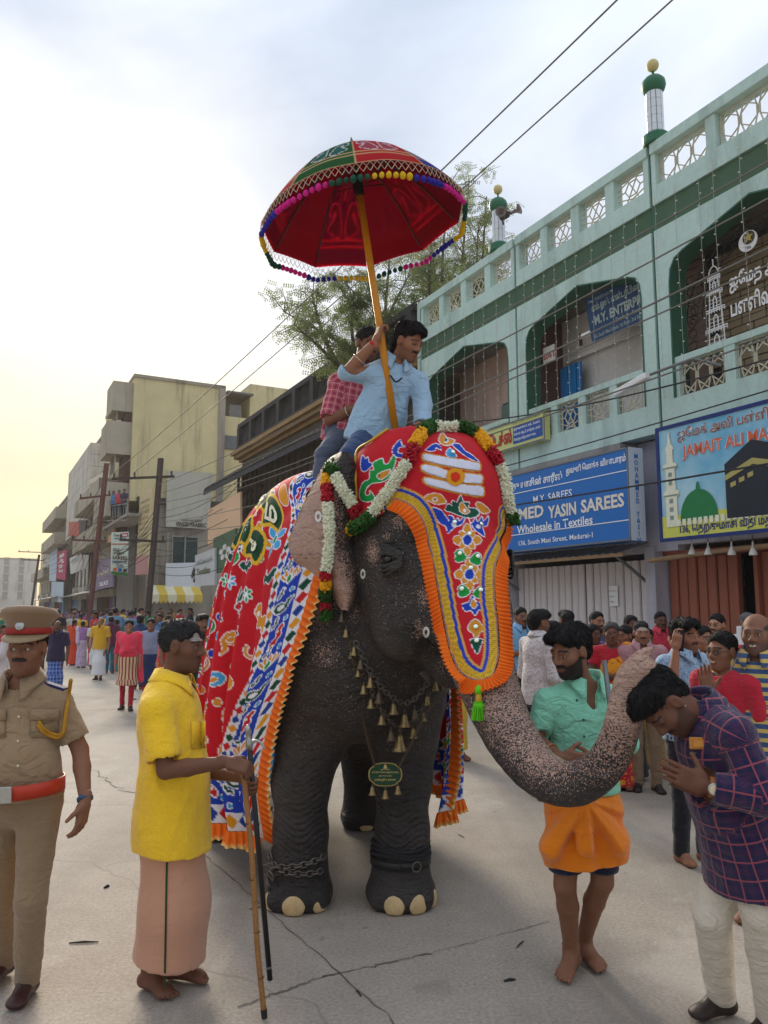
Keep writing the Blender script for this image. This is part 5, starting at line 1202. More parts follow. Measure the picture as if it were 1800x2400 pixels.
cen = np.array(sorted(cen, key=lambda q: q[1])); acen = lambda b_: np.interp(b_, cen[:, 1], cen[:, 0])
UL = [pxab(*p) for p in Uo]
CL = [pxab(*p) for p in ((945, 996), (906, 1004), (868, 1032), (844, 1064), (829, 1112), (828, 1150), (840, 1212), (870, 1232), (905, 1205))]
UR = [pxab(*p) for p in ((1127, 1602), (1159, 1589), (1170, 1539), (1166, 1466), (1159, 1394), (1161, 1322), (1166, 1267), (1180, 1232), (1192, 1214))]
b0 = UR[-1]; topb = max(q[1] for q in CL)+.10
CR = [np.array([b0[0]-.05, b0[1]+.03]), np.array([b0[0]-.12, b0[1]+.12]), np.array([b0[0]-.14, b0[1]+.3]), np.array([b0[0]-.08, topb-.12])]
outline = np.array([np.array([acen(topb)+.10, topb])]+CL+UL+UR[1:]+CR+[np.array([acen(topb)-.10, topb])])
Upath = np.array(UL+UR[1:]); Upath = spline(np.hstack([Upath, np.zeros((len(Upath), 1))]), 240)[:, :2]
def cast_ab(a, b_, lift):
    al = a/RC; dr = DL*math.cos(al)+np.array([math.sin(al), 0, 0]); base = BL*b_-DL*.12; D_ = RH @ dr
    o = HC+RH @ (base+dr*2.5); loc, n, i, d = EBVH0.ray_cast(Vector(o), Vector(-D_))
    if loc is None: return None, None
    n = np.array(n)
    if n @ D_ < 0: n = -n
    n = unit(n+D_*.4); return np.array(loc)+n*lift, n
hs = .0045; aa = np.arange(outline[:, 0].min()-.01, outline[:, 0].max()+.01, hs); bb2 = np.arange(outline[:, 1].min()-.01, outline[:, 1].max()+.01, hs)
A2, B2 = np.meshgrid(aa, bb2, indexing='ij'); PT = np.stack([A2.ravel(), B2.ravel()], 1)
ins = inpoly(PT, outline); VID = np.full(len(PT), -1, int); HV = []; HAB = []
for i in np.where(ins)[0]:
    q, n = cast_ab(PT[i, 0], PT[i, 1], .016)
    if q is None: continue
    VID[i] = len(HV); HV.append(q); HAB.append(PT[i])
HV, HAB = np.array(HV), np.array(HAB); G = VID.reshape(A2.shape)
HQ = np.stack([G[:-1, :-1], G[1:, :-1], G[1:, 1:], G[:-1, 1:]], -1).reshape(-1, 4); HQ = HQ[(HQ >= 0).all(1)]
HQ = HQ[np.linalg.norm(HV[HQ[:, 0]]-HV[HQ[:, 2]], axis=1) < .09]
lab = np.arange(len(HV))
for _ in range(60):
    m_ = lab[HQ].min(1); old = lab.copy(); np.minimum.at(lab, HQ.ravel(), np.repeat(m_, 4)); lab = lab[lab]
    if (lab == old).all(): break
kp = lab == np.bincount(lab[HQ[:, 0]]).argmax(); nid = np.cumsum(kp)-1; HQ = nid[HQ[kp[HQ].all(1)]]; HV, HAB = HV[kp], HAB[kp]
for _ in range(6): HV = relax(HV, HQ, .5)
def proj(V):
    z = V[:, 2]-CAMH; f = V[:, 1]*math.cos(PITCH)+z*math.sin(PITCH); u = -V[:, 1]*math.sin(PITCH)+z*math.cos(PITCH)
    return np.stack([900+FPX*V[:, 0]/f, 1200-FPX*u/f], 1)
PZ = (proj(HV)-np.array([660, 960]))*2.765
pt = Paint(PZ, RED); O_ = 3.6
pt.poly([(740, 262), (738, 340), (715, 400), (690, 450), (640, 470), (580, 480), (545, 520), (545, 556), (572, 548), (572, 525), (603, 570), (580, 592), (540, 597), (508, 575), (508, 520), (530, 470), (568, 450), (572, 395), (600, 390), (590, 350), (620, 328), (655, 318), (662, 350), (690, 350), (720, 300)], GRN, O_)
pt.poly([(718, 258), (745, 215), (772, 195), (778, 228), (810, 240), (762, 245), (756, 280), (800, 288), (780, 312), (735, 300)], BLUE, O_)
pt.poly([(513, 335), (525, 295), (545, 320), (558, 308), (566, 340), (590, 352), (562, 385), (535, 402), (515, 385)], BLUE, O_)
pt.poly([(618, 425), (655, 402), (705, 388), (685, 430), (640, 452)], GOLD, O_); pt.disc((632, 430), 12, 12, TAN*.5)
pt.poly([(1018, 200), (1040, 148), (1070, 180), (1122, 198), (1092, 228), (1050, 228)], GOLD, O_); pt.disc((1068, 198), 14, 18, WHT); pt.disc((1066, 195), 9, 12, DGR)
pt.poly([(935, 262), (985, 222), (1022, 230), (1032, 262), (1002, 245), (990, 268)], BLUE, O_); pt.poly([(1108, 230), (1150, 222), (1190, 268), (1225, 288), (1282, 338), (1230, 322), (1180, 292)], BLUE, O_)
pt.poly([(1066, 290), (1090, 248), (1132, 300), (1110, 318)], LBL, O_)
STR = [[(912, 302), (930, 285), (1050, 308), (1180, 328), (1275, 348), (1288, 372), (1272, 397), (1150, 382), (1020, 357), (925, 330)],
       [(903, 372), (925, 355), (1010, 370), (1080, 400), (1180, 413), (1290, 423), (1302, 455), (1286, 482), (1180, 475), (1060, 450), (960, 420), (912, 396)],
       [(918, 457), (940, 440), (1040, 460), (1150, 483), (1290, 495), (1312, 528), (1296, 562), (1180, 547), (1060, 521), (950, 490)]]
LIL = np.array(srgb(222, 222, 238))
for s_ in STR: pt.poly(s_, LIL, 8, GOLD)
pt.poly([(913, 587), (960, 545), (1030, 550), (1065, 602), (1000, 612), (958, 592)], GOLD, O_); pt.disc((995, 582), 18, 16, WHT); pt.disc((995, 582), 12, 11, GOLD*.7)
pt.poly([(1258, 612), (1290, 604), (1352, 657), (1300, 672)], GOLD, O_)
pt.poly([(972, 640), (1030, 650), (1062, 690), (1085, 722), (1082, 688), (1110, 693), (1116, 728), (1140, 700), (1152, 724), (1190, 690), (1172, 740), (1122, 762), (1075, 802), (1068, 760), (1020, 730)], BLUE, O_)
pt.poly([(1205, 690), (1230, 738), (1258, 700), (1272, 730), (1298, 690), (1308, 725), (1342, 688), (1332, 750), (1302, 762), (1316, 822), (1270, 792), (1240, 762)], BLUE, O_)
pt.disc((1118, 745), 16, 16, WHT); pt.disc((1276, 758), 14, 14, WHT)
pt.poly([(1060, 652), (1080, 610), (1108, 625), (1104, 588), (1135, 600), (1160, 556), (1182, 600), (1216, 598), (1212, 634), (1252, 638), (1282, 670), (1255, 697), (1200, 700), (1140, 682), (1095, 664)], DGR, O_)
pt.poly([(1150, 650), (1165, 600), (1198, 635), (1218, 662), (1186, 676)], GOLD, O_); pt.disc((1185, 655), 11, 13, WHT)
for c, rx, ry in (((1203, 845), 94, 108), ((1218, 1068), 100, 112)):
    pt.flower(c, rx, ry, 4, GOLD, O_, PI/4*0); pt.flower(c, rx*.72, ry*.72, 4, GOLD, O_, PI/4); pt.disc(c, rx*.36, ry*.36, WHT); pt.disc(c, rx*.30, ry*.30, BLUE)
for c, sx in (((1150, 945), 1), ((1266, 965), -1), ((1172, 1172), 1), ((1288, 1182), -1)):
    pt.poly([(c[0]+sx*a, c[1]+b_) for a, b_ in ((50, 12), (14, -34), (-14, -34), (-30, -12), (-22, 6), (-30, 22), (-16, 42), (16, 40))], GRN, O_)
pt.poly([(1165, 1262), (1210, 1250), (1236, 1202), (1264, 1245), (1318, 1260), (1302, 1302), (1276, 1296), (1256, 1334), (1226, 1302), (1192, 1306)], BLUE, O_); pt.poly([(1224, 1262), (1241, 1228), (1266, 1266), (1245, 1288)], GOLD, O_)
pt.poly([(1255, 1356), (1300, 1398), (1307, 1430), (1286, 1446), (1262, 1484), (1235, 1446), (1210, 1430), (1214, 1396)], GOLD, O_); pt.poly([(1222, 1492), (1260, 1484), (1302, 1492), (1291, 1530), (1268, 1584), (1234, 1530)], DGR, O_)
# braid bands that follow the U-shaped edge
dU = np.full(len(HAB), 1e9); sU = np.zeros(len(HAB)); arc = np.concatenate([[0], np.cumsum(np.linalg.norm(np.diff(Upath, axis=0), axis=1))])
for i in range(len(Upath)-1):
    a, c = Upath[i], Upath[i+1]; ab = c-a; t = np.clip(((HAB-a) @ ab)/(ab @ ab+1e-12), 0, 1); d = np.linalg.norm(HAB-a-t[:, None]*ab, axis=1); w_ = d < dU; dU[w_] = d[w_]; sU[w_] = arc[i]+t[w_]*np.linalg.norm(ab)
for lo, hi, c in ((0, .010, TAN), (.010, .014, VIO), (.014, .019, TAN), (.019, .050, YEL), (.050, .064, BLUE), (.064, .074, TAN)): pt.c[(dU >= lo) & (dU < hi)] = c
zz2 = (dU > .021) & (dU < .048) & (np.abs(((sU/.011) % 1)-.5+(dU-.035)*14) < .16); pt.c[zz2] = YEL*.45
fcl = empty('forehead_cloth', HC*np.array([1, 1, 0])+np.array([0, 0, 2.0])); tag(fcl, 'red appliqué forehead cloth with white tilak bars on the elephant', 'cloth'); fo = np.array(fcl.location)
CLM = mat_attr('applique_cloth', .8, bump=.35, bs=180, bd=.002, var=.14, vs=25)
link('panel', np_mesh('panel', HV-fo, HQ, True, {'col': pt.c}), fcl, CLM)
HN = normals(HV, HQ)
def patch(mask, lift, col, name, parent, off):
    """a raised piece of appliqué cut from the cloth surface"""
    f = mask[HQ].all(1); q = HQ[f]
    if not len(q): return None
    u, inv = np.unique(q, return_inverse=True); V = HV[u]+HN[u]*lift; qq = inv.reshape(-1, 4)
    return link(name, np_mesh(name, V-off, qq, True, {'col': np.tile(col, (len(V), 1))}), parent, CLM)
HN *= np.sign(((HV-HC)*HN).sum(1).mean())
for s_ in STR: patch(inpoly(PZ, np.array(s_, float)), .006, LIL, 'tilak_bar', fcl, fo)
m_ = (((PZ-np.array([1122, 440]))/np.array([64, 60]))**2).sum(1); patch(m_ < 1, .009, np.array(srgb(226, 152, 24)), 'tilak_disc', fcl, fo); patch(m_ < .30, .013, np.array(srgb(214, 44, 20)), 'tilak_centre', fcl, fo)
MIR = NT('mirror_sequin').out((.75, .85, .7), .12, .9)
for c in ((1208, 820), (1222, 1040), (1156, 946), (1262, 965), (1176, 1172), (1283, 1182), (1258, 1420), (1265, 1508), (1120, 745), (1277, 758), (1100, 295)):
    q, n = hit(*z3(c), .030)
    if q is None: continue
    b = MB(fo); b.lathe(q, [(.001, -.002), (.012, -.002), (.013, .0), (.010, .003), (.001, .004)], 10, axis=n); b.build('mirror', MIR, fcl, smooth=True)
# pleated orange frill round the U edge
def frill(P0, P1, N, pitch, depth, col, name, parent, off, edge=None, m=None):
    """P0 inner line, P1 outer line (n,3), N outward normals; pleats stand along the line"""
    L = np.concatenate([[0], np.cumsum(np.linalg.norm(np.diff(P1, axis=0), axis=1))]); n = int(L[-1]/pitch*6); t = np.linspace(0, L[-1], n)
    it = lambda A: np.stack([np.interp(t, L, A[:, c]) for c in range(3)], 1); a, b_, nn = it(P0), it(P1), it(N); ph = 2*PI*t/pitch+.5*np.sin(t*9); w_ = np.sign(np.sin(ph))*np.abs(np.sin(ph))**.6
    rows = []; cols = []
    for v in (0, .12, .4, .7, .93, 1.0): rows.append(a*(1-v)+b_*v+nn*(.004+depth*(.25+.75*v)*(w_[:, None]*.5+.5))); cols.append(np.tile(col if not (edge is not None and v >= .93) else edge, (n, 1)))
    V = np.concatenate(rows); C = np.concatenate(cols); k = len(rows); Q = np.array([(r_*n+i, r_*n+i+1, (r_+1)*n+i+1, (r_+1)*n+i) for r_ in range(k-1) for i in range(n-1)])
    return link(name, np_mesh(name, V-off, Q, True, {'col': C}), parent, m or CLM)
P0, P1, NN = [], [], []
cb = Upath.mean(0)
for i, q in enumerate(Upath):
    tg = Upath[min(i+1, len(Upath)-1)]-Upath[max(i-1, 0)]; nv = unit(np.array([tg[1], -tg[0], 0]))[:2]
    if nv @ (q-np.array([acen(q[1]), q[1]+.15])) < 0: nv = -nv
    a, n = cast_ab(*(q-nv*.008), .019); o_, n2 = cast_ab(*(q+nv*.055), .022)
    if a is None: continue
    if o_ is None or np.linalg.norm(o_-a) > .10: o_ = a+(RH @ (np.array([nv[0], 0, 0])+BL*nv[1]))*.045
    P0.append(a); P1.append(o_); NN.append(n)
P0, P1, NN = map(np.array, (P0, P1, NN))
for _ in range(8):
    for A in (P0, P1): A[1:-1] = A[1:-1]*.5+(A[:-2]+A[2:])*.25
frill(P0, P1, NN, .022, .022, ORG, 'frill', fcl, fo)
# gold rope along the crown edge
rp = [cast_ab(q[0]-.004, q[1], .024)[0] for q in CL[1:7]]; rp = [p for p in rp if p is not None]
b = MB(fo); b.tube(spline(rp, 40), .009, 6); b.build('edge_rope', mat('gold_braid', srgb(206, 160, 52), .5, .3, bump=.6, bs=160), fcl, smooth=True)
# green tassel at the tip
tq, tn = hit(1130, 1612, .03); ts = empty('tassel', parent=fcl); LG = mat('lime_yarn', srgb(96, 196, 20), .8, var=.25, vs=40)
dn = np.array([0, 0, -1.0]); tq = tq+unit(tn)*.012
b = MB(fo); b.lathe(tq, [(.002, 0), (.015, -.012), (.019, -.028), (.012, -.044)], 12); b.build('knot', LG, ts, smooth=True)
b = MB(fo); b.lathe(tq+dn*.042, [(.014, 0), (.016, -.02), (.014, -.035)], 12); b.build('gold_wrap', mat('gold_braid', (0, 0, 0)), ts)
b = MB(fo)
for k in range(46):
    q = 2*PI*k/46; r0 = .006+.014*((k*7) % 5)/5; tp_ = tq+dn*.075; b.tube([tp_+np.array([r0*math.cos(q), r0*math.sin(q), 0]), tp_+np.array([r0*1.6*math.cos(q), r0*1.6*math.sin(q), -.035]), tp_+np.array([(.012+r0)*1.2*math.cos(q), (.012+r0)*1.2*math.sin(q), -.085])], .0032, 3, False)
b.lathe(tq+dn*.075, [(.012, 0), (.026, -.018), (.022, -.034)], 12); b.build('strands', LG, ts)
# ---------------------------------------------------------------- painted marks and toenails on the elephant
CHK = mat('chalk_paint', srgb(216, 214, 208), .9, var=.15, vs=60)
for (px, py, w_, h_) in ((747, 1211, 8, 13), (852, 1345, 6, 12), (1000, 1481, 8, 13)):
    P = []; Nn = None
    for k in range(20):
        q = 2*PI*k/20
        for r_ in (1.0, .45): a, n = hit(px+w_*r_*math.cos(q), py+h_*r_*math.sin(q), .004); P.append(a if a is not None else P[-1])
    b = MB(eoff); b.add(P, [(2*i, 2*i+1, (2*i+3) % 40, (2*i+2) % 40) for i in range(20)]); b.build('painted_ring', CHK, elephant, smooth=True)
NAIL = mat('toenail_horn', srgb(206, 178, 130), .55, var=.28, vs=22, bump=.25, bs=60, spec=.4)
def nails(c, angs, rx, sz):
    for a, s_ in zip(angs, sz):
        d = np.array([math.sin(R(a)), -math.cos(R(a)), 0]); p = np.array([c[0], c[1]-.01, .052])+d*rx; t_ = np.array([d[1]*-1, d[0], 0])*-1
        Rm = np.stack([np.cross(d, (0, 0, 1)), d, np.array([0, 0, 1.])], 1); V, Q, I = sdf([ell(p, (.060*s_, .024, .060*s_**.4), Rm, .01)], .008, cuts=[((0, 0, .004), (0, 0, -1))], smooth=2)
        link('toenail', np_mesh('toenail', V-eoff, Q, True), elephant, NAIL)
nails(cFL, (-54, -4, 44), .193, (.95, 1.15, .95)); nails(cFR, (-52, -12, 30, 70), .198, (.85, 1.05, 1.05, .85)); nails(RR_, (-50, 5, 50), .185, (.9, 1, .9)); nails(RL_, (-30, 25, 70), .185, (1, 1, .9))
# ---------------------------------------------------------------- caparison
def fe(px, py, f):
    loc, n, i_, d_ = EBVH0.ray_cast(Vector(CAMP), Vector(unit(ray(px, py))))
    return np.array(loc)+unit(CAMP-np.array(loc))*.05 if loc is not None and abs(loc[1]-f) < .5 else at(px, py, f)
front = [bp(.2, 0, 2.62), bp(.10, .30, 2.45), fe(760, 1250, 4.6), fe(728, 1380, 4.6), fe(684, 1530, 4.62), fe(632, 1690, 4.7), at(604, 1840, 4.82), at(618, 1965, 4.92)]
def bodycol(s, L): return [bp(s, l, z) for l, z in L]
cols = [front, bodycol(.30, [(0, 2.70), (.34, 2.60), (.56, 2.32), (.66, 1.98), (.72, 1.55), (.76, 1.1), (.76, .7), (.72, .42)]),
        bodycol(.62, [(0, 2.74), (.36, 2.64), (.60, 2.36), (.72, 2.0), (.78, 1.55), (.82, 1.1), (.84, .78), (.86, .46)]),
        bodycol(.95, [(0, 2.72), (.36, 2.62), (.60, 2.34), (.72, 1.98), (.78, 1.53), (.82, 1.1), (.84, .78), (.85, .46)]),
        bodycol(1.38, [(0, 2.60), (.34, 2.50), (.56, 2.24), (.68, 1.9), (.74, 1.48), (.78, 1.05), (.80, .74), (.82, .46)]),
        bodycol(1.85, [(0, 2.56), (.32, 2.46), (.54, 2.2), (.66, 1.86), (.72, 1.45), (.76, 1.03), (.79, .74), (.81, .46)])]
NVc, NUc = 430, 430
rowsv = np.array([spline(c, NVc) for c in cols])            # (6,NV,3)
CG = np.zeros((NUc, NVc, 3))
NC_ = 64
CC = np.stack([spline(rowsv[:, j], NC_) for j in np.linspace(0, NVc-1, NC_).astype(int)], 1)
for it in range(3):        # keep the cloth clear of the hide below it
    for i in range(NC_):
        for j in range(NC_):
            loc, n_, k_, d_ = EBVH0.find_nearest(Vector(CC[i, j]))
            s_ = (Vector(CC[i, j])-loc).dot(n_)
            if s_ < .04: CC[i, j] += np.array(n_)*(.04-s_)
    if it < 2: CC[1:-1, 1:-1] = CC[1:-1, 1:-1]*.6+(CC[:-2, 1:-1]+CC[2:, 1:-1]+CC[1:-1, :-2]+CC[1:-1, 2:])*.1
T1 = np.stack([spline(CC[:, j], NUc) for j in range(NC_)], 1)
for i in range(NUc): CG[i] = spline(T1[i], NVc)
uu, vv = np.linspace(0, 1, NUc)[:, None], np.linspace(0, 1, NVc)[None, :]
amp = np.clip((vv-.22)/.5, 0, 1)*.058*np.clip(uu*4-.1, 0, 1); wave = np.sin(2*PI*(uu*9.2+.5*np.sin(uu*7))+1.2*vv)+.45*np.sin(2*PI*uu*17+2.1)
CG += (LB[None, None]*(amp*wave)[..., None]+SB[None, None]*(amp*.5*np.cos(2*PI*uu*9.2))[..., None])
CV = CG.reshape(-1, 3); CQ = np.array([(i*NVc+j, i*NVc+j+1, (i+1)*NVc+j+1, (i+1)*NVc+j) for i in range(NUc-1) for j in range(NVc-1)])[:, ::-1]
smo = rowsv  # design coordinates in metres: U from the front edge, W up from the hem
Uf = np.concatenate([np.zeros((1, NVc)), np.cumsum(np.linalg.norm(np.diff(CG, axis=0), axis=2)*.86, axis=0)]); Wd = np.cumsum(np.linalg.norm(np.diff(CG, axis=1), axis=2), axis=1); Wd = np.concatenate([np.zeros((NUc, 1)), Wd], 1); Wh = Wd[:, -1:]-Wd
Ur = Uf[-1:]-Uf; U_, D_, H_, Rr_ = Uf.ravel(), Wd.ravel(), Wh.ravel(), Ur.ravel()
# (U along, D down from the ridge) is the drawing plane
cp = Paint(np.stack([U_, D_], 1), RED)
H_ = H_*.72; edge = np.minimum(np.minimum(U_, Rr_), H_)
rs = random.Random(4); pal = [GOLD, BLUE, DGR, GRN, LBL, GOLD, DGR]
def motif(P, u, d, s, kind, c1, c2, ow=.006, rot=0.0):
    cr, sr = math.cos(rot), math.sin(rot); T = lambda pts: [(u+s*(x*cr-y*sr), d+s*(x*sr+y*cr)) for x, y in pts]
    if kind == 0:      # paisley
        P.poly(T([(0, -1), (.45, -.7), (.6, -.1), (.35, .45), (-.15, .6), (-.6, .95), (-.5, .4), (-.15, .2), (-.35, -.2), (-.35, -.7)]), c1, ow); P.poly(T([(.05, -.55), (.28, -.2), (.1, .15), (-.1, -.15)]), c2, ow*.8)
    elif kind == 1:    # flower
        for k in range(6): a = k*PI/3; P.poly(T([(.2*math.cos(a), .2*math.sin(a)), (.7*math.cos(a-.35), .7*math.sin(a-.35)), (.98*math.cos(a), .98*math.sin(a)), (.7*math.cos(a+.35), .7*math.sin(a+.35))]), c1, ow)
        P.disc((u, d), s*.3, s*.3, WHT); P.disc((u, d), s*.24, s*.24, c2)
    elif kind == 2:    # lotus
        for a in (-.9, -.45, .45, .9, 0): P.poly(T([(0, .5), (.9*math.sin(a)-.18, .1-.5*math.cos(a)), (1.05*math.sin(a), .2-1.1*math.cos(a)), (.9*math.sin(a)+.18, .1-.5*math.cos(a))]), c1, ow)
        P.poly(T([(0, .55), (-.25, .1), (0, -.3), (.25, .1)]), c2, ow)
    elif kind == 3:    # leaf scroll
        P.poly(T([(-.9, .3), (-.4, -.2), (.1, -.1), (.5, -.6), (.95, -.5), (.8, 0), (.4, .15), (.2, .5), (-.3, .35), (-.6, .6)]), c1, ow); P.disc((u+s*.55*cr, d-s*.3), s*.14, s*.14, WHT)
    elif kind == 4:    # curled stem
        q = np.linspace(0, 4.2, 14); P.poly(T([(.75*math.cos(t)*(1-t/8)+0, .75*math.sin(t)*(1-t/8)) for t in q]+[(.5*math.cos(t)*(1-t/8), .5*math.sin(t)*(1-t/8)) for t in q[::-1]]), c1, ow)
    elif kind == 5: P.disc((u, d), s*.5+ow, s*.5+ow, WHT); P.disc((u, d), s*.5, s*.5, c1)
Dmax = D_.max()
for d in np.arange(.30, Dmax, .25):          # scattered figures on the red field
    for u in np.arange(.36, Uf.max()-.25, .24):
        k = rs.choice([0, 1, 2, 3, 4, 3, 0, 5]); c1, c2 = rs.choice(pal), rs.choice([RED, WHT, GOLD, GRN]); motif(cp, u+rs.uniform(-.05, .05), d+rs.uniform(-.05, .05), rs.uniform(.085, .125), k, c1, c2, .0052, rs.uniform(-1, 1))
        motif(cp, u+.15, d+.15, .05, rs.choice([5, 1, 3]), rs.choice(pal), WHT, .005)
# arc of green letter panels with gold rims near the top
GPAN = np.array(srgb(18, 66, 38))
lets = []
for (u0, d0) in [(.50, .66), (.70, .58), (.90, .56), (1.10, .62), (.62, .90), (.84, .84), (1.06, .88), (1.3, .74), (1.36, 1.0)]:
    cp.poly([(u0-.10, d0-.07), (u0, d0-.105), (u0+.10, d0-.07), (u0+.10, d0+.085), (u0, d0+.06), (u0-.10, d0+.085)], GPAN, .018, YEL); lets.append((u0, d0))
# borders: diamonds, blue band, diamonds
bord = edge < .27; cp.c[bord] = np.where((edge[bord] < .08)[:, None], WHT*.95, np.where((edge[bord] < .215)[:, None], BLUE, WHT*.95))
along = np.where(H_ <= np.minimum(U_, Rr_), U_, D_)
dia = [np.array(srgb(*c)) for c in ((196, 22, 36), (24, 62, 150), (222, 150, 30), (14, 70, 50))]
for lo, hi, pch in ((.006, .076, .078), (.219, .267, .058)):
    mid, hw = (lo+hi)/2, (hi-lo)/2; m_ = (edge > lo) & (edge < hi); ph = along[m_]/pch; k = np.floor(ph).astype(int); fr = np.abs(ph-k-.5)*2*.52/.5; ins_ = fr+np.abs(edge[m_]-mid)/hw < 1.0
    sub = np.where(m_)[0][ins_]; cp.c[sub] = np.array(dia)[k[ins_] % 4]
# figures in the blue band, drawn down the front and along the hem
bp2 = Paint(np.stack([edge, along], 1), RED); bp2.c = cp.c
hem = H_ <= np.minimum(U_, Rr_)
class Sub(Paint):
    def __init__(s, P, c, m): s.P = np.where(m[:, None], P, 99.0); s.c = c
for m_, L in ((~hem & (U_ < Rr_), Dmax), (hem, Uf.max()), (~hem & (U_ >= Rr_), Dmax)):
    q = Sub(np.stack([edge, along], 1), cp.c, m_)
    for i, a in enumerate(np.arange(.10, L, .17)):
        motif(q, .148, a, .066, (2, 0, 3)[i % 3], (GOLD, DGR, RED)[i % 3], (GRN, WHT, GRN)[i % 3], .005, (PI/2 if i % 3 else 0)); motif(q, .18, a+.085, .034, 3, DGR, WHT, .006, 1.5); motif(q, .11, a+.085, .024, 5, LBL, WHT, .005)
cap = empty('caparison', (EB[0]+SB[0], EB[1]+SB[1], 0)); tag(cap, 'long red, blue and white appliqué caparison hung over the elephant', 'caparison'); co_ = np.array(cap.location)
CAPM = mat_attr('caparison_cloth', .85, bump=.3, bs=140, bd=.002, var=.14, vs=18)
def mir(V):
    d = V-EB; l = d @ LB; return V-2*np.outer(l, LB)
for side in (0, 1):
    V = CV if side == 0 else mir(CV); Q = CQ if side == 0 else CQ[:, ::-1]; nm = 'flank_panel'
    if side:
        ks = np.ix_(np.arange(44, NUc, 2), np.arange(0, NVc, 2)); idx = np.arange(NUc*NVc).reshape(NUc, NVc)[ks]; V = V[idx.ravel()]; Cc = cp.c[idx.ravel()]; a_, b_2 = idx.shape; I2 = np.arange(a_*b_2).reshape(a_, b_2)
        Q = np.stack([I2[:-1, :-1], I2[:-1, 1:], I2[1:, 1:], I2[1:, :-1]], -1).reshape(-1, 4)
    else: Cc = cp.c
    o = link(nm, np_mesh(nm, V-co_, Q, True, {'col': Cc}), cap, CAPM)
    i0 = 44 if side else 0; P0 = CG[i0, 80:]; P1_ = P0+unit(at(600, 1500, 4.6)-at(560, 1480, 4.6))*.0
    # outward direction at the front edge: away from the cloth
    out = CG[i0, 80:]-CG[i0+10, 80:]; out /= np.linalg.norm(out, axis=1)[:, None]+1e-9
    for _ in range(40): out[1:-1] = out[1:-1]*.4+(out[:-2]+out[2:])*.3
    nn = np.cross(out, np.gradient(P0, axis=0)); nn /= np.linalg.norm(nn, axis=1)[:, None]+1e-9
    if nn.mean(0) @ np.array([0, -1, 0]) < 0: nn = -nn
    P1_ = P0+out*.085+np.array([0, 0, -.01])
    hemP = CG[i0+5::2, -1]; hout = np.tile([0, 0, -1.0], (len(hemP), 1)); hn = np.cross(np.gradient(hemP, axis=0), hout); hn /= np.linalg.norm(hn, axis=1)[:, None]+1e-9
    if hn.mean(0) @ LB < 0: hn = -hn
    hP1 = hemP+hout*.09+hn*.015
    if side: P0, P1_, hemP, hP1 = map(mir, (P0, P1_, hemP, hP1)); nn = nn-2*np.outer(nn @ LB, LB); hn = -hn
    GE = np.array(srgb(236, 190, 110))
    frill(P0, P1_, nn, .045, .035, ORG*.95, 'front_frill', cap, co_, edge=GE); frill(hemP, hP1, hn, .04, .03, ORG*.95, 'hem_frill', cap, co_, edge=GE)
# Tamil letters on the green panels
LETM = mat('embroidered_letter', srgb(226, 220, 190), .8)
KT = np.stack([U_, D_], 1)
CN_ = normals(CV, CQ); CN_ *= np.sign((CN_ @ LB).mean())
for i, (u0, d0) in enumerate(lets):
    ch = 'மீனாட்சிசுந்தரேஸ்வரர்கோவில்'.replace('்', '')[i*2 % 22]
    me = text_mesh(ch, .03); n_ = len(me.vertices)
    if not n_: continue
    c3 = np.empty(n_*3, np.float32); me.vertices.foreach_get('co', c3); c3 = c3.reshape(-1, 3); c3[:, :2] -= (c3[:, :2].min(0)+c3[:, :2].max(0))/2; c3 *= .125/np.abs(c3[:, :2]).max()*.5
    near = np.where((np.abs(U_-u0) < .14) & (np.abs(D_-d0) < .14))[0]
    if not len(near): continue
    pos = []
    for x, y, _ in c3:
        k = near[np.argmin((U_[near]-(u0-x))**2+(D_[near]-(d0-y))**2)]; pos.append(CV[k]+CN_[k]*.012)
    me.vertices.foreach_set('co', (np.array(pos)-co_).astype(np.float32).ravel()); me.update(); me.materials.clear(); link('letter', me, cap, LETM)
# ---------------------------------------------------------------- garlands
rg = np.random.default_rng(11)
def bud_mesh(P, T, r, L, w, n, out=.75, kind='bud', jit=.3):
    """n small solid buds / petals packed round a path"""
    P = np.array(P); seg = np.concatenate([[0], np.cumsum(np.linalg.norm(np.diff(P, axis=0), axis=1))]); t = rg.uniform(0, seg[-1], n)
    C = np.stack([np.interp(t, seg, P[:, c]) for c in range(3)], 1); tg = np.gradient(P, axis=0); tg = np.stack([np.interp(t, seg, tg[:, c]) for c in range(3)], 1); tg /= np.linalg.norm(tg, axis=1)[:, None]+1e-9
    d = rg.normal(size=(n, 3)); d -= tg*(d*tg).sum(1)[:, None]*.85; d /= np.linalg.norm(d, axis=1)[:, None]; ax = d*out+tg*rg.choice([-1, 1], (n, 1))*(1-out)+rg.normal(size=(n, 3))*jit; ax /= np.linalg.norm(ax, axis=1)[:, None]
    C = C+d*r*rg.uniform(.55, 1.0, (n, 1)); s = np.cross(ax, rg.normal(size=(n, 3))); s /= np.linalg.norm(s, axis=1)[:, None]; q = np.cross(ax, s); ww = (w*rg.uniform(.7, 1.2, (n, 1))); LL = L*rg.uniform(.7, 1.2, (n, 1))
    flat = .25 if kind == 'leaf' else 1
    V = np.stack([C-ax*LL*.5, C+s*ww, C+q*ww*flat, C-s*ww, C-q*ww*flat, C+ax*LL*.5], 1).reshape(-1, 3)
    b0 = (np.arange(n)*6)[:, None]; F = np.concatenate([b0+np.array(f) for f in ((0, 2, 1), (0, 3, 2), (0, 4, 3), (0, 1, 4), (5, 1, 2), (5, 2, 3), (5, 3, 4), (5, 4, 1))])
    return V, F
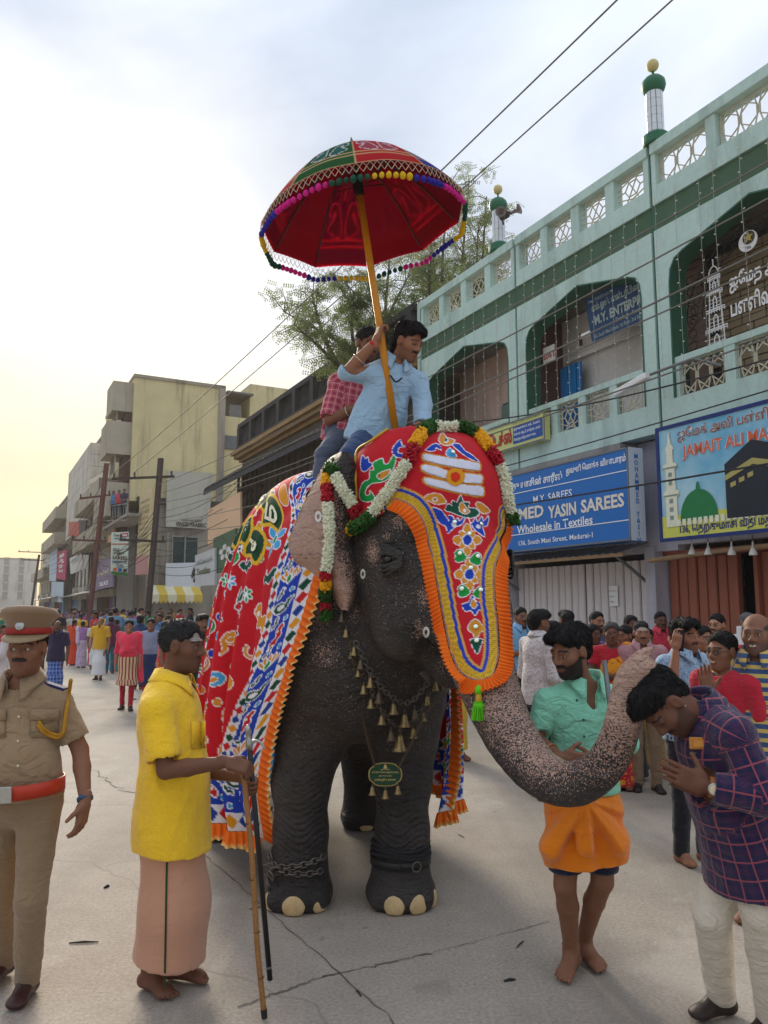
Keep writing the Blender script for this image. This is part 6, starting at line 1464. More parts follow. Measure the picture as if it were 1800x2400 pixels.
GM_ = {'w': mat('jasmine_bud', srgb(232, 234, 206), .6, var=.12, vs=50), 'g': mat('garland_leaf', srgb(44, 92, 26), .6, var=.35, vs=40), 'y': mat('marigold_petal', srgb(236, 168, 12), .7, var=.2, vs=50), 'r': mat('rose_petal', srgb(182, 18, 40), .6, var=.3, vs=50)}
GN = {'w': 'jasmine_segment', 'g': 'leaf_segment', 'y': 'marigold_segment', 'r': 'rose_segment'}
def garland(segs, label, rad=.036, lift=.045, name='flower_garland'):
    o = empty(name, HC); tag(o, label, 'garland')
    for kind, pts in segs:
        P = []
        for p in pts:
            q, n = (np.array(p), None) if len(p) == 3 else hit(*z3(p), lift)
            if q is None or q[1] > 5.2:
                x, y = z3(p)
                for k in range(50):
                    x += (1000-x)*.02; y += (1250-y)*.01; q, n = hit(x, y, lift)
                    if q is not None and q[1] < 5.2: break
            P.append(q)
        P = spline(P, 14) if len(P) > 1 else np.array(P); L = np.linalg.norm(np.diff(P, axis=0), axis=1).sum()
        if kind == 'w': V, F = bud_mesh(P, None, rad*.95, .030, .0065, int(2300*L), .75)
        elif kind == 'g': V, F = bud_mesh(P, None, rad*1.1, .040, .012, int(2300*L), .6, 'leaf', .6)
        elif kind == 'y': V, F = bud_mesh(P, None, rad, .018, .014, int(2600*L), .5, 'bud', .8)
        else: V, F = bud_mesh(P, None, rad*1.02, .024, .016, int(2000*L), .5, 'leaf', .8)
        # core cord so that no gap shows through
        s_ = link(GN[kind], np_mesh(GN[kind], V-HC, F), o, GM_[kind]); s_['kind'] = 'stuff'
        b = MB(HC); b.tube(P, rad*.62, 7); b.build('cord', GM_[kind], s_, smooth=True)
    return o
garland([('w', [(375, 430), (400, 520), (428, 620)]), ('r', [(430, 625), (448, 690), (462, 735)]), ('y', [(465, 740), (478, 775), (500, 790)]), ('g', [(505, 780), (570, 745), (625, 690)]), ('w', [(625, 680), (720, 540), (800, 410), (835, 365)]), ('r', [(838, 355), (850, 310), (862, 270)]), ('y', [(866, 262), (890, 220), (905, 190)]),
         ('g', [(908, 180), (950, 140), (985, 118)]), ('w', [(985, 92), (1040, 78), (1100, 88), (1160, 120)]), ('g', [(1165, 128), (1210, 160), (1250, 190)]), ('y', [(1255, 200), (1285, 245), (1310, 285)]), ('r', [(1312, 292), (1345, 335), (1365, 370)]), ('w', [(1368, 380), (1395, 450), (1430, 540), (1470, 640), (1485, 680)]), ('g', [(1488, 685), (1500, 715), (1502, 740)])],
        'thick flower garland draped in a V across the red forehead cloth', .034)
garland([('g', [(370, 370), (352, 400), (340, 425)]), ('y', [(336, 432), (325, 465), (322, 500)]), ('r', [(322, 505), (320, 555), (320, 610)]), ('w', [(322, 620), (322, 760), (318, 900), (314, 1030)]), ('r', [(314, 1036), (314, 1062), (316, 1085)]), ('y', [(316, 1090), (318, 1115), (316, 1135)]), ('g', [(312, 1142), (302, 1195), (298, 1245)]), ('r', [(298, 1250), (296, 1275), (298, 1300)]), ('g', [(298, 1304), (300, 1330), (304, 1365)])],
        'long garland hanging straight down over the elephant\'s spread ear', .031, .04)
rr = [hp(-.46, -.02, .12), hp(-.47, -.02, -.15), hp(-.46, -.02, -.42), hp(-.45, 0, -.52), hp(-.44, 0, -.62), hp(-.44, 0, -.72)]
garland([('w', [tuple(rr[0]), tuple(rr[1]), tuple(rr[2])]), ('r', [tuple(rr[2]), tuple(rr[3])]), ('g', [tuple(rr[3]), tuple(rr[4])]), ('r', [tuple(rr[4]), tuple(lerp(rr[4], rr[5], .5))]), ('g', [tuple(lerp(rr[4], rr[5], .5)), tuple(rr[5])])], 'garland end hanging on the far side of the elephant\'s cheek', .034, .03)
# ---------------------------------------------------------------- bells, chains, plaque
BRASS = mat('aged_brass', srgb(150, 128, 88), .38, .85, var=.3, vs=20); BRD = mat('dull_brass', srgb(112, 98, 78), .5, .8, var=.3, vs=20); IRON = mat('dark_iron', srgb(112, 104, 98), .55, .7, var=.3, vs=15)
STLC = mat('worn_steel', srgb(126, 120, 112), .4, .85, var=.3, vs=20)
def z5(p): return (p[0]/3.318+600, p[1]/3.318+1650)
def fr_of(px, py, lift=.035):
    q, n = hit(px, py, lift); return q
def hang(pts, lift=.04):
    P = []
    for p in pts:
        q = fr_of(*p, lift); P.append(q if q is not None and q[1] < 4.95 else (at(p[0], p[1], P[-1][1] if P else 4.6)))
    P = np.array(P); m = np.minimum.accumulate(P[:, 1]); P2 = spline(P, 60)
    for _ in range(10): P2[1:-1] = P2[1:-1]*.5+(P2[:-2]+P2[2:])*.25
    # keep in front of the hide
    return P2
def chain_mesh(P, R_, r, m, name, parent, off, n=8, k=5):
    seg = np.concatenate([[0], np.cumsum(np.linalg.norm(np.diff(P, axis=0), axis=1))]); N_ = max(int(seg[-1]/(R_*1.9)), 2); me = None; out = []
    b = MB(off)
    for i in range(N_):
        t = (i+.5)/N_*seg[-1]; c = np.array([np.interp(t, seg, P[:, q]) for q in range(3)]); j = min(np.searchsorted(seg, t), len(P)-1); d = unit(P[j]-P[max(j-1, 0)]); a = np.cross(d, (0, -1, .2)); a = unit(a); a2 = a if i % 2 else unit(np.cross(d, a)); a2 = unit(a2+.35*unit(np.cross(d, a2)))
        b.torus(c, R_*1.0, r, ax=a2, n=n, k=k, sx=1.35, u=d)
    o = b.build(name, m, parent, smooth=True); o['kind'] = 'stuff'; return o
nk = empty('bell_necklace', bp(-.4, .1, 1.2)); tag(nk, 'loops of chain hung with small brass bells on the elephant\'s chest', 'necklace'); no = np.array(nk.location)
def bell(p, s, parent, off, m=BRASS):
    o = empty('bell', p-off, parent=parent); b = MB(); b.lathe((0, 0, 0), [(.003, 0), (.007*s, -.002*s), (.013*s, -.012*s), (.016*s, -.03*s), (.021*s, -.045*s), (.028*s, -.055*s), (.027*s, -.058*s), (.015*s, -.04*s)], 12); b.build('cup', m, o, smooth=True)
    b = MB(); b.torus((0, 0, .008*s), .009*s, .0028*s, ax=(1, .3, 0), n=8, k=4); b.build('loop', IRON, o)
c1 = hang([z3(p) for p in ((480, 1500), (520, 1590), (570, 1690), (620, 1770), (690, 1840), (770, 1885), (830, 1860), (880, 1800), (920, 1740), (945, 1680))]); chain_mesh(c1, .0145, .0038, STLC, 'chain', nk, no)
c2 = hang([z3(p) for p in ((570, 1700), (580, 1830), (630, 1920), (690, 2000), (770, 2030), (840, 1990), (900, 1900), (945, 1800))]); chain_mesh(c2, .0125, .0034, STLC, 'chain', nk, no)
for i, (c, s_) in enumerate([((400, 1350), .8), ((425, 1450), .8), ((472, 1560), .85), ((510, 1640), .9), ((568, 1745), 1.0), ((526, 1795), .85), ((615, 1840), 1.0), ((568, 1878), .9), ((700, 1905), 1.05), ((830, 1940), 1.0), ((905, 1865), .95), ((950, 1770), .95), ((992, 1800), .7), ((630, 1975), .95), ((765, 1965), 1.3), ((685, 2065), 1.0), ((835, 2075), 1.0), ((892, 1975), .8), ((452, 1590), .7), ((495, 1700), .7)]):
    q = fr_of(*z3((c[0], c[1]-30)), .05); bell(q if q is not None and q[1] < 4.9 else at(*z3((c[0], c[1]-30)), 4.6), s_*1.05, nk, no, BRASS if i % 3 else BRD)
q = fr_of(*z5((1105, 190)), .06); bell(q if q is not None and q[1] < 4.9 else at(*z5((1105, 190)), 4.55), 1.75, nk, no)
pc_ = empty('name_plaque', at(903, 1815, 4.60)); tag(pc_, 'green oval plaque with gold Tamil lettering hung on a long chain', 'plaque'); po = np.array(pc_.location)
l1 = np.array([fr_of(*z3((425, 1430)), .04), fr_of(*z3((470, 1620)), .05), at(*z3((500, 1850)), 4.50), at(*z3((545, 2090)), 4.53), at(*z5((925, 490)), 4.57)]); l2 = np.array([at(*z5((1105, 500)), 4.57), at(*z5((1210, 300)), 4.55), at(*z5((1310, 90)), 4.50), fr_of(*z3((985, 1850)), .04)])
for l in (l1, l2): chain_mesh(spline(l, 50), .0078, .0026, BRD, 'chain', pc_, po, 7, 4)
ang = np.linspace(0, 2*PI, 40, endpoint=False); rx_, rz_ = .098, .066
def plq(k): return [((rx_*k)*math.copysign(abs(math.cos(q))**.75, math.cos(q))*(1-.10*math.exp(-((abs(math.cos(q))-.72)/.1)**2)), (rz_*k)*math.copysign(abs(math.sin(q))**.9, math.sin(q))) for q in ang]
b = MB(po); b.prism(plq(1.0), (1, 0, 0), (0, 0, 1), (0, -1, 0), po, -.004, .004); b.build('rim', mat('gold_rim', srgb(186, 160, 92), .4, .6), pc_)
b = MB(po); b.prism(plq(.93), (1, 0, 0), (0, 0, 1), (0, -1, 0), po, .0042, .0062); b.build('face', mat('plaque_green', srgb(16, 66, 44), .4, var=.15), pc_)
GLD = mat('gold_letter', srgb(206, 184, 110), .5)
for l, w_, h_, z in (('அருள்மிகு', .055, .010, .024), ('ஸ்ரீ மீனாக்ஷி சுந்தரேஸ்வரர்', .155, .014, .006), ('திருக்கோவில்', .075, .010, -.012), ('பார்வதி யானை', .125, .018, -.038)):
    text(l, GLD, pc_, po+np.array([0, -.009, z]), (np.array([1, 0, 0.]), np.array([0, 0, 1.]), None), height=h_, width=w_, bold=.02, off=po, align='c')
b = MB(po); b.prism([(-.012, .034), (.012, .034), (.008, .044), (.006, .056), (-.006, .056), (-.008, .044)], (1, 0, 0), (0, 0, 1), (0, -1, 0), po, .0065, .008); b.build('crest', GLD, pc_)
for dx, dz in ((-.075, -.065), (0, -.085), (.072, -.06)): bell(po+np.array([dx, -.004, dz]), .85, pc_, po)
# leg chain, ropes and strap
lc = empty('leg_chain', (cFL[0], cFL[1], .25)); tag(lc, 'heavy iron chain wound round the elephant\'s left-in-picture front ankle', 'chain'); lo_ = np.array(lc.location)
for (z, a0, a1, rr_, ph) in ((.285, -200, 60, .178, .02), (.245, -190, 50, .184, -.01)):
    P = np.array([(cFL[0]+rr_*math.sin(R(a)), cFL[1]-rr_*math.cos(R(a)), z+ph*math.sin(R(a)*1.5)-.02*math.cos(R(a))) for a in np.linspace(a0, a1, 50)]); chain_mesh(P, .017, .0058, IRON, 'chain_run', lc, lo_, 10, 6)
for c, a in (((-.16, -.08, .29), (1, .2, .3)), ((-.185, -.10, .22), (.2, 1, .1)), ((-.15, -.14, .20), (.8, .5, .4)), ((-.12, -.15, .23), (.1, .9, .5)), ((-.17, -.12, .15), (1, 0, .2))):
    b = MB(lo_); b.torus(np.array([cFL[0], cFL[1], 0])+np.array(c), .030, .0065, ax=a, n=12, k=6); b.build('ring', IRON, lc, smooth=True)
rl = empty('ankle_ropes', (cFR[0], cFR[1], .25)); tag(rl, 'black ropes and a buckled strap round the elephant\'s other front ankle', 'rope'); ro = np.array(rl.location)
for z, r_ in ((.345, .170), (.318, .173), (.295, .176)):
    b = MB(ro); b.tube([(cFR[0]+r_*math.sin(q), cFR[1]-r_*math.cos(q), z+.012*math.sin(q*2+z*30)) for q in np.linspace(0, 2*PI, 40)], .012, 6, False); b.build('rope_loop', mat('black_rope', (.02, .02, .022), .8, bump=.9, bs=120, bd=.01), rl, smooth=True)
b = MB(ro); pts = [(cFR[0]+.184*math.sin(q), cFR[1]-.184*math.cos(q), .255) for q in np.linspace(0, 2*PI, 40)]; V = []; F = []
for p in pts: V += [(p[0], p[1], p[2]-.022), (p[0], p[1], p[2]+.022)]
b.add(V, [(2*i, 2*i+2, 2*i+3, 2*i+1) for i in range(39)]); o = b.build('strap', mat('black_leather', (.02, .019, .019), .55, var=.3), rl, smooth=True); sm = o.modifiers.new('thick', 'SOLIDIFY'); sm.thickness = .008
b = MB(ro); b.torus((cFR[0]+.09, cFR[1]-.17, .255), .028, .005, ax=(.4, -.9, 0), n=12, k=5); b.build('buckle', IRON, rl, smooth=True)
rc = empty('rear_leg_chain', (RR_[0], RR_[1], .6)); tag(rc, 'dark chain round the hind leg seen between the front legs', 'chain')
P = np.array([(RR_[0]+.02+.20*math.sin(q), RR_[1]-.0-.20*math.cos(q), .66+.02*math.sin(2*q)) for q in np.linspace(-2.2, 2.2, 40)]); chain_mesh(P, .022, .007, IRON, 'chain_run', rc, np.array(rc.location))
b = MB(np.array(rc.location)); b.torus((RR_[0]-.17, RR_[1]-.16, .58), .035, .008, ax=(.3, 1, 0)); b.build('ring', IRON, rc, smooth=True)
# ================================================================ PEOPLE
def skin_mat():
    t = NT('skin'); c = t.attr('col'); n = t.noise(30, 4, .6); c = t.mix(t.ramp(n, .3, .7, 0, .25), c, t.mix(1, c, (.75, .68, .66), 'MULTIPLY')); t.bump(t.noise(220, 2), .12, .002)
    return t.out(c, t.ramp(t.noise(60, 3), .3, .7, .5, .72), 0, .3)
SKIN = skin_mat()
def hair_mat():
    t = NT('hair'); c = t.attr('col'); n = t.noise(90, 4, .7, stretch=(1, 1, .25)); t.bump(n, 1.0, .012); return t.out(t.mix(t.ramp(n, .3, .75, .0, .55), c, t.mix(1, c, (1.8, 1.7, 1.6), 'MULTIPLY')), .6, 0, .2)
HAIR = hair_mat()
def fabric(name, col, kind='plain', c2=None, c3=None, scale=1.0, rough=.85, wr=.5):
    """woven cloth; patterns run on coordinates that follow each limb or the trunk ('pc')"""
    if name in _mats: return _mats[name]
    t = NT(name); pc = t.attr('pc', 'Vector'); c = col; s = t.sepx(pc)
    def stripe(x, per, w, off=0.0): return t.math('LESS_THAN', t.math('FRACT', t.math('ADD', t.math('DIVIDE', x, per), 50+off)), w)
    if kind == 'plaid':
        p = .052*scale; a, b = stripe(s[0], p, .34), stripe(s[2], p, .34); m = t.math('MULTIPLY', t.math('ADD', a, b), .5); c = t.mix(m, col, c2)
        l1, l2 = stripe(s[0], p, .09, .37), stripe(s[2], p, .09, .37); c = t.mix(t.math('MULTIPLY', t.math('MAXIMUM', l1, l2), .6), c, c3)
    elif kind == 'stripe':
        c = t.mix(stripe(s[2], .045*scale, .45), col, c2)
    elif kind == 'vstripe': c = t.mix(stripe(s[0], .06*scale, .4), col, c2)
    elif kind == 'dots':
        v = t.voro(60/scale, vec=pc, rand=.3); c = t.mix(t.ramp(v, .22, .3, 1, 0), col, c2); t.bump(t.ramp(v, .15, .4), .5, .004)
    elif kind == 'print':
        v = t.noise(26/scale, 2, .5, vec=pc, dist=2.5); c = t.mix(t.ramp(v, .55, .6), col, c2)
    elif kind == 'seersucker':
        w1 = t.new('ShaderNodeTexWave'); w1.inputs['Scale'].default_value = 22; w1.inputs['Distortion'].default_value = 2.5; w1.inputs['Detail'].default_value = 2; t.link(pc, w1.inputs['Vector']); v = t.voro(85, vec=pc, rand=.5)
        c = t.mix(t.ramp(v, .1, .5), tuple(x*.88 for x in col), col); t.bump(v, .28, .004); t.bump(w1.outputs[1], .18, .004)
    n = t.noise(7, 4, .6, out=0); c = t.mix(t.ramp(n, .35, .75, 0, .22), c, t.mix(1, c, (.72,)*3, 'MULTIPLY'))
    t.bump(t.noise(11, 3, .55, stretch=(1, 1, 1.6), dist=1.0), wr, .035); t.bump(t.noise(420, 2), .2, .002)
    t.b.inputs['Sheen Weight'].default_value = .22; t.b.inputs['Sheen Roughness'].default_value = .6; _mats[name] = t.out(c, .92, 0, .08); return _mats[name]
_fr = np.random.default_rng(3)
def folds(V, N, amp, freq=14, stretch=(1, 1, 1), seed=0):
    r = np.random.default_rng(seed); d = np.zeros(len(V)); P = V*np.array(stretch)
    for i in range(5):
        k = r.normal(size=3); k = k/np.linalg.norm(k)*freq*(.7+.35*i); w = r.normal(size=3)*freq*.35; q = np.sin(P @ k+1.6*np.sin(P @ w+r.uniform(0, 6))+r.uniform(0, 6)); d += (.55*q+.9*(.55-np.abs(q)))/(1+.5*i)
    return V+N*(d*amp*.45)[:, None]
def garment(name, prims, vox, m, parent, off, cuts=(), fold=0.0, freq=16, stretch=(1, 1, 1), seed=0, col=None, shift=0):
    V, Q, I = sdf(prims, vox, cuts, smooth=2); N = normals(V, Q)
    pc = np.zeros((len(V), 3))
    for i, p in enumerate(prims):
        w = I == i
        if w.any() and p.pc: pc[w] = p.pc(V[w])
    if fold: V = folds(V, N, fold, freq, stretch, seed)
    at_ = {'pc': pc}
    if col is not None: at_['col'] = np.tile(col, (len(V), 1))
    return link(name, np_mesh(name, V-off, Q, True, at_), parent, m)
def head_prims(c, Rm, s):
    P = lambda x, y, z: c+Rm @ (np.array([x, y, z])*s)
    E_ = lambda p, r, k=.02, op='+', cid=0: ell(P(*p), np.array(r)*s, Rm, k*s, cid, op)
    C_ = lambda a, b, ra, rb, k=.015: cone(P(*a), P(*b), ra*s, rb*s, k*s)
    L = [E_((0, -.018, .035), (.074, .094, .086), .03), E_((0, .022, -.03), (.061, .070, .085), .03), E_((0, .028, -.078), (.050, .056, .040), .03), E_((0, .068, -.100), (.020, .018, .018), .03),
         C_((-.034, .080, .024), (.034, .080, .024), .011, .011, .02), C_((0, .086, .014), (0, .106, -.024), .0075, .0125, .014), E_((0, .088, -.056), (.021, .010, .007), .01), E_((0, .085, -.069), (.019, .011, .0085), .01)]
    for q in (-1, 1):
        L += [E_((q*.042, .053, -.020), (.022, .022, .020), .03), E_((q*.0125, .096, -.031), (.0095, .011, .008), .008), E_((q*.031, .098, .002), (.017, .016, .012), .012, '-'), E_((q*.031, .073, .002), (.0145, .0135, .0125), .004),
              C_((q*.018, .084, .011), (q*.045, .078, .010), .0045, .0045, .006), E_((q*.078, -.008, -.004), (.009, .021, .034), .012), E_((q*.088, -.002, -.002), (.006, .010, .018), .008, '-')]
    return L
def face_colors(L, spec):
    """L: head-local coords at unit scale. returns colours"""
    x, y, z = L.T; ax = np.abs(x); sk = np.array(spec['skin']); c = np.tile(sk, (len(L), 1)); fr = y > .045
    dark = np.array([.012, .010, .009])
    c[fr & (((ax-.031)/.026)**2+((z-.002)/.018)**2 < 1)] *= .82
    c[fr & (ax < .022) & (np.abs(z+.062) < .013) & (y > .07)] = sk*np.array([.80, .62, .60])
    look = spec.get('look', (0, 0))
    if spec.get('eyes', 1):
        eo = fr & (y > .072) & (((ax-.031)/.0125)**2+((z-.0010)/.0046)**2 < 1); c[eo] = (.46, .41, .36)
        ir = eo & (((x-np.sign(x)*.031-look[0])/.0062)**2+((z-.0015-look[1])/.0066)**2 < 1); c[ir] = (.010, .007, .006)
    else: c[fr & (y > .07) & (np.abs(z+.001) < .0025) & (np.abs(ax-.031) < .014)] = dark
    hairc = np.array(spec.get('facial', spec['hair']))
    c[(y > .06) & (np.abs(z-(.0255+.004*np.cos((ax-.03)*60)-.15*np.maximum(ax-.04, 0)*4)) < .0042) & (ax > .010) & (ax < .051)] = hairc
    def mixin(m, k): c[m] = c[m]*(1-k)+hairc*k
    nz = .5*np.sin(x*900+3*np.sin(z*700))*np.sin(z*850+y*600)
    jaw = np.clip((-.014-.42*y-z)/.012+.5+.4*nz, 0, 1)*np.clip((y+.012)/.014+.4*nz, 0, 1); jaw *= 1-np.clip(1.6-((ax/.024)**2+((z+.063)/.011)**2), 0, 1)*(y > .06)
    def mixw(w): c[:] = c*(1-w[:, None])+hairc*w[:, None]
    if spec.get('stubble'): mixw(jaw*spec['stubble'])
    if spec.get('beard'): mixw(jaw*spec['beard'])
    if spec.get('mustache'): mixin((y > .068) & (np.abs(z+.0455+.16*np.maximum(ax-.018, 0)) < .0088) & (ax < .033), spec['mustache'])
    if spec.get('ash'): # sacred-ash smear on the forehead
        m = (y > .03) & (z > .034) & (z < .078) & (ax < .066); c[m] = c[m]*.45+np.array([.55, .53, .50])*.55*(.8+.25*np.sin(z[m]*600)[:, None])
    if spec.get('bindi'): m = (y > .07) & (ax < .0055) & (np.abs(z-.038) < .007); c[m] = spec['bindi']
    if spec.get('smile'): c[(y > .07) & (ax < .017) & (np.abs(z+.0625-ax*.3) < .0035)] = (.75, .72, .66)
    return c
def hair_obj(c, Rm, s, style, col, parent, off, seed, vox):
    P = lambda x, y, z: c+Rm @ (np.array([x, y, z])*s); E_ = lambda p, r, k=.02, op='+': ell(P(*p), np.array(r)*s, Rm, k*s, 0, op)
    if style == 'none': return
    L = [E_((0, -.024, .040), (.079, .099, .092), .02)]
    face = [E_((0, .100, -.014), (.068, .068, .093), .015, '-'), E_((0, .07, -.10), (.11, .11, .085), .02, '-'), E_((0, -.03, -.14), (.14, .14, .078), .02, '-') if style not in ('long', 'plait', 'mullet', 'bun') else E_((0, .08, -.14), (.14, .1, .078), .02, '-')]
    if style == 'short': L += [E_((0, .010, .078), (.064, .062, .045), .03)]
    if style == 'thick': L += [E_((0, .030, .092), (.072, .070, .052), .03), E_((.03, .075, .080), (.045, .035, .030), .03), E_((-.02, .072, .083), (.042, .035, .030), .03), E_((0, -.06, .06), (.075, .068, .075), .03), E_((0, -.072, -.02), (.06, .036, .05), .03)]
    if style == 'mullet': L += [E_((0, .030, .096), (.074, .068, .050), .03), E_((0, .075, .080), (.05, .034, .030), .03), E_((0, -.078, -.045), (.064, .036, .062), .03), E_((0, -.05, .06), (.078, .07, .075), .03)]
    if style == 'bald': face += [E_((0, .03, .12), (.085, .11, .085), .015, '-')]
    if style == 'bun': L += [E_((0, -.11, .0), (.045, .04, .05), .03), E_((0, .01, .07), (.076, .075, .055), .03)]
    if style == 'plait': L += [E_((0, .01, .07), (.077, .075, .055), .03), cone(P(0, -.10, -.02), P(0, -.13, -.36), .03*s, .012*s, .03*s)]
    if style == 'long': L += [E_((0, .01, .07), (.077, .075, .055), .03), cone(P(0, -.075, .0), P(0, -.11, -.26), .07*s, .05*s, .04*s)]
    V, Q, I = sdf(L+face, vox, smooth=1); N = normals(V, Q); V = folds(V, N, (.007 if style not in ('bald', 'short') else .003)*s, 46, (1, 1, .6), seed); V = folds(V, N, .005*s if style != 'bald' else .002, 120, (1, 1, .5), seed+1)
    n = {'bald': 250, 'short': 900}.get(style, 1500) if vox < .0065 else 0
    if n:       # loose strands lying over the shape
        r = np.random.default_rng(seed); k = r.integers(0, len(V), n); hl_ = (V[k]-c) @ Rm; N = normals(V, Q)[k]; fl = np.stack([hl_[:, 0]*4, np.where(hl_[:, 1] > .0, .6, -.5), -.6-4*np.maximum(.09-hl_[:, 2], 0)], 1)+r.normal(size=(n, 3))*.35; fl = fl @ Rm.T
        fl -= N*(fl*N).sum(1)[:, None]; fl = fl/(np.linalg.norm(fl, axis=1)[:, None]+1e-9)+N*r.uniform(.0, .35, (n, 1)); sd = np.cross(fl, N); L_ = r.uniform(.5, 1, (n, 1))*(.016 if style in ('short', 'bald') else .032)*s; w_ = .0017*s; p = V[k]-fl*L_*.3
        VV = np.stack([p-sd*w_, p+sd*w_, p+fl*L_+N*.002, p+N*w_*1.5], 1).reshape(-1, 3); b0 = len(V)+np.arange(n)*4; T3 = np.stack([np.stack([b0, b0+1, b0+2], 1), np.stack([b0+1, b0+3, b0+2], 1), np.stack([b0+3, b0, b0+2], 1)], 1).reshape(-1, 3)
        V = np.vstack([V, VV]); Q = [Q, T3]
    cc = np.tile(col, (len(V), 1)); return link('hair', np_mesh('hair', V-off, Q, True, {'col': cc}), parent, HAIR)
def hand_prims(w, d, n, side, curl, s=1.0, thumb=.5):
    w, d = np.array(w, float), unit(d); n = unit(np.array(n, float)-d*(np.array(n, float) @ d)); t = np.cross(d, n)*side; L = []
    Rm = np.stack([t, d, n], 1); L.append(rbox(w+d*.055*s, np.array([.040, .048, .0135])*s, Rm, .013*s, .015*s)); L.append(cone(w-d*.03*s, w+d*.02*s, .025*s, .026*s, .02*s)); L.append(ell(w+(d*.035+t*.026+n*.006)*s, np.array([.018, .032, .016])*s, Rm, .012*s))
    for i, (o, ln, r) in enumerate(((.0305, .070, .0092), (.0105, .080, .0095), (-.0105, .074, .0092), (-.0300, .057, .0080))):
        p = w+(d*.098+t*o)*s-d*abs(o)*.12; a = 0.0; cu = curl if not isinstance(curl, (list, tuple)) else curl[i]; sp = t*o*2.2
        for k, f in enumerate((.45, .31, .24)):
            a += cu*(.75 if k == 0 else 1.0); dd = unit(d*math.cos(a)+n*math.sin(a)+sp*max(0, .6-cu)); q = p+dd*ln*f*s; L.append(cone(p, q, r*s*(1-.08*k), r*s*(.93-.10*k), .004*s)); p = q
    p = w+(d*.028+t*.034)*s; dd = unit(t*.72+d*.62+n*.25); q = p+dd*.042*s; L.append(cone(p, q, .0125*s, .0108*s, .012*s)); dd = unit(dd*(1-thumb)+(d*.75+n*.6-t*.1)*thumb); L.append(cone(q, q+dd*.034*s, .0105*s, .0085*s, .004*s)); return L
def foot_prims(a, fd, s=1.0, toes=True, pitch=0.0):
    fd = unit((fd[0], fd[1], 0)); t = np.cross(fd, (0, 0, 1)); b = np.array([a[0], a[1], a[2]-.075*s]); L = []
    P = lambda f, l, z: b+fd*f*s+t*l*s+np.array([0, 0, z*s])
    L += [ell(P(-.035, 0, .032), (.033*s,)*3, None, .02), cone(P(-.03, 0, .03), P(.10, .0, .028), .032*s, .026*s, .02, fl=(t, 1.25)), cone(a+np.array([0, 0, .02]), P(.06, 0, .042), .036*s, .024*s, .03, fl=(t, 1.1)), ell(P(.11, 0, .022), np.array([.044, .045, .021])*s, np.stack([t, fd, np.array([0, 0, 1.])], 1), .02)]
    if toes:
        for l, f0, ln, r in ((-.030, .125, .038, .0125), (-.010, .130, .036, .0095), (.008, .127, .032, .009), (.024, .118, .028, .0085), (.038, .105, .024, .008)): L.append(cone(P(f0, l*toes, .014), P(f0+ln, l*toes*1.12, .011), r*s, r*s*.9, .006))
    return L
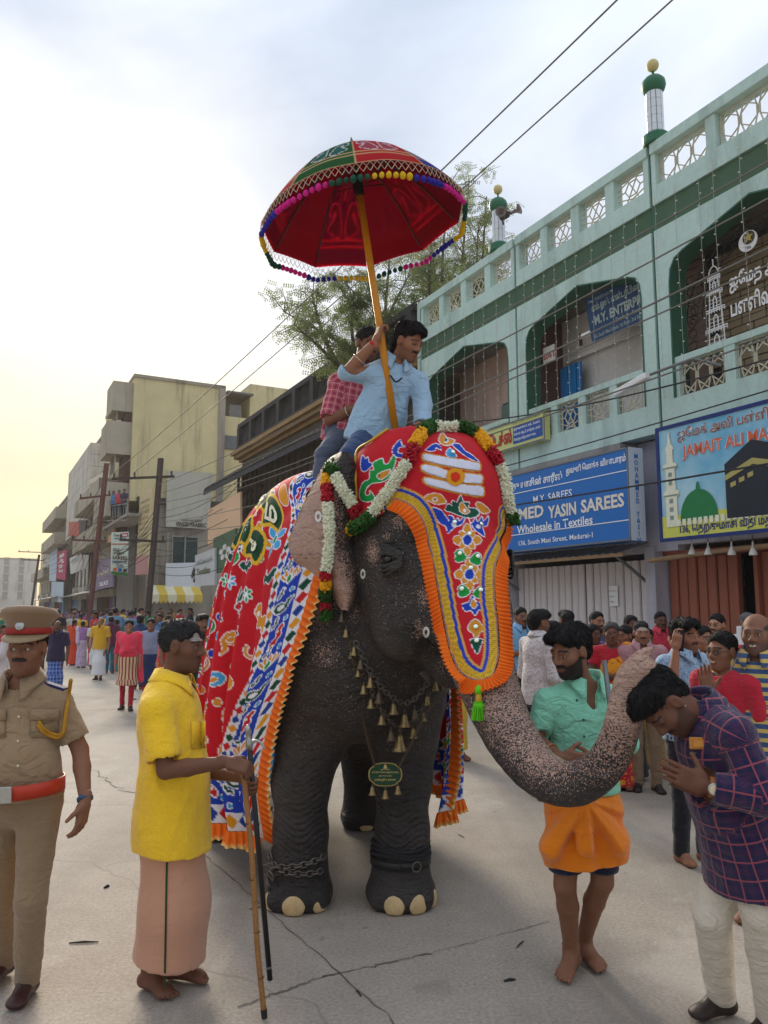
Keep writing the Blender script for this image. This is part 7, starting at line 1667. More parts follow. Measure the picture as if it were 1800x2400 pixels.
def person(J, spec, name='person', label='', group=None, hero=True, parts=()):
    """J: joints in world space. Builds one skin plus hair and clothing."""
    fine = spec.get('fine', .0042 if hero else .0075); vox = .0088 if hero else .0125; s = spec.get('s', 1.0)
    J = {k: np.array(v, float) for k, v in J.items()}; root_loc = np.array([J['hip'][0], J['hip'][1], spec.get('base', 0.0)])
    o = empty(name, root_loc); tag(o, label, 'person', group); off = root_loc; sd_ = abs(hash(label)) % 1000 if False else sum(map(ord, label)) % 997
    Rh = frame(J['hf'], J.get('hu', (0, 0, 1))); hc = J['head']; sk = np.array(spec['skin'])
    up = unit(J['neck']-J['hip']); rt = unit(J['sr']-J['sl']); fw = unit(np.cross(up, rt)); rt = np.cross(fw, up); TR_ = np.stack([rt, fw, up], 1); J['fw'] = fw; J['up'] = up; J['rt'] = rt
    sw = np.linalg.norm(J['sr']-J['sl'])/2; g = spec.get('girth', 1.0); ch, be = lerp(J['hip'], J['neck'], .70), lerp(J['hip'], J['neck'], .32); hw = .145*g*s
    L = np.linalg.norm(J['neck']-J['hip'])
    torso = lambda e: [ell(ch, (sw*.86+e, .112*g*s+e, L*.36+e), TR_, .05), ell(be+fw*spec.get('belly', .0), (hw*.98+e, .108*g*s+e, L*.34+e), TR_, .05), ell(J['hip'], (hw*1.04+e, .112*g*s+e, .14*s+e), TR_, .05), cone(J['sl'], J['neck']-up*.03, .052*s+e, .050*s+e*.3, .05), cone(J['sr'], J['neck']-up*.03, .052*s+e, .050*s+e*.3, .05)]
    arm = lambda e, q: [cone(J['s'+q], J['e'+q], .050*s+e, .038*s+e, .015), cone(J['e'+q], lerp(J['e'+q], J['w'+q], .35), .038*s+e, .039*s+e, .012), cone(lerp(J['e'+q], J['w'+q], .35), J['w'+q], .039*s+e, .0255*s+e, .012)]
    leg = lambda e, q: [cone(J['h'+q], J['k'+q], .080*g*s+e, .052*s+e, .025), cone(J['k'+q], lerp(J['k'+q], J['a'+q], .32)-unit(J.get('f'+q, fw))*.014, .050*s+e, .052*s+e, .015), cone(lerp(J['k'+q], J['a'+q], .32)-unit(J.get('f'+q, fw))*.014, J['a'+q], .051*s+e, .034*s+e, .015)]
    J['torso'], J['arm'], J['leg'] = torso, arm, leg
    Ln = [J['neck']-up*.06, hc+Rh @ np.array([0, -.022, -.065])*s]
    body = torso(-.012)+arm(0, 'l')+arm(0, 'r')+leg(0, 'l')+leg(0, 'r')+[cone(Ln[0], Ln[1], .060*s, .052*s, .04)]
    shells = []
    barefeet = spec.get('feet', 'bare') == 'bare'
    for q in 'lr':
        fp = foot_prims(J['a'+q], J.get('f'+q, fw), s, (1 if q == 'r' else -1) if barefeet and hero else 0)
        if barefeet: body += [] if hero else fp
        if barefeet and hero: shells.append((fp+[cone(J['a'+q], lerp(J['a'+q], J['k'+q], .2), .036*s, .037*s, .02)], .0055))
    hands = spec.get('hands', {})
    for q in 'lr':
        hd, hn, cu = hands.get(q, (J['w'+q]-J['e'+q], rt*(1 if q == 'l' else -1), .35)); hpz = hand_prims(J['w'+q], hd, hn, 1 if q == 'r' else -1, cu, s*.98, spec.get('thumb', .5))
        if hero or spec.get('fh'): shells.append((hpz, fine))
        else: body += [cone(J['w'+q], J['w'+q]+unit(hd)*.10*s, .028*s, .026*s, .02, fl=(hn, .6))]
    hp_ = head_prims(hc, Rh, s)+[cone(Ln[0], Ln[1], .060*s, .052*s, .03)]; shells.append((hp_, fine))
    V, Q, I = sdf(body, vox); Vs, Qs, Cs = [V], [Q], [np.tile(sk, (len(V), 1))]; n0 = len(V)
    for pr, vx in shells:
        v, q_, _ = sdf(pr, vx, smooth=1)
        if pr is hp_: c = face_colors(((v-hc) @ Rh)/s, spec)
        else: c = np.tile(sk, (len(v), 1))
        Vs.append(v); Qs.append(q_+n0); Cs.append(c); n0 += len(v)
    V, C = np.vstack(Vs), np.vstack(Cs)
    b_ = link('body', np_mesh('body', V-off, np.vstack(Qs), True, {'col': C}), o, SKIN)
    hair_obj(hc, Rh, s, spec.get('style', 'short'), np.array(spec['hair']), o, off, sd_, fine*1.2)
    J.update(o=o, off=off, vox=vox, Rh=Rh, hc=hc, s=s, hw=hw, L=L, seed=sd_, sw=sw, g=g, TR=TR_); return J
def shirt(J, m, sl_=.55, hem=.0, e=.014, collar=True, name='shirt', flare=.02, fold=.006, long_=None, open_=0.0, hemdir=None):
    """sleeve: fraction of the upper arm (up to 1) then of the forearm (1..2)"""
    P = J['torso'](e); s = J['s']; SLV = sl_ if isinstance(sl_, dict) else {'l': sl_, 'r': sl_}
    P += [cone(lerp(J['hip'], J['neck'], .25), J['hip']-J['up']*(.06+hem), J['hw']+e, J['hw']*1.06+e+flare, .06, fl=(J['fw'], .82))]
    for q in 'lr':
        a, b, c = J['s'+q], J['e'+q], J['w'+q]; sleeve = SLV[q]
        if sleeve <= 1: P += [cone(a, lerp(a, b, sleeve), .056*s+e*.6, .052*s+e, .02)]
        else: P += [cone(a, b, .055*s+e*.5, .046*s+e*.8, .015), cone(b, lerp(b, c, sleeve-1), .045*s+e*.8, .037*s+e*.8, .012)]
    cuts = [(J['hip']-J['up']*(.04+hem), -J['up'] if hemdir is None else hemdir)]
    # neck opening
    nk = J['neck']; P.append(cone(nk-J['up']*.005+J['fw']*.02, nk+J['up']*.20+J['fw']*.06, .062*s, .085*s, .008, op='-'))
    if open_: P.append(cone(nk+J['fw']*.10-J['up']*open_, nk+J['fw']*.10+J['up']*.08, .012, .06, .01, op='-'))
    # cut sleeves flat
    for q in 'lr':
        a, b, c = J['s'+q], J['e'+q], J['w'+q]; sleeve = SLV[q]
        if sleeve <= 1: d = unit(b-a); end = lerp(a, b, sleeve)
        else: d = unit(c-b); end = lerp(b, c, sleeve-1)
        P.append(cone(end+d*.004+d*.055, end+d*.12, .075*s, .075*s, .004, op='-'))
    o = garment(name, P, J['vox'], m, J['o'], J['off'], cuts, fold*1.15, 34, (1, 1, .7), seed=J['seed'])
    if collar:
        nkc = J['neck']+J['up']*.042+J['fw']*.016; ring = []
        for k in range(31):
            q = -2.72+5.44*k/30; d = J['fw']*-math.cos(q)+J['rt']*math.sin(q); fr_ = max(0, -math.cos(q)); tip = max(0, abs(q)-2.1)/.62
            ctr = nkc-J['up']*(.045*fr_)+J['fw']*(.022*fr_); r0, r1 = .068*s, .100*s
            ring.append((ctr+d*r0-J['up']*.02, ctr+d*(r0+.004)+J['up']*.030, ctr+d*(r0+.010)+J['up']*.034, ctr+d*r1-J['up']*(.006+.030*tip), ctr+d*(r1+.010)-J['up']*(.018+.045*tip)))
        Vc = np.array([p for r in ring for p in r]); F = [(5*i+k, 5*i+5+k, 5*i+6+k, 5*i+1+k) for i in range(30) for k in range(4)]
        me = np_mesh('collar', Vc-J['off'], np.array(F), True, {'pc': Vc}); c_ = link('collar', me, o, m); sm = c_.modifiers.new('thick', 'SOLIDIFY'); sm.thickness = .005; sm.offset = 0
    return o
def surf_on(o, J, p, d):
    """first point of garment o met from p looking along d (world)"""
    bv = BVHTree.FromObject(o, bpy.context.evaluated_depsgraph_get()); loc, n, i, ds = bv.ray_cast(Vector(p-J['off']), Vector(unit(d))); return (np.array(loc)+J['off'], np.array(n)) if loc is not None else (None, None)
def trousers(J, m, e=.016, hem=.06, name='trousers', fold=.007, wide=.0, top=-.03):
    P = [ell(J['hip'], (J['hw']*1.08+e, .118*J['g']*J['s']+e, .15*J['s']), J['TR'], .06)]
    for q in 'lr':
        h, k, a = J['h'+q], J['k'+q], J['a'+q]; f = J.get('f'+q, J['fw'])
        P += [cone(h, k, .080*J['g']*J['s']+e, .054*J['s']+e+wide, .025), cone(k, a+np.array([0, 0, hem-.06]), .052*J['s']+e+wide, .044*J['s']+e+wide, .02)]
    return garment(name, P, J['vox'], m, J['o'], J['off'], [((0, 0, min(J['al'][2], J['ar'][2])-.035+hem-.06), (0, 0, -1)), (J['hip']+J['up']*top, J['up'])], fold, 26, (1, 1, 1.7), J['seed'])
def lungi(J, m, top=.06, hemz=.10, rt=.0, rb=.03, name='lungi', fold=.008, hemtilt=(0, 0, -1), ell_=.80, freq=13):
    hp_ = J['hip']+J['up']*top; ft = (J['al']+J['ar'])/2; b = np.array([ft[0], ft[1], hemz-.30]); kn = (J['kl']+J['kr'])/2; r0 = J['hw']*.98+.012
    spread = np.linalg.norm((J['al']-J['ar'])[:2])/2
    P = [ell(J['hip'], (J['hw']*1.1+.014, .125*J['g']*J['s']+.012, .17), J['TR'], .06), cone(J['hip'], kn, r0+rt, r0*.96+spread*.15+rt, .06, fl=(J['fw'], ell_)), cone(kn, b, r0*.96+spread*.15+rt, r0*.80+spread*.5+rb, .06, fl=(J['fw'], ell_+.05))]
    c = np.array([ft[0], ft[1], hemz])
    return garment(name, P, J['vox'], m, J['o'], J['off'], [(c, hemtilt), (J['hip']+J['up']*(top+.05), J['up'])], fold, freq, (1, 1, .16), J['seed'])
def shoes(J, m, name='shoe', sole=None):
    for q in 'lr':
        fp = foot_prims(J['a'+q], J.get('f'+q, J['fw']), J['s']*1.08, 0); V, Q, I = sdf(fp, .009, [((0, 0, .001), (0, 0, -1))], smooth=1); link(name, np_mesh(name, V-J['off'], Q, True), J['o'], m)
def stand(x, y, H, face, spec, label, group=None, arms=('down', 'down'), look=None, tilt=0.0, stance=.11, hero=False, name='person', step=0.0):
    """upright figure of height H on the ground at x,y facing 'face' degrees (0 = towards the camera, +90 = picture right)"""
    a = R(face); f = np.array([math.sin(a), -math.cos(a), 0]); r = np.array([-math.cos(a), -math.sin(a), 0])      # forward, its right
    k = H/1.70; c = np.array([x, y, 0.]); Z = np.array([0, 0, 1.]); up = lambda z: c+Z*z*k
    J = dict(hip=up(.93), neck=up(1.44), head=up(1.575)+f*.025*k, sl=up(1.385)-r*.185*k*spec.get('sw', 1), sr=up(1.385)+r*.185*k*spec.get('sw', 1), hl=up(.90)-r*.095*k, hr=up(.90)+r*.095*k)
    for q, sg in (('l', -1), ('r', 1)):
        J['a'+q] = c+r*sg*stance*k*.8+f*step*(.5 if q == 'l' else -.5)+Z*.075*k; J['k'+q] = lerp(J['h'+q], J['a'+q], .5)+f*.02; J['f'+q] = f+r*sg*.22
        s_ = J['s'+q]; m = arms[0 if q == 'l' else 1]; o_ = r*sg
        if m == 'down': e, w = s_+o_*.05*k-Z*.29*k-f*.02, s_+o_*.06*k-Z*.54*k+f*.05
        elif m == 'fold': e, w = s_+o_*.06*k-Z*.27*k+f*.02, s_-o_*.16*k-Z*.24*k+f*.20*k
        elif m == 'phone': e, w = s_+o_*.10*k-Z*.20*k+f*.14*k, s_+o_*.02*k+Z*.11*k+f*.13*k
        elif m == 'up': e, w = s_+o_*.10*k-Z*.25*k+f*.08*k, s_+o_*.02*k-Z*.13*k+f*.27*k
        elif m == 'hip': e, w = s_+o_*.16*k-Z*.25*k-f*.06, s_-o_*.0*k-Z*.45*k+f*.06
        elif m == 'front': e, w = s_+o_*.05*k-Z*.28*k, s_-o_*.08*k-Z*.38*k+f*.20*k
        J['e'+q], J['w'+q] = e, w
    lk = face if look is None else look; la = R(lk); J['hf'] = np.array([math.sin(la), -math.cos(la), -tilt]); J['hu'] = unit(Z+f*tilt*.8)
    sp = dict(spec); sp['s'] = k; return person(J, sp, name, label, group, hero)
SK = {'deep': srgb(110, 72, 54), 'dark': srgb(132, 90, 68), 'brown': srgb(154, 106, 80), 'fair': srgb(178, 130, 100)}
BLK = (.010, .009, .010); GREY = (.10, .10, .10)
# ---------------------------------------------------------------- policeman
KH = srgb(150, 126, 96)
J = dict(hip=at(52, 1862, 3.55), neck=at(56, 1606, 3.55), head=at(63, 1519, 3.48), hf=(.06, -1, -.02), sl=at(136, 1648, 3.55), sr=at(-38, 1650, 3.55), el=at(188, 1757, 3.58), wl=at(200, 1878, 3.46), er=at(-95, 1760, 3.6), wr=at(-105, 1880, 3.5),
         hl=at(93, 1885, 3.55), hr=at(6, 1885, 3.57), kl=at(72, 2110, 3.48), al=onground(48, 2350)+np.array([0, .06, .08]), kr=at(0, 2110, 3.68), ar=onground(-20, 2318)+np.array([0, .1, .09]), fl=(.05, -1, 0), fr=(-.1, -1, 0))
J = person(J, dict(skin=SK['dark'], hair=BLK, mustache=.95, stubble=.25, look=(.0045, 0), girth=1.03, belly=.045, s=.96, style='short', feet='shoe', hands={'l': ((-.12, -.1, -1), (-1, .2, 0), .38), 'r': ((.1, -.1, -1), (1, .2, 0), .3)}), label='policeman in khaki uniform and peaked cap walking at the left edge')
off = J['off']; KHM = fabric('khaki_drill', KH, wr=.7); KHT = fabric('khaki_trouser_drill', srgb(138, 116, 88), wr=.6)
sh = shirt(J, KHM, .72, -.03, .014, True, flare=.0, fold=.005); trousers(J, KHT, .016, fold=.007, top=.13)
shoes(J, mat('brown_leather', srgb(60, 36, 32), .4, var=.2))
hc, Rh = J['hc'], J['Rh']; H_p = lambda x, y, z: hc+Rh @ np.array([x, y, z], float)
cp_ = empty('peaked_cap', parent=J['o']); prof = [(.095, .030), (.100, .065), (.104, .085), (.132, .118), (.136, .128), (.120, .150), (.06, .160), (.002, .163)]
def cap_ring(prof, name, m, sy=1.12, tilt=.18):
    V = []; n = 36
    for r, z in prof:
        for k in range(n): q = 2*PI*k/n; V.append(H_p(r*math.cos(q)*.92, r*math.sin(q)*sy*.86-.012, z+.024+tilt*r*math.sin(q)*.55*(1 if z > .1 else .1)))
    F = [(i*n+j, i*n+(j+1) % n, (i+1)*n+(j+1) % n, (i+1)*n+j) for i in range(len(prof)-1) for j in range(n)]; b = MB(off); b.add(V, F); return b.build(name, m, cp_, smooth=True)
cap_ring(prof, 'crown', fabric('cap_felt', srgb(132, 106, 80), wr=.1)); cap_ring([(.1035, .040), (.106, .042), (.107, .066), (.1045, .068)], 'band', mat('maroon_band', srgb(150, 40, 32), .6))
V = []; n = 20
for i in range(n+1):
    q = PI*(.08+.84*i/n)
    for e_ in (0, .5, 1): V.append(H_p((.100+.034*e_*math.sin(q))*math.cos(q)*.92, (.100+.062*e_*math.sin(q)**1.2)*math.sin(q)*.96-.012, .064-.030*e_*math.sin(q)))
b = MB(off); b.add(V, [(3*i+k, 3*i+k+1, 3*i+k+4, 3*i+k+3) for i in range(n) for k in (0, 1)]); o = b.build('visor', mat('khaki_visor', srgb(146, 124, 94), .5), cp_, smooth=True); o.modifiers.new('t', 'SOLIDIFY').thickness = .005
SILV = mat('silver_badge', srgb(176, 176, 172), .35, .8, var=.2, vs=60)
b = MB(off); b.lathe(H_p(0, .088, .102), [(.001, 0), (.021, 0), (.019, .005), (.012, .007), (.001, .010)], 10, axis=Rh[:, 1]+.25*Rh[:, 2]); b.build('badge', SILV, cp_)
# belt, buckle, epaulettes, lanyard, pockets, buttons
def ringband(J, z0, z1, e, name, m, parent, c=None, fl=.83, n=40):
    V = []; c = J['hip'] if c is None else c
    for k in range(n):
        q = 2*PI*k/n; d = J['rt']*math.cos(q)*(J['hw']*1.1+e)+J['fw']*math.sin(q)*((J['hw']*1.1+e)*fl+ .0)
        V += [c+d+J['up']*z0, c+d+J['up']*z1]
    b = MB(J['off']); b.add(V, [(2*i, (2*i+2) % (2*n), (2*i+3) % (2*n), 2*i+1) for i in range(n)]); o = b.build(name, m, parent, smooth=True); o.modifiers.new('t', 'SOLIDIFY').thickness = .006; return o
bc = J['hip']+J['up']*.045+J['fw']*.03; ringband(J, -.03, .03, .034, 'belt', mat('red_belt', srgb(178, 50, 26), .45, var=.1), J['o'], bc, .92)
p, n_ = surf_on(sh, J, J['hip']+J['fw']*.6+J['up']*.05, -J['fw'])
fx = bc+J['fw']*((J['hw']*1.1+.034)*.92+.006); b = MB(off); b.obox(fx-J['rt']*.01, J['rt']*.045, J['up']*.034, J['fw']*.005); b.build('buckle', SILV, J['o'], bevel=.004)
NAVY = mat('navy_felt', srgb(36, 38, 88), .8)
for q in 'lr':
    a = J['s'+q]; sd_ = 1 if q == 'r' else -1; m0 = a+J['up']*.072-J['rt']*sd_*.0; b = MB(off); b.bar(m0-J['rt']*sd_*.055+J['up']*.02, m0+J['rt']*sd_*.035-J['up']*.012, .055, .012, up=J['up']); b.build('epaulette', NAVY, J['o'], bevel=.003)
def on(px, py, lift=.006, o_=None, JJ=None):
    jj = JJ or J; p, n_ = surf_on(o_ or sh, jj, CAMP, ray(px, py)); return (p+unit(CAMP-p)*lift, n_) if p is not None else (at(px, py, jj['hip'][1]-.12), np.array([0, -1, 0]))
for py in (1630, 1680, 1737, 1795):
    p, n_ = on(42 if py > 1700 else 44+(1680-py)*.1, py, .004); b = MB(off); b.lathe(p, [(.001, 0), (.006, 0), (.005, .003), (.001, .004)], 8, axis=(0, -1, 0)); b.build('button', mat('pale_button', srgb(206, 196, 170), .4), J['o'])
for x0, x1 in ((72, 136), (-40, 12)):
    P = [on(x, y, .004)[0] for y in (1662, 1700, 1728) for x in np.linspace(x0, x1, 5)]; b = MB(off); b.add(P, [(r_*5+i, r_*5+i+1, (r_+1)*5+i+1, (r_+1)*5+i) for r_ in range(2) for i in range(4)]); o = b.build('pocket', KHM, J['o'], smooth=True); o.modifiers.new('t', 'SOLIDIFY').thickness = .004
    P = [on(x, y, .010)[0] for y in (1662, 1688) for x in np.linspace(x0-2, x1+2, 5)]; P[7] = on((x0+x1)/2, 1696, .010)[0]; b = MB(off); b.add(P, [(i, i+1, i+6, i+5) for i in range(4)]); o = b.build('pocket_flap', KHM, J['o'], smooth=True); o.modifiers.new('t', 'SOLIDIFY').thickness = .004
ly = [on(*p, .014)[0] for p in ((166, 1594), (162, 1622), (157, 1655), (152, 1690), (149, 1712), (138, 1722), (118, 1718), (100, 1706), (90, 1690))]
b = MB(off); b.tube(spline(ly, 50), .0085, 6); b.tube(spline([p+np.array([0, -.006, -.012]) for p in ly[3:]], 30), .007, 6); b.build('lanyard', mat('mustard_cord', srgb(196, 142, 40), .7, bump=.9, bs=170, bd=.01), J['o'], smooth=True)
b = MB(off); d = unit(J['wl']-J['el']); b.lathe(J['wl']-d*.012, [(.030, -.008), (.034, -.006), (.034, .006), (.030, .008)], 16, axis=d); b.build('wristband', mat('blue_band', srgb(34, 76, 110), .5), J['o'])
# ---------------------------------------------------------------- mahout in the yellow shirt
fR = onground(415, 2374)-onground(336, 2332); fL = onground(498, 2320)-onground(402, 2308)
J = dict(hip=at(402, 1925, 3.76), neck=at(396, 1604, 3.76), head=at(428, 1515, 3.76), hf=(1, -.16, -.06), sr=at(366, 1664, 3.585), sl=at(424, 1660, 3.94), er=at(388, 1806, 3.53), wr=at(532, 1786, 3.52), el=at(455, 1800, 3.95), wl=at(568, 1822, 3.68),
         hr=at(390, 1945, 3.67), hl=at(414, 1940, 3.85), kr=at(386, 2120, 3.66), kl=at(430, 2110, 3.88), ar=onground(350, 2322)+np.array([0, 0, .085]), al=onground(412, 2298)+np.array([0, 0, .085]), fr=fR, fl=fL)
J = person(J, dict(skin=SK['deep'], hair=(.022, .022, .023), facial=(.03, .026, .024), style='short', beard=.12, stubble=.15, mustache=.6, ash=1, look=(0, -.001), girth=1.10, belly=.03, hands={'r': ((.9, -.05, -.25), (.1, .5, -.9), 1.15), 'l': ((.75, -.55, -.25), (-.4, -.85, -.2), 1.1)}, thumb=.9), label='mahout in yellow textured shirt and peach lungi holding two sticks')
off = J['off']; sh = shirt(J, fabric('yellow_seersucker', srgb(246, 198, 40), 'seersucker', wr=.35), .72, .075, .028, True, flare=.022, fold=.006, hemdir=(-.10, 0, -1))
lg = lungi(J, fabric('peach_cotton', srgb(198, 146, 118), wr=.25), -.07, .145, .0, .03, fold=.007, hemtilt=(-.14, 0, -1), ell_=.86)
ln = [on(px, py, .004, lg)[0] for px, py in zip(np.linspace(392, 386, 22), np.linspace(1965, 2312, 22))]
b = MB(off); V = []
for p in ln: V += [p+np.array([-.0045, 0, 0]), p+np.array([.0045, 0, 0])]
b.add(V, [(2*i, 2*i+1, 2*i+3, 2*i+2) for i in range(len(ln)-1)]); b.build('green_border', mat('green_thread', srgb(44, 62, 30), .8), J['o'])
P = [on(x, y, .005)[0] for y in (1690, 1722, 1754) for x in np.linspace(448, 482, 4)]; b = MB(off); b.add(P, [(r_*4+i, r_*4+i+1, r_*4+i+5, r_*4+i+4) for r_ in range(2) for i in range(3)]); o = b.build('pocket', _mats['yellow_seersucker'], J['o'], smooth=True); o.modifiers.new('t', 'SOLIDIFY').thickness = .004
mh = J
def stick(pts, r, label, name, m, cat='stick'):
    o = empty(name, pts[-1]); tag(o, label, cat); b = MB(np.array(pts[-1])); b.tube(pts, r, 9); b.build('shaft', m, o, smooth=True); return o
g1 = at(570, 1806, 3.54); g2 = onground(620, 2392)+np.array([0, 0, .01])
cane = stick(spline([g1+unit(g1-g2)*.01, lerp(g1, g2, .35)+np.array([.006, 0, 0]), lerp(g1, g2, .7)-np.array([.004, 0, 0]), g2], 16), .0125, 'brown bamboo cane planted on the ground by the mahout', 'bamboo_cane', mat('cane_skin', srgb(150, 104, 58), .5, var=.35, vs=9), 'cane')
for t in (.22, .45, .66, .84):
    q = lerp(g1, g2, t); b = MB(g2); b.torus(q, .0125, .0025, ax=g2-g1, n=12, k=5); b.build('node', mat('cane_node', srgb(84, 52, 30), .6), cane)
b = MB(g2); b.tube([lerp(g1, g2, .965), g2], [.015, .013], 9); b.build('ferrule', BLACK, cane)
h1, h2 = at(584, 1742, 3.60), at(633, 2296, 3.68)
ank = stick([h1, h2], .0125, 'black elephant goad with silver hook held upright beside the cane', 'elephant_goad', mat('ebony', (.012, .011, .011), .4, var=.1), 'goad')
b = MB(h2); d = unit(h1-h2); b.lathe(h1, [(.013, -.03), (.018, 0), (.013, .02), (.011, .05), (.016, .055), (.011, .075), (.004, .085)], 12, axis=d); b.build('silver_cap', SILV, ank, smooth=True)
b = MB(h2); b.tube(spline([h1+d*.0, h1+d*.012+np.array([.03, 0, 0]), h1+np.array([.055, 0, .0]), h1+np.array([.075, 0, -.03])], 14), list(np.linspace(.010, .003, 14)), 8); b.build('hook', SILV, ank, smooth=True)
b = MB(h2); b.tube([h2+d*.06, h2], [.013, .010], 9); b.build('tip', STEEL, ank)
# ---------------------------------------------------------------- attendant in the sea-green shirt
J = dict(hip=at(1366, 1882, 3.88), neck=at(1368, 1606, 3.88), head=at(1336, 1527, 3.80), hf=(-.80, -.52, -.26), hu=(-.12, -.1, 1), sr=at(1284, 1646, 3.86), sl=at(1442, 1640, 3.92), er=at(1252, 1738, 3.84), wr=at(1318, 1778, 3.66), el=at(1468, 1742, 3.86), wl=at(1400, 1786, 3.66),
         hr=at(1332, 1905, 3.88), hl=at(1404, 1905, 3.88), kr=at(1324, 2076, 3.84), kl=at(1412, 2066, 3.84), ar=onground(1338, 2270)+np.array([0, -.02, .085]), al=onground(1366, 2246)+np.array([0, -.02, .085]), fr=onground(1300, 2328)-onground(1340, 2270), fl=onground(1424, 2292)-onground(1362, 2246))
J = person(J, dict(skin=SK['dark'], hair=BLK, style='thick', beard=.95, mustache=.95, eyes=1, look=(-.001, -.002), hands={'r': ((.95, -.1, -.1), (0, .9, 0), .3), 'l': ((-.9, -.1, -.1), (0, .9, 0), .3)}), label='bearded attendant in sea-green shirt and orange wrap behind the trunk')
off = J['off']; sh = shirt(J, fabric('seagreen_linen', srgb(138, 208, 176), wr=.75), 1.05, -.10, .018, True, flare=.0, fold=.007, open_=.12)
for px, py in ((1352, 1641), (1368, 1687), (1369, 1726)):
    p, n_ = on(px, py, .004); b = MB(off); b.lathe(p, [(.001, 0), (.0055, 0), (.005, .003), (.001, .004)], 8, axis=(0, -1, 0)); b.build('button', mat('dark_button', srgb(36, 60, 84), .4), J['o'])
# orange wrap tied in front, navy shorts below
ORW = fabric('orange_wrap', srgb(240, 132, 20), wr=.6)
hipc = J['hip']; P = [ell(hipc-np.array([0, 0, .0]), (.185, .15, .16), J['TR'], .06), cone(hipc-np.array([0, 0, .05]), hipc+np.array([0, 0, -.27]), .178, .205, .05, fl=(J['fw'], .85)), ell(lerp(hipc, at(1475, 2000, 3.8), .8), (.05, .06, .06), None, .06), ell(lerp(hipc, at(1285, 2005, 3.8), .85), (.07, .08, .06), None, .06),
     cone(at(1368, 1862, 3.70), at(1372, 1985, 3.685), .040, .046, .03, fl=(J['fw'], .6)), cone(at(1378, 1880, 3.72), at(1450, 1975, 3.74), .03, .05, .04), cone(at(1356, 1885, 3.72), at(1290, 1985, 3.75), .03, .05, .04)]
kn_ = at(1368, 1870, 3.7); wrp = garment('orange_wrap', P, .0085, ORW, J['o'], off, [(hipc+np.array([0, 0, .10]), (0, 0, 1)), (at(1366, 2022, 3.85), (.08, 0, -1))], .006, 17, (1.2, 1, .55), 5)
vv_ = np.empty(len(wrp.data.vertices)*3, np.float32); wrp.data.vertices.foreach_get('co', vv_); vv_ = vv_.reshape(-1, 3)+off; dk = vv_-kn_; aq = np.arctan2(dk[:, 0], -dk[:, 2]); rk = np.hypot(dk[:, 0], dk[:, 2])
am = .011*np.clip((rk-.03)/.08, 0, 1)*(vv_[:, 1] < 3.92); vv_[:, 1] -= am*(np.sin(aq*11+5*rk)+.5*np.sin(aq*23)); wrp.data.vertices.foreach_set('co', (vv_-off).astype(np.float32).ravel()); wrp.data.update()
Pq = []
for q in 'lr': Pq.append(cone(J['h'+q], lerp(J['h'+q], J['k'+q], .78), .10, .082, .03))
garment('shorts', Pq, .01, fabric('navy_cotton', srgb(22, 26, 54)), J['o'], off, [(at(1360, 2042, 3.85), (0, 0, -1))], .003)
b = MB(off); q = J['ar']+np.array([0, .004, .035]); b.torus(q, .040, .004, n=16, k=5); b.build('anklet', BLACK, J['o'])
b = MB(off); d = unit(J['wr']-J['er']); b.torus(lerp(J['er'], J['wr'], .62), .038, .0035, ax=d, n=16, k=5); b.build('bangle', mat('copper_bangle', srgb(170, 120, 70), .4, .6), J['o'])
nk = [on(px, py, .006, None)[0] for px, py in ((1342, 1612), (1352, 1630))]
stick([at(1416, 1548, 3.74), at(1428, 1640, 3.70), at(1436, 1700, 3.66)], .012, 'grey steel goad shaft resting on the attendant\'s shoulder', 'steel_goad', STEEL, 'goad')
# ---------------------------------------------------------------- devotee bowing to the trunk
J = dict(hip=at(1752, 1958, 3.12), neck=at(1650, 1668, 3.05), head=at(1559, 1649, 2.99), hf=(-.42, -.16, -.90), hu=(-.90, -.05, .46), sl=at(1722, 1722, 2.88), sr=at(1672, 1712, 3.26), el=at(1788, 1868, 2.82), wl=at(1655, 1842, 2.86), er=at(1640, 1850, 3.28), wr=at(1652, 1848, 3.02),
         hl=at(1768, 1975, 3.08), hr=at(1738, 1972, 3.22), kl=at(1782, 2130, 3.03), kr=at(1668, 2140, 3.22), al=onground(1812, 2440)+np.array([0, 0, .09]), ar=onground(1676, 2382)+np.array([.03, 0, .09]), fl=(-1, -.35, 0), fr=(-1, -.35, 0))
J = person(J, dict(skin=SK['deep'], hair=BLK, style='thick', stubble=.5, mustache=.9, eyes=0, girth=1.12, belly=.02, feet='shoe', hands={'l': ((-.86, .16, .34), (.1, 1, .1), .10), 'r': ((-.86, -.16, .34), (.1, -1, .1), .10)}, thumb=.2), label='devotee in dark plaid shirt bowing with joined palms under the trunk tip')
off = J['off']; PLM = fabric('navy_red_plaid', srgb(30, 30, 68), 'plaid', srgb(62, 36, 70), srgb(184, 88, 90), 1.25, wr=.45)
sh = shirt(J, PLM, 1.86, .15, .026, True, flare=.085, fold=.006, hemdir=unit(np.array([.12, 0, -1.0])))
trousers(J, fabric('cream_twill', srgb(226, 214, 194), wr=.7), .015, fold=.006, wide=.004, top=.05); shoes(J, mat('dark_shoe', srgb(52, 40, 36), .5))
d = unit(J['wl']-J['el']); wt = empty('wristwatch', parent=J['o']); b = MB(off); b.lathe(J['wl']-d*.020, [(.0335, -.011), (.037, -.009), (.037, .009), (.0335, .011)], 18, axis=d); b.build('strap', mat('tan_leather', srgb(156, 98, 56), .5), wt)
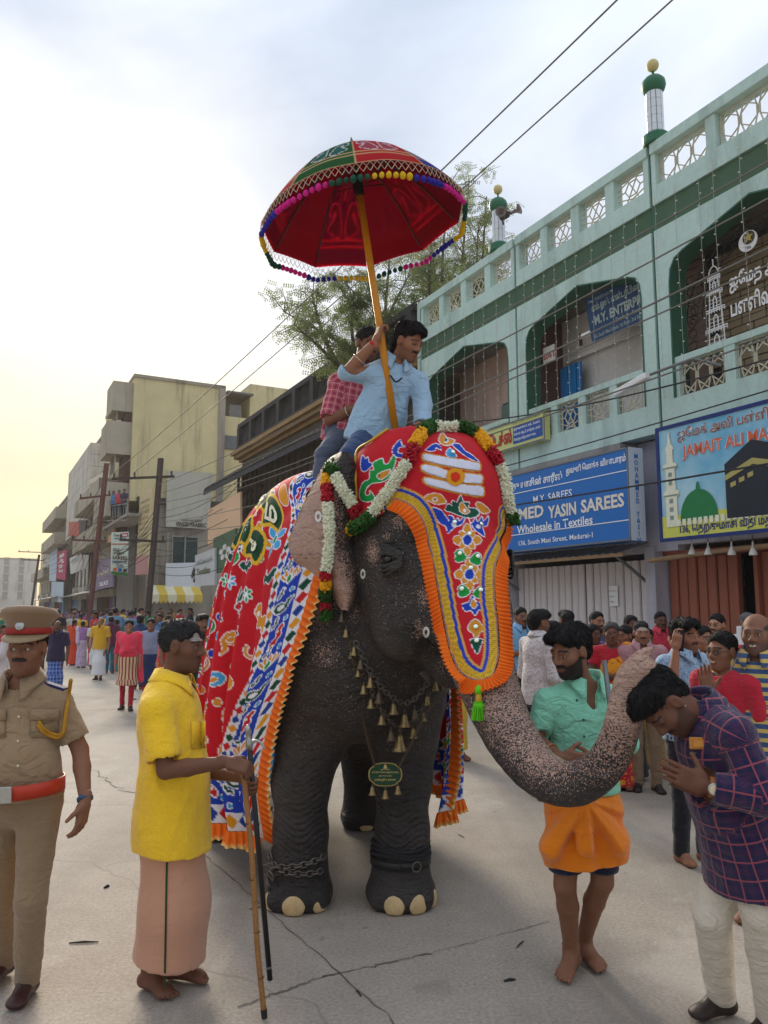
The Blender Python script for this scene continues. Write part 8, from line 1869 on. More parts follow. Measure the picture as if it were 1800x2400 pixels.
fcd = unit(np.cross(d, (0, 0, 1))); fcd = fcd if fcd[1] < 0 else -fcd; b = MB(off); b.lathe(J['wl']-d*.020+fcd*.036, [(.001, 0), (.021, 0), (.022, .004), (.019, .008), (.001, .0085)], 18, axis=fcd); b.build('case', SILV, wt); b = MB(off); b.lathe(J['wl']-d*.020+fcd*.036, [(.001, .0086), (.0165, .0086), (.001, .0092)], 16, axis=fcd); b.build('dial', mat('cream_dial', srgb(222, 204, 170), .4), wt)
p, n_ = on(1640, 1742, .010); ph = empty('phone', p); tag(ph, 'phone in a golden case poking from the bowing man\'s shirt pocket', 'phone'); b = MB(p); ex = unit(np.array([1, .1, -.03])); b.obox(p, ex*.041, np.array([0, 0, .022]), np.array([0, .005, 0])); b.build('case', mat('amber_case', srgb(196, 128, 52), .3, var=.2, vs=30), ph, bevel=.006)
b = MB(p); b.obox(p+np.array([0, -.006, 0]), ex*.026, np.array([0, 0, .012]), np.array([0, .001, 0])); b.build('sticker', mat('sticker_orange', srgb(214, 150, 70), .5), ph)
b = MB(off); b.lathe(J['hc']+J['Rh'] @ np.array([-.084, -.008, -.036]), [(.001, -.003), (.004, 0), (.001, .003)], 8); b.build('ear_stud', SILV, J['o'])
for px, py in ((1618, 1710), (1628, 1766), (1632, 1882), (1640, 1938)):
    p, n_ = on(px, py, .003); b = MB(off); b.lathe(p, [(.001, 0), (.005, 0), (.0045, .003), (.001, .0035)], 8, axis=(0, -1, 0)); b.build('button', mat('shell_button', srgb(120, 90, 90), .4), J['o'])
# ---------------------------------------------------------------- rider with the umbrella
J = dict(hip=at(878, 1016, 5.02), neck=at(926, 856, 4.97), head=at(957, 803, 4.90), hf=(.66, -.56, -.42), hu=(.18, -.2, 1), sr=at(872, 876, 4.92), sl=at(980, 898, 5.0), er=at(814, 872, 4.88), wr=at(881, 800, 4.81), el=at(992, 950, 4.94), wl=at(988, 1002, 4.80),
         hr=at(862, 1022, 4.98), kr=at(818, 1072, 4.78), ar=at(806, 1190, 4.74), hl=at(912, 1020, 5.06), kl=at(1000, 1072, 5.0), al=at(1010, 1190, 5.0), fr=(.4, -.8, 0), fl=(.4, -.8, 0))
J = person(J, dict(skin=SK['brown'], hair=BLK, style='mullet', mustache=.9, stubble=.35, eyes=0, base=2.6, bindi=(.35, .05, .02), hands={'r': ((.30, -.1, 1), (.8, .35, -.1), [1.0, 1.0, 1.0, 1.0]), 'l': ((-.2, -.6, -.6), (-.8, 0, 0), .5)}, thumb=.8), label='rider in pale blue shirt holding up the festival umbrella')
off = J['off']; sh = shirt(J, fabric('paleblue_cotton', srgb(158, 190, 214), wr=.8), {'r': 1.02, 'l': 1.9}, .05, .024, True, flare=.02, fold=.008)
trousers(J, fabric('blue_denim', srgb(50, 74, 112), wr=.5), .018, top=.06)
d = unit(J['wr']-J['er'])
b = MB(off); b.lathe(J['wr']-d*.025, [(.030, -.009), (.033, 0), (.030, .009)], 14, axis=d); b.build('red_thread', mat('red_thread', srgb(196, 26, 34), .7), J['o'])
b = MB(off); b.torus(lerp(J['er'], J['wr'], .42), .044, .004, ax=d, n=18, k=6); b.build('bangle', mat('pale_metal', srgb(206, 186, 160), .35, .7), J['o'], smooth=True)
b = MB(off); b.tube(spline([at(915, 880, 4.84), at(928, 895, 4.80), at(942, 886, 4.82)], 10), .006, 5); b.build('neck_cord', BLACK, J['o'])
# ---------------------------------------------------------------- second rider
J = dict(hip=at(815, 1014, 5.36), neck=at(838, 876, 5.36), head=at(861, 808, 5.34), hf=(.55, -.75, -.30), sr=at(793, 898, 5.28), sl=at(888, 902, 5.42), er=at(771, 985, 5.24), wr=at(848, 950, 5.12), el=at(905, 985, 5.36), wl=at(880, 960, 5.16),
         hr=at(806, 1022, 5.30), kr=at(762, 1068, 5.08), ar=at(752, 1190, 5.02), hl=at(848, 1022, 5.42), kl=at(910, 1060, 5.36), al=at(915, 1180, 5.3), fr=(.3, -.9, 0), fl=(.3, -.9, 0))
J = person(J, dict(skin=SK['dark'], hair=(.016, .015, .015), style='short', stubble=.6, mustache=.8, base=2.6), label='second rider in pink checked shirt sitting behind the umbrella bearer')
off = J['off']; sh = shirt(J, fabric('pink_check', srgb(196, 92, 106), 'plaid', srgb(150, 52, 70), srgb(226, 190, 198), .95, wr=.45), .88, .04, .02, True, flare=.02)
trousers(J, fabric('grey_denim', srgb(78, 86, 104), wr=.5), .018, hem=.24, top=.06)
d = unit(J['wr']-J['er']); b = MB(off); b.torus(lerp(J['er'], J['wr'], .6), .040, .005, ax=d, n=18, k=6); b.build('bangle', mat('pale_metal', (0, 0, 0)), J['o'], smooth=True)
# ---------------------------------------------------------------- the festival umbrella
u0 = at(927, 1010, 4.86); ua = at(827, 350, 4.86); UD = unit(ua-u0); ux = unit(np.cross(UD, (0, 1, 0))); ux = -ux if ux[0] < 0 else ux; uy = unit(np.cross(UD, ux)); uy = -uy if uy[1] > 0 else uy   # uy towards the camera
um = empty('festival_umbrella', u0); tag(um, 'large red festival umbrella with pom-pom fringe on a long yellow pole', 'umbrella'); uo = u0
POLE = mat('yellow_pole', srgb(212, 138, 22), .4, var=.12, vs=6, spec=.5)
b = MB(uo); b.tube([u0, lerp(u0, ua, .5), ua-UD*.05], .0235, 12); b.build('pole', POLE, um, smooth=True)
NP, RU, HU = 10, .685, .49; off0 = R(-38.4)
def ucan(r_ang, t, e=0.0, sc=1.0):
    """t 0 apex .. 1 rim; chord between ribs is straighter (scallop)"""
    k = r_ang*NP/(2*PI); fr_ = k-math.floor(k); a0 = math.floor(k)*2*PI/NP; a1 = a0+2*PI/NP; rr_ = (RU+e)*t**.92; z = -HU*t**1.75+e*.5
    def P(a): return ux*math.sin(a+off0)*rr_+uy*math.cos(a+off0)*rr_
    bul = .35*math.sin(PI*fr_); pc_ = P(a0)*(1-fr_)+P(a1)*fr_; ps = P(r_ang); p = pc_*(1-bul)+ps*bul
    return ua-UD*.03+p+UD*(z+.012*math.sin(PI*fr_)*t*t*1.5)
UCOL = [np.array(srgb(*c)) for c in ((30, 96, 36), (206, 22, 30), (36, 52, 150), (196, 20, 28), (24, 88, 40), (200, 22, 30), (36, 52, 150), (200, 22, 30), (36, 60, 140), (200, 30, 30))]
def umb_lining(nm, k_):
    t = NT(nm); c = t.attr('col'); m = t.out(c, .8, 0, .2); tr = t.new('ShaderNodeBsdfTranslucent'); t.link(c, tr.inputs[0]); mx = t.new('ShaderNodeMixShader'); mx.inputs[0].default_value = k_
    ou = [n for n in t.n if n.type == 'OUTPUT_MATERIAL'][0]; t.link(t.b.outputs[0], mx.inputs[1]); t.link(tr.outputs[0], mx.inputs[2]); t.link(mx.outputs[0], ou.inputs[0]); return m
UM, LIN = umb_lining('umbrella_cloth', .45), umb_lining('umbrella_lining', .55); na, nt = 40, 60; CRM = np.array(srgb(222, 196, 140))
for p in range(NP):
    A = [(p+i/(na-1)*.9999)*2*PI/NP for i in range(na)]; T = [.03+.97*j/(nt-1) for j in range(nt)]; TL = T[::5]+[1.0]
    V = np.array([ucan(a, t) for a in A for t in T]); D2 = np.array([((i/(na-1)-.5)*2, t) for i in range(na) for t in T]); w = np.array([2*PI/NP*RU*math.sin(t*PI/2)/2 for t in T]*na)
    P2 = np.stack([D2[:, 0]*w, D2[:, 1]*.9], 1); pp = Paint(P2, UCOL[p]); cc = (UCOL[(p+1) % NP], np.array(srgb(170, 40, 60)))[p % 2] if p % 2 else np.array(srgb(28, 110, 96))
    if p % 2: cc = np.array(srgb(186, 70, 86))
    for sx in (-1, 1):
        pp.poly([(sx*.02, .66), (sx*.05, .50), (sx*.11, .47), (sx*.14, .55), (sx*.10, .60), (sx*.15, .66), (sx*.10, .70), (sx*.04, .72)], cc, .007); pp.poly([(sx*.015, .45), (sx*.05, .38), (sx*.035, .31), (sx*.005, .36)], cc, .006); pp.disc((sx*.09, .56), .016, .018, WHT)
    for lo, hi in ((.735, .752), (.775, .790), (.893, .91)): pp.c[(P2[:, 1] > lo) & (P2[:, 1] < hi)] = CRM
    pp.c[w-np.abs(P2[:, 0]) < .006] = CRM
    Q = np.array([(i*nt+j, i*nt+j+1, (i+1)*nt+j+1, (i+1)*nt+j) for i in range(na-1) for j in range(nt-1)])
    link('canopy_panel', np_mesh('canopy_panel', V-uo, Q, True, {'col': pp.c}), um, UM)
    AL = [A[0]-.012]+A[4:-3:4]+[A[-1]+.012]; V2 = np.array([ucan(a, t*1.008, -.004) for a in AL for t in TL]); n2 = len(TL); m2 = len(AL); Q2 = np.array([(i*n2+j, (i+1)*n2+j, (i+1)*n2+j+1, i*n2+j+1) for i in range(m2-1) for j in range(n2-1)])
    lc_ = np.array(srgb(178, 16, 40)) if p % 2 == 0 else np.array(srgb(120, 14, 40)); link('lining_panel', np_mesh('lining_panel', V2-uo, Q2, True, {'col': np.tile(lc_, (len(V2), 1))}), um, LIN)  # alternate reds paint in the light coming through the outer panels
    b = MB(uo); b.tube([ucan(p*2*PI/NP, t, -.016) for t in np.linspace(.06, .97, 9)], .005, 5); b.build('rib', DARKW, um)
    b = MB(uo); b.tube([ua-UD*.27, ucan(p*2*PI/NP, .42, -.02)], .004, 4); b.build('stretcher', BLACK, um)
b = MB(uo); b.lathe(ua-UD*.34, [(.027, 0), (.034, .02), (.034, .14), (.026, .16)], 12, axis=UD); b.build('runner', BLACK, um)
b = MB(uo); b.lathe(ua-UD*.07, [(.05, 0), (.045, .02), (.036, .06), (.002, .16)], 12, axis=UD); b.build('finial', mat('dark_finial', srgb(84, 78, 86), .5, .4), um, smooth=True)
# net of cords and pom-poms round the rim
rim = [ucan(2*PI*k/400, 1.0) for k in range(400)]; cen_ = sum(rim)/400; b = MB(uo); dn_ = -UD*.6+np.array([0, 0, -.6])
for k in range(0, 400, 4):
    a, m_, c = rim[k], rim[(k+2) % 400], rim[(k+4) % 400]; o1 = unit(m_-cen_)*.010
    b.tube([a, m_+dn_*.026+o1, c], .0022, 3, False); b.tube([m_+dn_*.026+o1, a+dn_*.052+o1], .0022, 3, False); b.tube([m_+dn_*.026+o1, c+dn_*.052+o1], .0022, 3, False)
nt_ = b.build('fringe_net', mat('cream_cord', srgb(196, 180, 156), .8), um); nt_['kind'] = 'stuff'
PC = [mat('pom_pink', srgb(206, 30, 136), .9, var=.2, vs=60), mat('pom_green', srgb(24, 78, 58), .9, var=.2, vs=60), mat('pom_yellow', srgb(216, 176, 24), .9, var=.2, vs=60), mat('pom_blue', srgb(48, 40, 150), .9, var=.2, vs=60)]
pm = []
for c in range(4):
    r_ = np.random.default_rng(c); bb3 = MB(); bb3.lathe((0, 0, 0), [(.002, .024), (.008, .020), (.017, .010), (.0185, 0), (.016, -.011), (.008, -.018), (.001, -.020)], 9); me = bb3.mesh('pompom', True); me.materials.append(PC[c]); pm.append(me)
for k in range(100):
    p = rim[(k*4+2) % 400]; o = link('pompom', pm[(k//6) % 4], um); o.location = tuple(p+dn_*.085+unit(p-cen_)*.012-uo); o.rotation_euler = (random.uniform(-.3, .3), random.uniform(-.3, .3), random.uniform(0, 6)); s_ = random.uniform(.85, 1.1); o.scale = (s_, s_, s_)
# ---------------------------------------------------------------- onlookers along the shop fronts
def gpos(px, f): d = ray(px, 1425); return d[0]*f/d[1], f
FB = lambda n, c, k='plain', c2=None, c3=None, sc=1.0, wr=.5: fabric(n, srgb(*c), k, srgb(*c2) if c2 else None, srgb(*c3) if c3 else None, sc, wr=wr)
CG_ = 'onlookers in front of the shutters'
DKT = FB('dark_trouser', (34, 34, 42)); KHP = FB('khaki_chino', (140, 118, 92)); GRT = FB('grey_trouser', (84, 84, 88))
def onlooker(px, py, f, face, spec, label, top=None, bottom=None, kind='shirt', arms=('down', 'down'), look=None, sleeve=.7, group=CG_, tilt=0.0, drape=None, step=.05, hem=.05, feet=None, fine=None):
    x, y = gpos(px, f); hz_ = at(px, py, f)[2]; H = hz_+.125; sp = dict(skin=SK['dark'], hair=BLK, style='short', mustache=.85, stubble=.2); sp.update(spec)
    if fine: sp['fine'] = fine
    if kind in ('saree', 'kurta'): sp.update(mustache=0, stubble=0); sp['sw'] = .88
    J = stand(x, y, H, face, sp, label, group, arms, look, tilt, step=step)
    if kind == 'shirt': shirt(J, top, sleeve, hem, .016, True, flare=.02, fold=.006); trousers(J, bottom or DKT, .016)
    elif kind == 'tee': shirt(J, top, sleeve, hem, .018, False, flare=.02, fold=.006); trousers(J, bottom or DKT, .016)
    elif kind == 'dhoti': shirt(J, top, sleeve, hem, .018, True, flare=.03, fold=.006); lungi(J, bottom, -.04, .12, name='dhoti', rb=.03)
    elif kind == 'saree':
        shirt(J, top, .45, -.10, .012, False, 'blouse', flare=0); lungi(J, bottom, .06, .04, .0, .05, name='saree_skirt', fold=.012)
        dm = drape or bottom; up, fw, rt = J['up'], J['fw'], J['rt']; P = [cone(J['sl']+up*.03+fw*.02, J['hip']+rt*.12+fw*.10+up*.02, .07, .11, .05, fl=(fw, .75)), cone(J['sl']+up*.045-fw*.02, J['hip']-rt*.10-fw*.13, .05, .06, .05), ell(lerp(J['hip'], J['neck'], .6)+fw*.03, (.13*J['s'], .10, .16), J['TR'], .06)]
        garment('saree_drape', P, J['vox'], dm, J['o'], J['off'], (), .008, 20, (1, 1, .5), J['seed'])
    elif kind == 'kurta':
        shirt(J, top, 1.2, -.1, .014, False, 'kurta_top', flare=.0); lungi(J, bottom, .12, .42 if step > .2 else .38, .02, .09, name='kurta_skirt', fold=.012); trousers(J, FB('red_churidar', (170, 22, 44)), .002)
        if drape:
            up, fw, rt = J['up'], J['fw'], J['rt']; ch = lerp(J['hip'], J['neck'], .70); P = [ell(ch+fw*.03, (.17*J['s'], .125, .17), J['TR'], .05), cone(J['sl']+up*.02, lerp(J['hip'], J['neck'], .30)+rt*.10+fw*.12, .075, .05, .05), cone(J['sr']+up*.02, lerp(J['hip'], J['neck'], .42)-rt*.05+fw*.12, .075, .06, .05), cone(J['sl']-fw*.04, J['sl']-up*.75-rt*.08-fw*.02, .07, .05, .05)]
            garment('dupatta', P+[cone(J['neck']+fw*.02, J['neck']+up*.2+fw*.05, .07, .09, .01, op='-')], J['vox'], drape, J['o'], J['off'], (), .010, 24, (1, 1, .6), J['seed'])
    if feet is not None: shoes(J, feet)
    return J
SANDAL = mat('dark_sandal', srgb(46, 36, 34), .6); SHOEB = mat('black_shoe', (.02, .02, .02), .4)
onlooker(1218, 1446, 10.2, 20, dict(), 'man with receding hair in light blue shirt beside the garland end', FB('lightblue_poplin', (120, 168, 206)), DKT, arms=('fold', 'fold'))
onlooker(1258, 1462, 7.4, 115, dict(style='thick', mustache=0), 'man in white printed shirt seen from the side near the trunk', FB('white_print', (212, 206, 202), 'print', (172, 158, 160)), FB('ink_trouser', (26, 28, 44)), sleeve=1.85, arms=('front', 'front'), feet=SHOEB)
onlooker(1290, 1482, 8.4, 60, dict(skin=SK['brown'], style='plait', bindi=(.4, .02, .02)), 'girl in cream dress between the white-shirted man and the attendant', FB('cream_print', (206, 186, 150), 'print', (186, 140, 90)), FB('cream_print', (0, 0, 0)), 'saree')
onlooker(1328, 1455, 10.0, 200, dict(style='thick'), 'man with black hair seen from behind at the white shutter', FB('grey_shirt', (96, 100, 108)), DKT)
onlooker(1396, 1458, 9.4, 20, dict(style='short', beard=.8, skin=SK['brown']), 'bearded man in slate shirt standing behind the attendant', FB('slate_shirt', (70, 84, 112)), DKT)
onlooker(1384, 1490, 8.6, 30, dict(style='bun', skin=SK['deep']), 'woman in violet saree half hidden by the bearded attendant', FB('violet_blouse', (66, 42, 110)), FB('violet_saree', (76, 50, 130), 'print', (150, 120, 60)), 'saree')
onlooker(1430, 1487, 7.8, -10, dict(style='bun', hair=(.06, .06, .06), skin=SK['deep'], bindi=(.4, .02, .02)), 'woman in red and yellow saree with folded arms', FB('red_blouse', (176, 26, 42)), FB('red_gold_saree', (186, 20, 40), 'print', (226, 160, 30), None, 2.2), 'saree', arms=('fold', 'fold'), drape=FB('yellow_drape', (226, 150, 30), 'print', (190, 26, 40), None, 2.5))
onlooker(1466, 1494, 8.2, -60, dict(style='long', skin=SK['dark']), 'long-haired woman in black beside the red and yellow saree', FB('black_blouse', (26, 24, 28)), FB('black_saree', (30, 28, 34), 'print', (60, 52, 60)), 'saree')
onlooker(1476, 1466, 9.6, 10, dict(style='bun', skin=SK['deep']), 'woman in olive saree peering over the moustached man', FB('olive_blouse', (88, 96, 50)), FB('olive_saree', (110, 118, 60), 'print', (170, 160, 90)), 'saree')
onlooker(1500, 1486, 7.7, -8, dict(skin=SK['brown'], hair=(.02, .02, .02), style='short', mustache=1.0, ash=.6), 'moustached man in dusty pink shirt and khaki trousers', FB('dustypink_shirt', (176, 128, 132)), KHP, arms=('fold', 'down'), feet=SANDAL)
Jc = onlooker(1546, 1456, 10.6, 0, dict(skin=SK['deep']), 'man in crimson shirt and dark glasses against the white shutter', FB('crimson_shirt', (196, 48, 72)), DKT)
onlooker(1512, 1500, 8.8, 0, dict(style='bun', skin=SK['dark']), 'woman in mustard saree behind the pink-shirted man', FB('mustard_blouse', (160, 120, 50)), FB('mustard_saree', (176, 140, 70), 'print', (120, 60, 40)), 'saree')
Jp = onlooker(1598, 1493, 5.6, 25, dict(style='thick', skin=SK['brown'], mustache=.9, beard=.3, bindi=(.5, .06, .03), fh=1, hands={'r': ((.15, 0, 1), (.6, .6, 0), .5)}), 'man in pale blue patterned shirt talking on a phone', FB('blue_paisley', (158, 184, 208), 'print', (92, 124, 166), None, .8), DKT, arms=('down', 'phone'), sleeve=.75, fine=.005)
pw = Jp['wr']; b = MB(pw); b.obox(pw+np.array([.02, -.01, .06]), np.array([.012, .01, .072]), np.array([.022, -.028, .0]), np.array([.003, .003, 0])); o = b.build('mobile_phone', mat('phone_black', (.02, .022, .03), .25)); o.location = tuple(pw); tag(o, 'dark phone held to the ear of the man in blue', 'phone')
Js = onlooker(1680, 1466, 8.4, -50, dict(skin=SK['fair'], stubble=.5), 'man with spectacles in black shirt before the brown shutter', FB('black_shirt', (24, 24, 28)), DKT)
onlooker(1640, 1500, 7.0, 15, dict(style='bun', skin=SK['brown'], bindi=(.4, .02, .02)), 'woman in maroon saree between the phone man and the boy', FB('maroon_blouse', (90, 26, 36)), FB('maroon_saree', (120, 36, 44), 'print', (180, 130, 60)), 'saree')
Jb = onlooker(1692, 1530, 4.7, -60, dict(style='short', skin=SK['dark'], mustache=0, stubble=0, smile=1), 'smiling boy with glasses in red T-shirt', FB('red_jersey', (188, 36, 56)), FB('boy_jeans', (44, 52, 84)), 'tee', sleeve=.7, fine=.0048)
Jm = onlooker(1772, 1487, 4.6, -40, dict(style='bald', hair=(.05, .05, .05), skin=SK['dark'], stubble=.5, mustache=.5, smile=1, fh=1, hands={'r': ((-.3, -.2, 1), (-.2, -1, 0), .15)}), 'laughing bald man in blue and yellow striped polo', FB('striped_polo', (60, 84, 128), 'stripe', (206, 178, 100), None, 1.1), DKT, arms=('down', 'up'), sleeve=.7, fine=.0048)
onlooker(1748, 1462, 9.0, 10, dict(style='short', hair=(.1, .1, .1)), 'grey-haired man in white shirt by the open brown door', FB('white_shirt', (206, 208, 214)), DKT)
# spectacles
def specs(J, label, m):
    o = empty('spectacles', J['hc']); tag(o, label, 'spectacles'); Rh, hc, s = J['Rh'], J['hc'], J['s']; P = lambda x, y, z: hc+Rh @ (np.array([x, y, z])*s)
    for q in (-1, 1):
        b = MB(hc); b.torus(P(q*.032, .098, 0), .019*s, .0016, ax=Rh[:, 1], n=16, k=4); b.build('rim', m, o); b = MB(hc); b.tube([P(q*.052, .096, .004), P(q*.078, .01, .004)], .0014, 4); b.build('temple', m, o)
    b = MB(hc); b.tube([P(-.012, .1, .004), P(.012, .1, .004)], .0014, 4); b.build('bridge', m, o)
specs(Jb, 'thin dark spectacles worn by the smiling boy', BLACK); specs(Jc, 'dark glasses of the man in crimson', BLACK); specs(Js, 'spectacles of the man in black before the brown shutter', BLACK)
# white banner held up at the right edge
bn, of = sroot('paper_banner', toS(at(1752, 1500, 7.2)), 'white banner with red lettering held up at the right edge', 'banner'); c = toS(at(1752, 1500, 7.2))
q = [at(px, py, 7.2) for px, py in ((1728, 1468), (1795, 1462), (1795, 1538), (1730, 1538))]; q = [toS(p) for p in q]; b = MB(of); b.add([p+np.array([0, d, 0]) for d in (0, .01) for p in q], [(3, 2, 1, 0), (4, 5, 6, 7), (0, 1, 5, 4), (1, 2, 6, 5), (2, 3, 7, 6), (3, 0, 4, 7)]); b.build('sheet', GRW, bn)
q2 = [lerp(q[0], q[3], .62)+np.array([0, -.01, 0]), lerp(q[1], q[2], .62)+np.array([0, -.01, 0]), q[2]+np.array([0, -.01, .03]), q[3]+np.array([0, -.01, .03])]; b = MB(of); b.add(q2, [(3, 2, 1, 0)]); b.build('red_strip', mat('banner_red', srgb(206, 52, 38), .7), bn)
p = lerp(q[0], q[3], .42); ex = unit(q[1]-q[0]); text('PA', mat('banner_red', (0, 0, 0)), bn, p+ex*.03+np.array([0, -.015, 0]), (ex, np.array([0, 0, 1.]), None), height=.10, bold=.03, off=of)
# ---------------------------------------------------------------- people walking in the street on the left
WG = 'people walking down the street'
onlooker(137, 1470, 15.0, 10, dict(style='bald', hair=(.03, .03, .03), skin=SK['deep']), 'balding man in dark violet shirt and blue checked lungi', FB('dark_violet_shirt', (44, 34, 62)), FB('blue_check_lungi', (62, 100, 176), 'plaid', (40, 60, 120), (190, 200, 220), 1.4), 'dhoti', group=WG)
onlooker(238, 1459, 19.2, 5, dict(style='bald', hair=(.05, .05, .05), skin=SK['brown'], mustache=0, stubble=0), 'elderly man in yellow shirt and white dhoti walking', FB('mustard_shirt', (206, 158, 34)), FB('white_dhoti', (214, 214, 216)), 'dhoti', group=WG, feet=SANDAL, step=.2)
onlooker(305, 1470, 13.6, 12, dict(style='bun', skin=SK['brown'], smile=1), 'smiling woman in coral dupatta and striped kurta walking', FB('coral_top', (214, 52, 78)), FB('kurta_stripe', (206, 176, 140), 'vstripe', (140, 40, 52), None, 1.2), 'kurta', drape=FB('coral_dupatta', (222, 58, 84)), group=WG, feet=SANDAL, step=.22)
onlooker(357, 1466, 14.2, 0, dict(style='plait', skin=SK['dark'], smile=1), 'smiling woman in navy dress with pale yoke', FB('pale_yoke', (130, 146, 172), 'dots', (60, 74, 110)), FB('navy_dress', (26, 50, 96)), 'kurta', group=WG, feet=SANDAL)
onlooker(176, 1462, 24.0, 165, dict(style='plait'), 'woman in orange saree seen from behind', FB('orange_blouse', (200, 70, 30)), FB('orange_saree', (214, 76, 44), 'print', (190, 40, 40)), 'saree', group=WG)
onlooker(196, 1466, 23.0, 190, dict(style='bun'), 'woman in lavender and white saree seen from behind', FB('lavender_blouse', (150, 110, 160)), FB('lavender_saree', (204, 186, 206), 'print', (130, 80, 150)), 'saree', group=WG)
onlooker(262, 1456, 21.0, 200, dict(style='short'), 'man in maroon shirt turning away', FB('maroon_shirt', (92, 34, 62)), FB('teal_jeans', (46, 84, 104)), group=WG)
onlooker(275, 1462, 21.8, 200, dict(style='bun'), 'woman in turquoise saree with green bundle', FB('turquoise_blouse', (60, 110, 90)), FB('turquoise_saree', (70, 160, 180), 'print', (120, 170, 60)), 'saree', group=WG)
onlooker(330, 1456, 17.0, 180, dict(style='thick'), 'man in dark blue shirt seen from behind', FB('darkblue_shirt', (40, 56, 92)), DKT, group=WG)
onlooker(376, 1450, 19.0, -20, dict(style='short'), 'man in denim shirt facing the camera behind the navy dress', FB('denim_shirt', (84, 116, 156)), DKT, group=WG)
onlooker(226, 1466, 22.5, 30, dict(style='bald', hair=(.3, .3, .3)), 'white-haired man in cream shirt beside the yellow shirt', FB('cream_shirt', (206, 200, 190)), FB('white_dhoti', (0, 0, 0)), 'dhoti', group=WG)
onlooker(12, 1478, 16.0, 60, dict(style='plait'), 'woman in red and white half hidden behind the policeman', FB('red_cotton', (186, 30, 60)), FB('white_skirt', (206, 196, 196)), 'saree', group=WG)
onlooker(100, 1452, 22.0, 0, dict(style='short'), 'man in pale shirt just behind the policeman\'s cap', FB('pale_shirt', (176, 176, 180)), DKT, group=WG)
onlooker(392, 1474, 12.4, 90, dict(style='plait'), 'woman in bright red and green dress behind the mahout', FB('bright_red', (204, 34, 40)), FB('green_red_skirt', (196, 36, 40), 'print', (70, 150, 50), None, 2), 'saree', group=WG)
onlooker(475, 1462, 10.5, 30, dict(style='thick'), 'man in black shirt between the mahout and the caparison', FB('black_shirt', (0, 0, 0)), DKT, group=WG)
# attendant behind the elephant: only his blue lungi and feet show
onlooker(648, 1420, 7.6, 20, dict(), 'helper in bright blue lungi walking behind the elephant\'s front leg', FB('black_shirt', (0, 0, 0)), FB('bright_blue_lungi', (36, 130, 204), 'vstripe', (90, 170, 226), None, 1.5), 'dhoti', group=WG)
onlooker(598, 1440, 6.9, 160, dict(), 'helper in navy trousers walking beside the caparison', FB('navy_shirt', (24, 26, 56)), FB('navy_trouser', (20, 24, 52)), group=WG)
onlooker(1056, 1440, 9.2, 30, dict(), 'person in yellow standing behind the elephant\'s far front leg', FB('yellow_cloth', (214, 180, 30)), FB('yellow_cloth', (0, 0, 0)), 'dhoti', group=WG)
# ---------------------------------------------------------------- the dense crowd farther down: seven figures copied with their parts
rc_ = random.Random(21); protos = []
def objcol(name, rough=.85):
    t = NT(name); i = t.new('ShaderNodeObjectInfo'); c = i.outputs['Color']; t.bump(t.noise(11, 3), .5, .03); return t.out(c, rough, 0, .2)
OC = objcol('crowd_cloth')
for k, (kind, style, arms) in enumerate((('shirt', 'short', ('down', 'down')), ('shirt', 'thick', ('fold', 'fold')), ('saree', 'bun', ('down', 'down')), ('saree', 'plait', ('front', 'down')), ('dhoti', 'bald', ('down', 'hip')), ('shirt', 'short', ('front', 'front')))):
    J = stand(0, 300+k, 1.66-.05*(k in (2, 3)), 0, dict(skin=(SK['dark'], SK['deep'], SK['brown'])[k % 3], hair=BLK, style=style, mustache=0 if kind == 'saree' else .8, fine=.010), 'crowd', None, arms, hero=False)
    J['vox'] = .016
    if kind == 'shirt': shirt(J, OC, .7, .05, .016, False); trousers(J, DKT, .016)
    elif kind == 'dhoti': shirt(J, OC, .7, .05, .018, False); lungi(J, FB('white_dhoti', (0, 0, 0)), -.04, .1, name='dhoti')
    else: shirt(J, OC, .45, -.1, .012, False, 'blouse', flare=0); lungi(J, OC, .06, .04, 0, .05, name='saree_skirt', fold=.012)
    protos.append(J['o'])
SHC = [((70, 78, 96), 'slate'), ((170, 168, 166), 'pale grey'), ((110, 40, 56), 'maroon'), ((60, 92, 140), 'blue'), ((196, 190, 176), 'cream'), ((46, 44, 52), 'black'), ((150, 110, 60), 'tan'), ((96, 130, 160), 'sky blue'), ((120, 104, 130), 'mauve')]
SAC = [((190, 44, 60), 'red'), ((206, 120, 50), 'orange'), ((60, 120, 90), 'green'), ((170, 70, 130), 'magenta'), ((84, 70, 150), 'violet'), ((206, 170, 70), 'yellow')]
spots = []
for f, n, lo, hi in ((24, 7, 0, 420), (27, 9, -20, 440), (31, 12, -20, 470), (36, 14, -20, 460), (42, 16, -20, 440), (50, 18, -20, 420), (60, 18, -20, 330)):
    for i in range(n): spots.append((lo+(hi-lo)*(i+rc_.uniform(.1, .9))/n, f+rc_.uniform(-1.6, 1.6)))
for i, (px, f) in enumerate(spots):
    x, y = gpos(px, f); k = rc_.randrange(6); src = protos[k]; sk_ = k in (2, 3); col, cn = rc_.choice(SAC if sk_ else SHC)
    o = src.copy(); COL.objects.link(o); o.location = (x, y, 0); o.rotation_euler[2] = rc_.uniform(0, 6.28); s_ = rc_.uniform(.94, 1.06); o.scale = (s_, s_, s_)
    kd = ('man in %s shirt' % cn) if k in (0, 1, 5) else ('man in %s shirt and white dhoti' % cn) if k == 4 else ('woman in %s saree' % cn)
    dist = 'near' if f < 29 else 'middle' if f < 45 else 'far'
    tag(o, '%s, %s crowd rows, %s' % (kd, dist, 'towards the left' if px < 130 else 'near the poles' if px < 270 else 'by the striped awning'), 'person', 'dense crowd filling the street')
    for ch in src.children:
        c = ch.copy(); COL.objects.link(c); c.parent = o; c.color = (*srgb(*col), 1)
        for g_ in ch.children: d = g_.copy(); COL.objects.link(d); d.parent = c; d.color = c.color
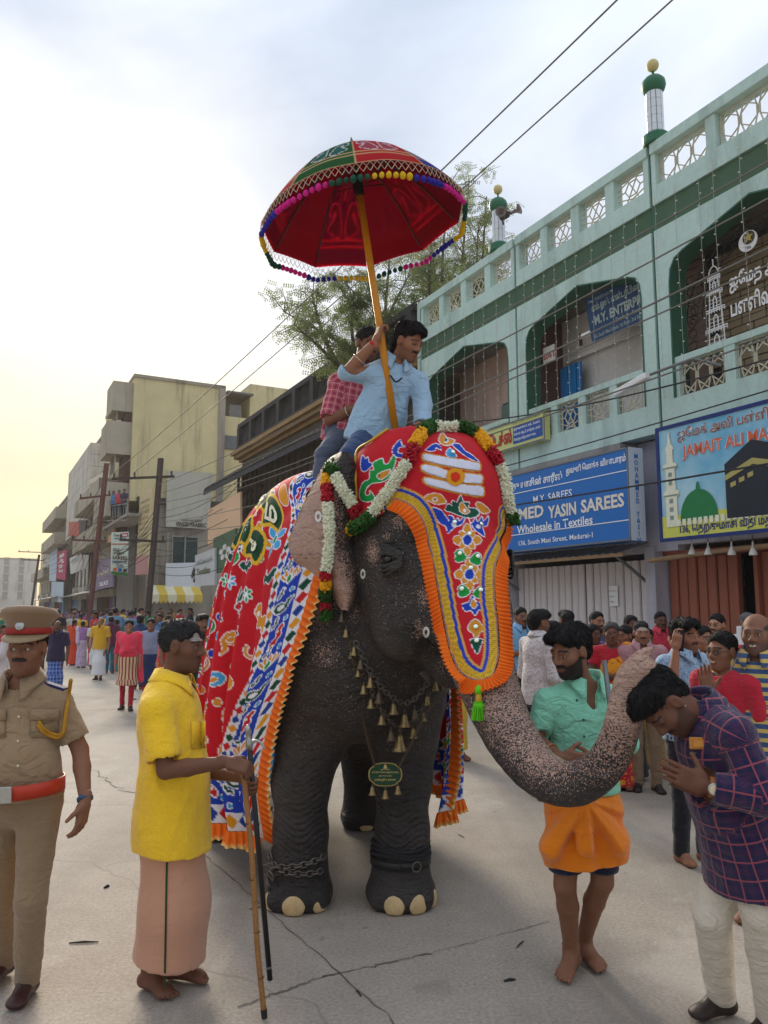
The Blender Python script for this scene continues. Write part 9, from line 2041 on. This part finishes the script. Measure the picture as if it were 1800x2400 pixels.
for o in protos:
    for ch in list(o.children_recursive): bpy.data.objects.remove(ch)
    bpy.data.objects.remove(o)
# people leaning on the far balcony
for i, (px, col, cn) in enumerate(((255, (120, 60, 70), 'maroon'), (265, (70, 120, 170), 'blue'), (278, (190, 60, 70), 'red'), (290, (60, 60, 80), 'dark'))):
    p = planeX(px, 1190, 7.0); w = toW(p); J = stand(w[0], w[1], 1.6, -10, dict(skin=SK['dark'], hair=BLK, style='short', fine=.012, base=0), 'spectator in %s top leaning on the far balcony rail' % cn, 'spectators on the far balcony', ('front', 'front')); J['vox'] = .016
    shirt(J, FB('balcony_%s' % cn, col), .7, .05, .016, False); trousers(J, DKT, .016); J['o'].location[2] += planeX(px, 1212, 7.0)[2]
bl, of = sroot('balcony_rail', (6.9, 45, 8), 'thin railing of the far balcony where spectators lean', 'railing'); p0, p1 = planeX(245, 1188, 6.9), planeX(300, 1180, 6.9); b = MB(of)
b.bar(p0, p1, .05, .05); b.bar(p0-np.array([0, 0, .9]), p1-np.array([0, 0, .9]), .05, .05)
for t in np.linspace(0, 1, 14): q = lerp(p0, p1, t); b.bar(q, q-np.array([0, 0, .9]), .03, .03)
b.build('bars', STEEL, bl); b = MB(of); b.obox(lerp(p0, p1, .5)+np.array([.6, 0, -1.0]), (.65, 0, 0), (0, 4.5, 0), (0, 0, .08)); b.build('slab', CONC, bl)
# litter on the road
for i_, (px, py, l, a, w_) in enumerate(((196, 2211, .075, .1, .006), (600, 2130, .04, .5, .004), (1220, 2215, .05, 1.0, .004), (740, 1600, .06, 0, .01), (1080, 1960, .05, 2, .004), (1390, 2150, .05, 1.2, .006), (1195, 2300, .03, .3, .008), (840, 2330, .03, 2.0, .005), (250, 2080, .02, 1, .01), (310, 1640, .08, .4, .02))):
    p = onground(px, py); b = MB(p); d = np.array([math.cos(a), math.sin(a), 0]); b.tube([p-d*l+np.array([0, 0, .005]), p+np.array([0, .004, .007]), p+d*l+np.array([0, 0, .005])], [w_*.6, w_, w_*.5], 5); o = b.build('litter_scrap', BLACK); o.location = tuple(p)
    tag(o, 'dark scrap of litter on the road '+('between policeman and mahout', 'between the elephant and the goad tip', 'right of the roped elephant foot', 'beyond the elephant under its belly', 'right of the far caparison edge', 'behind the attendant\'s heels', 'left of the attendant\'s toes', 'in front of the elephant near the seam', 'behind the policeman\'s dangling hand', 'near the walking woman\'s feet')[i_], 'litter', 'litter on the road')
# ---------------------------------------------------------------- dusty evening air
hb = MB(); hb.box(-130, 130, -20, 330, -1, 24); hz_o = hb.build('haze', None); tag(hz_o, kind='stuff')
hm_ = bpy.data.materials.new('dusty_air'); hm_.use_nodes = True; hn_ = hm_.node_tree.nodes; hn_.remove(hn_['Principled BSDF'])
pv = hn_.new('ShaderNodeVolumePrincipled'); pv.inputs['Color'].default_value = (1, .97, .93, 1); pv.inputs['Density'].default_value = .0007; pv.inputs['Anisotropy'].default_value = .2
hm_.node_tree.links.new(pv.outputs[0], [n for n in hn_ if n.type == 'OUTPUT_MATERIAL'][0].inputs['Volume']); hz_o.data.materials.append(hm_)
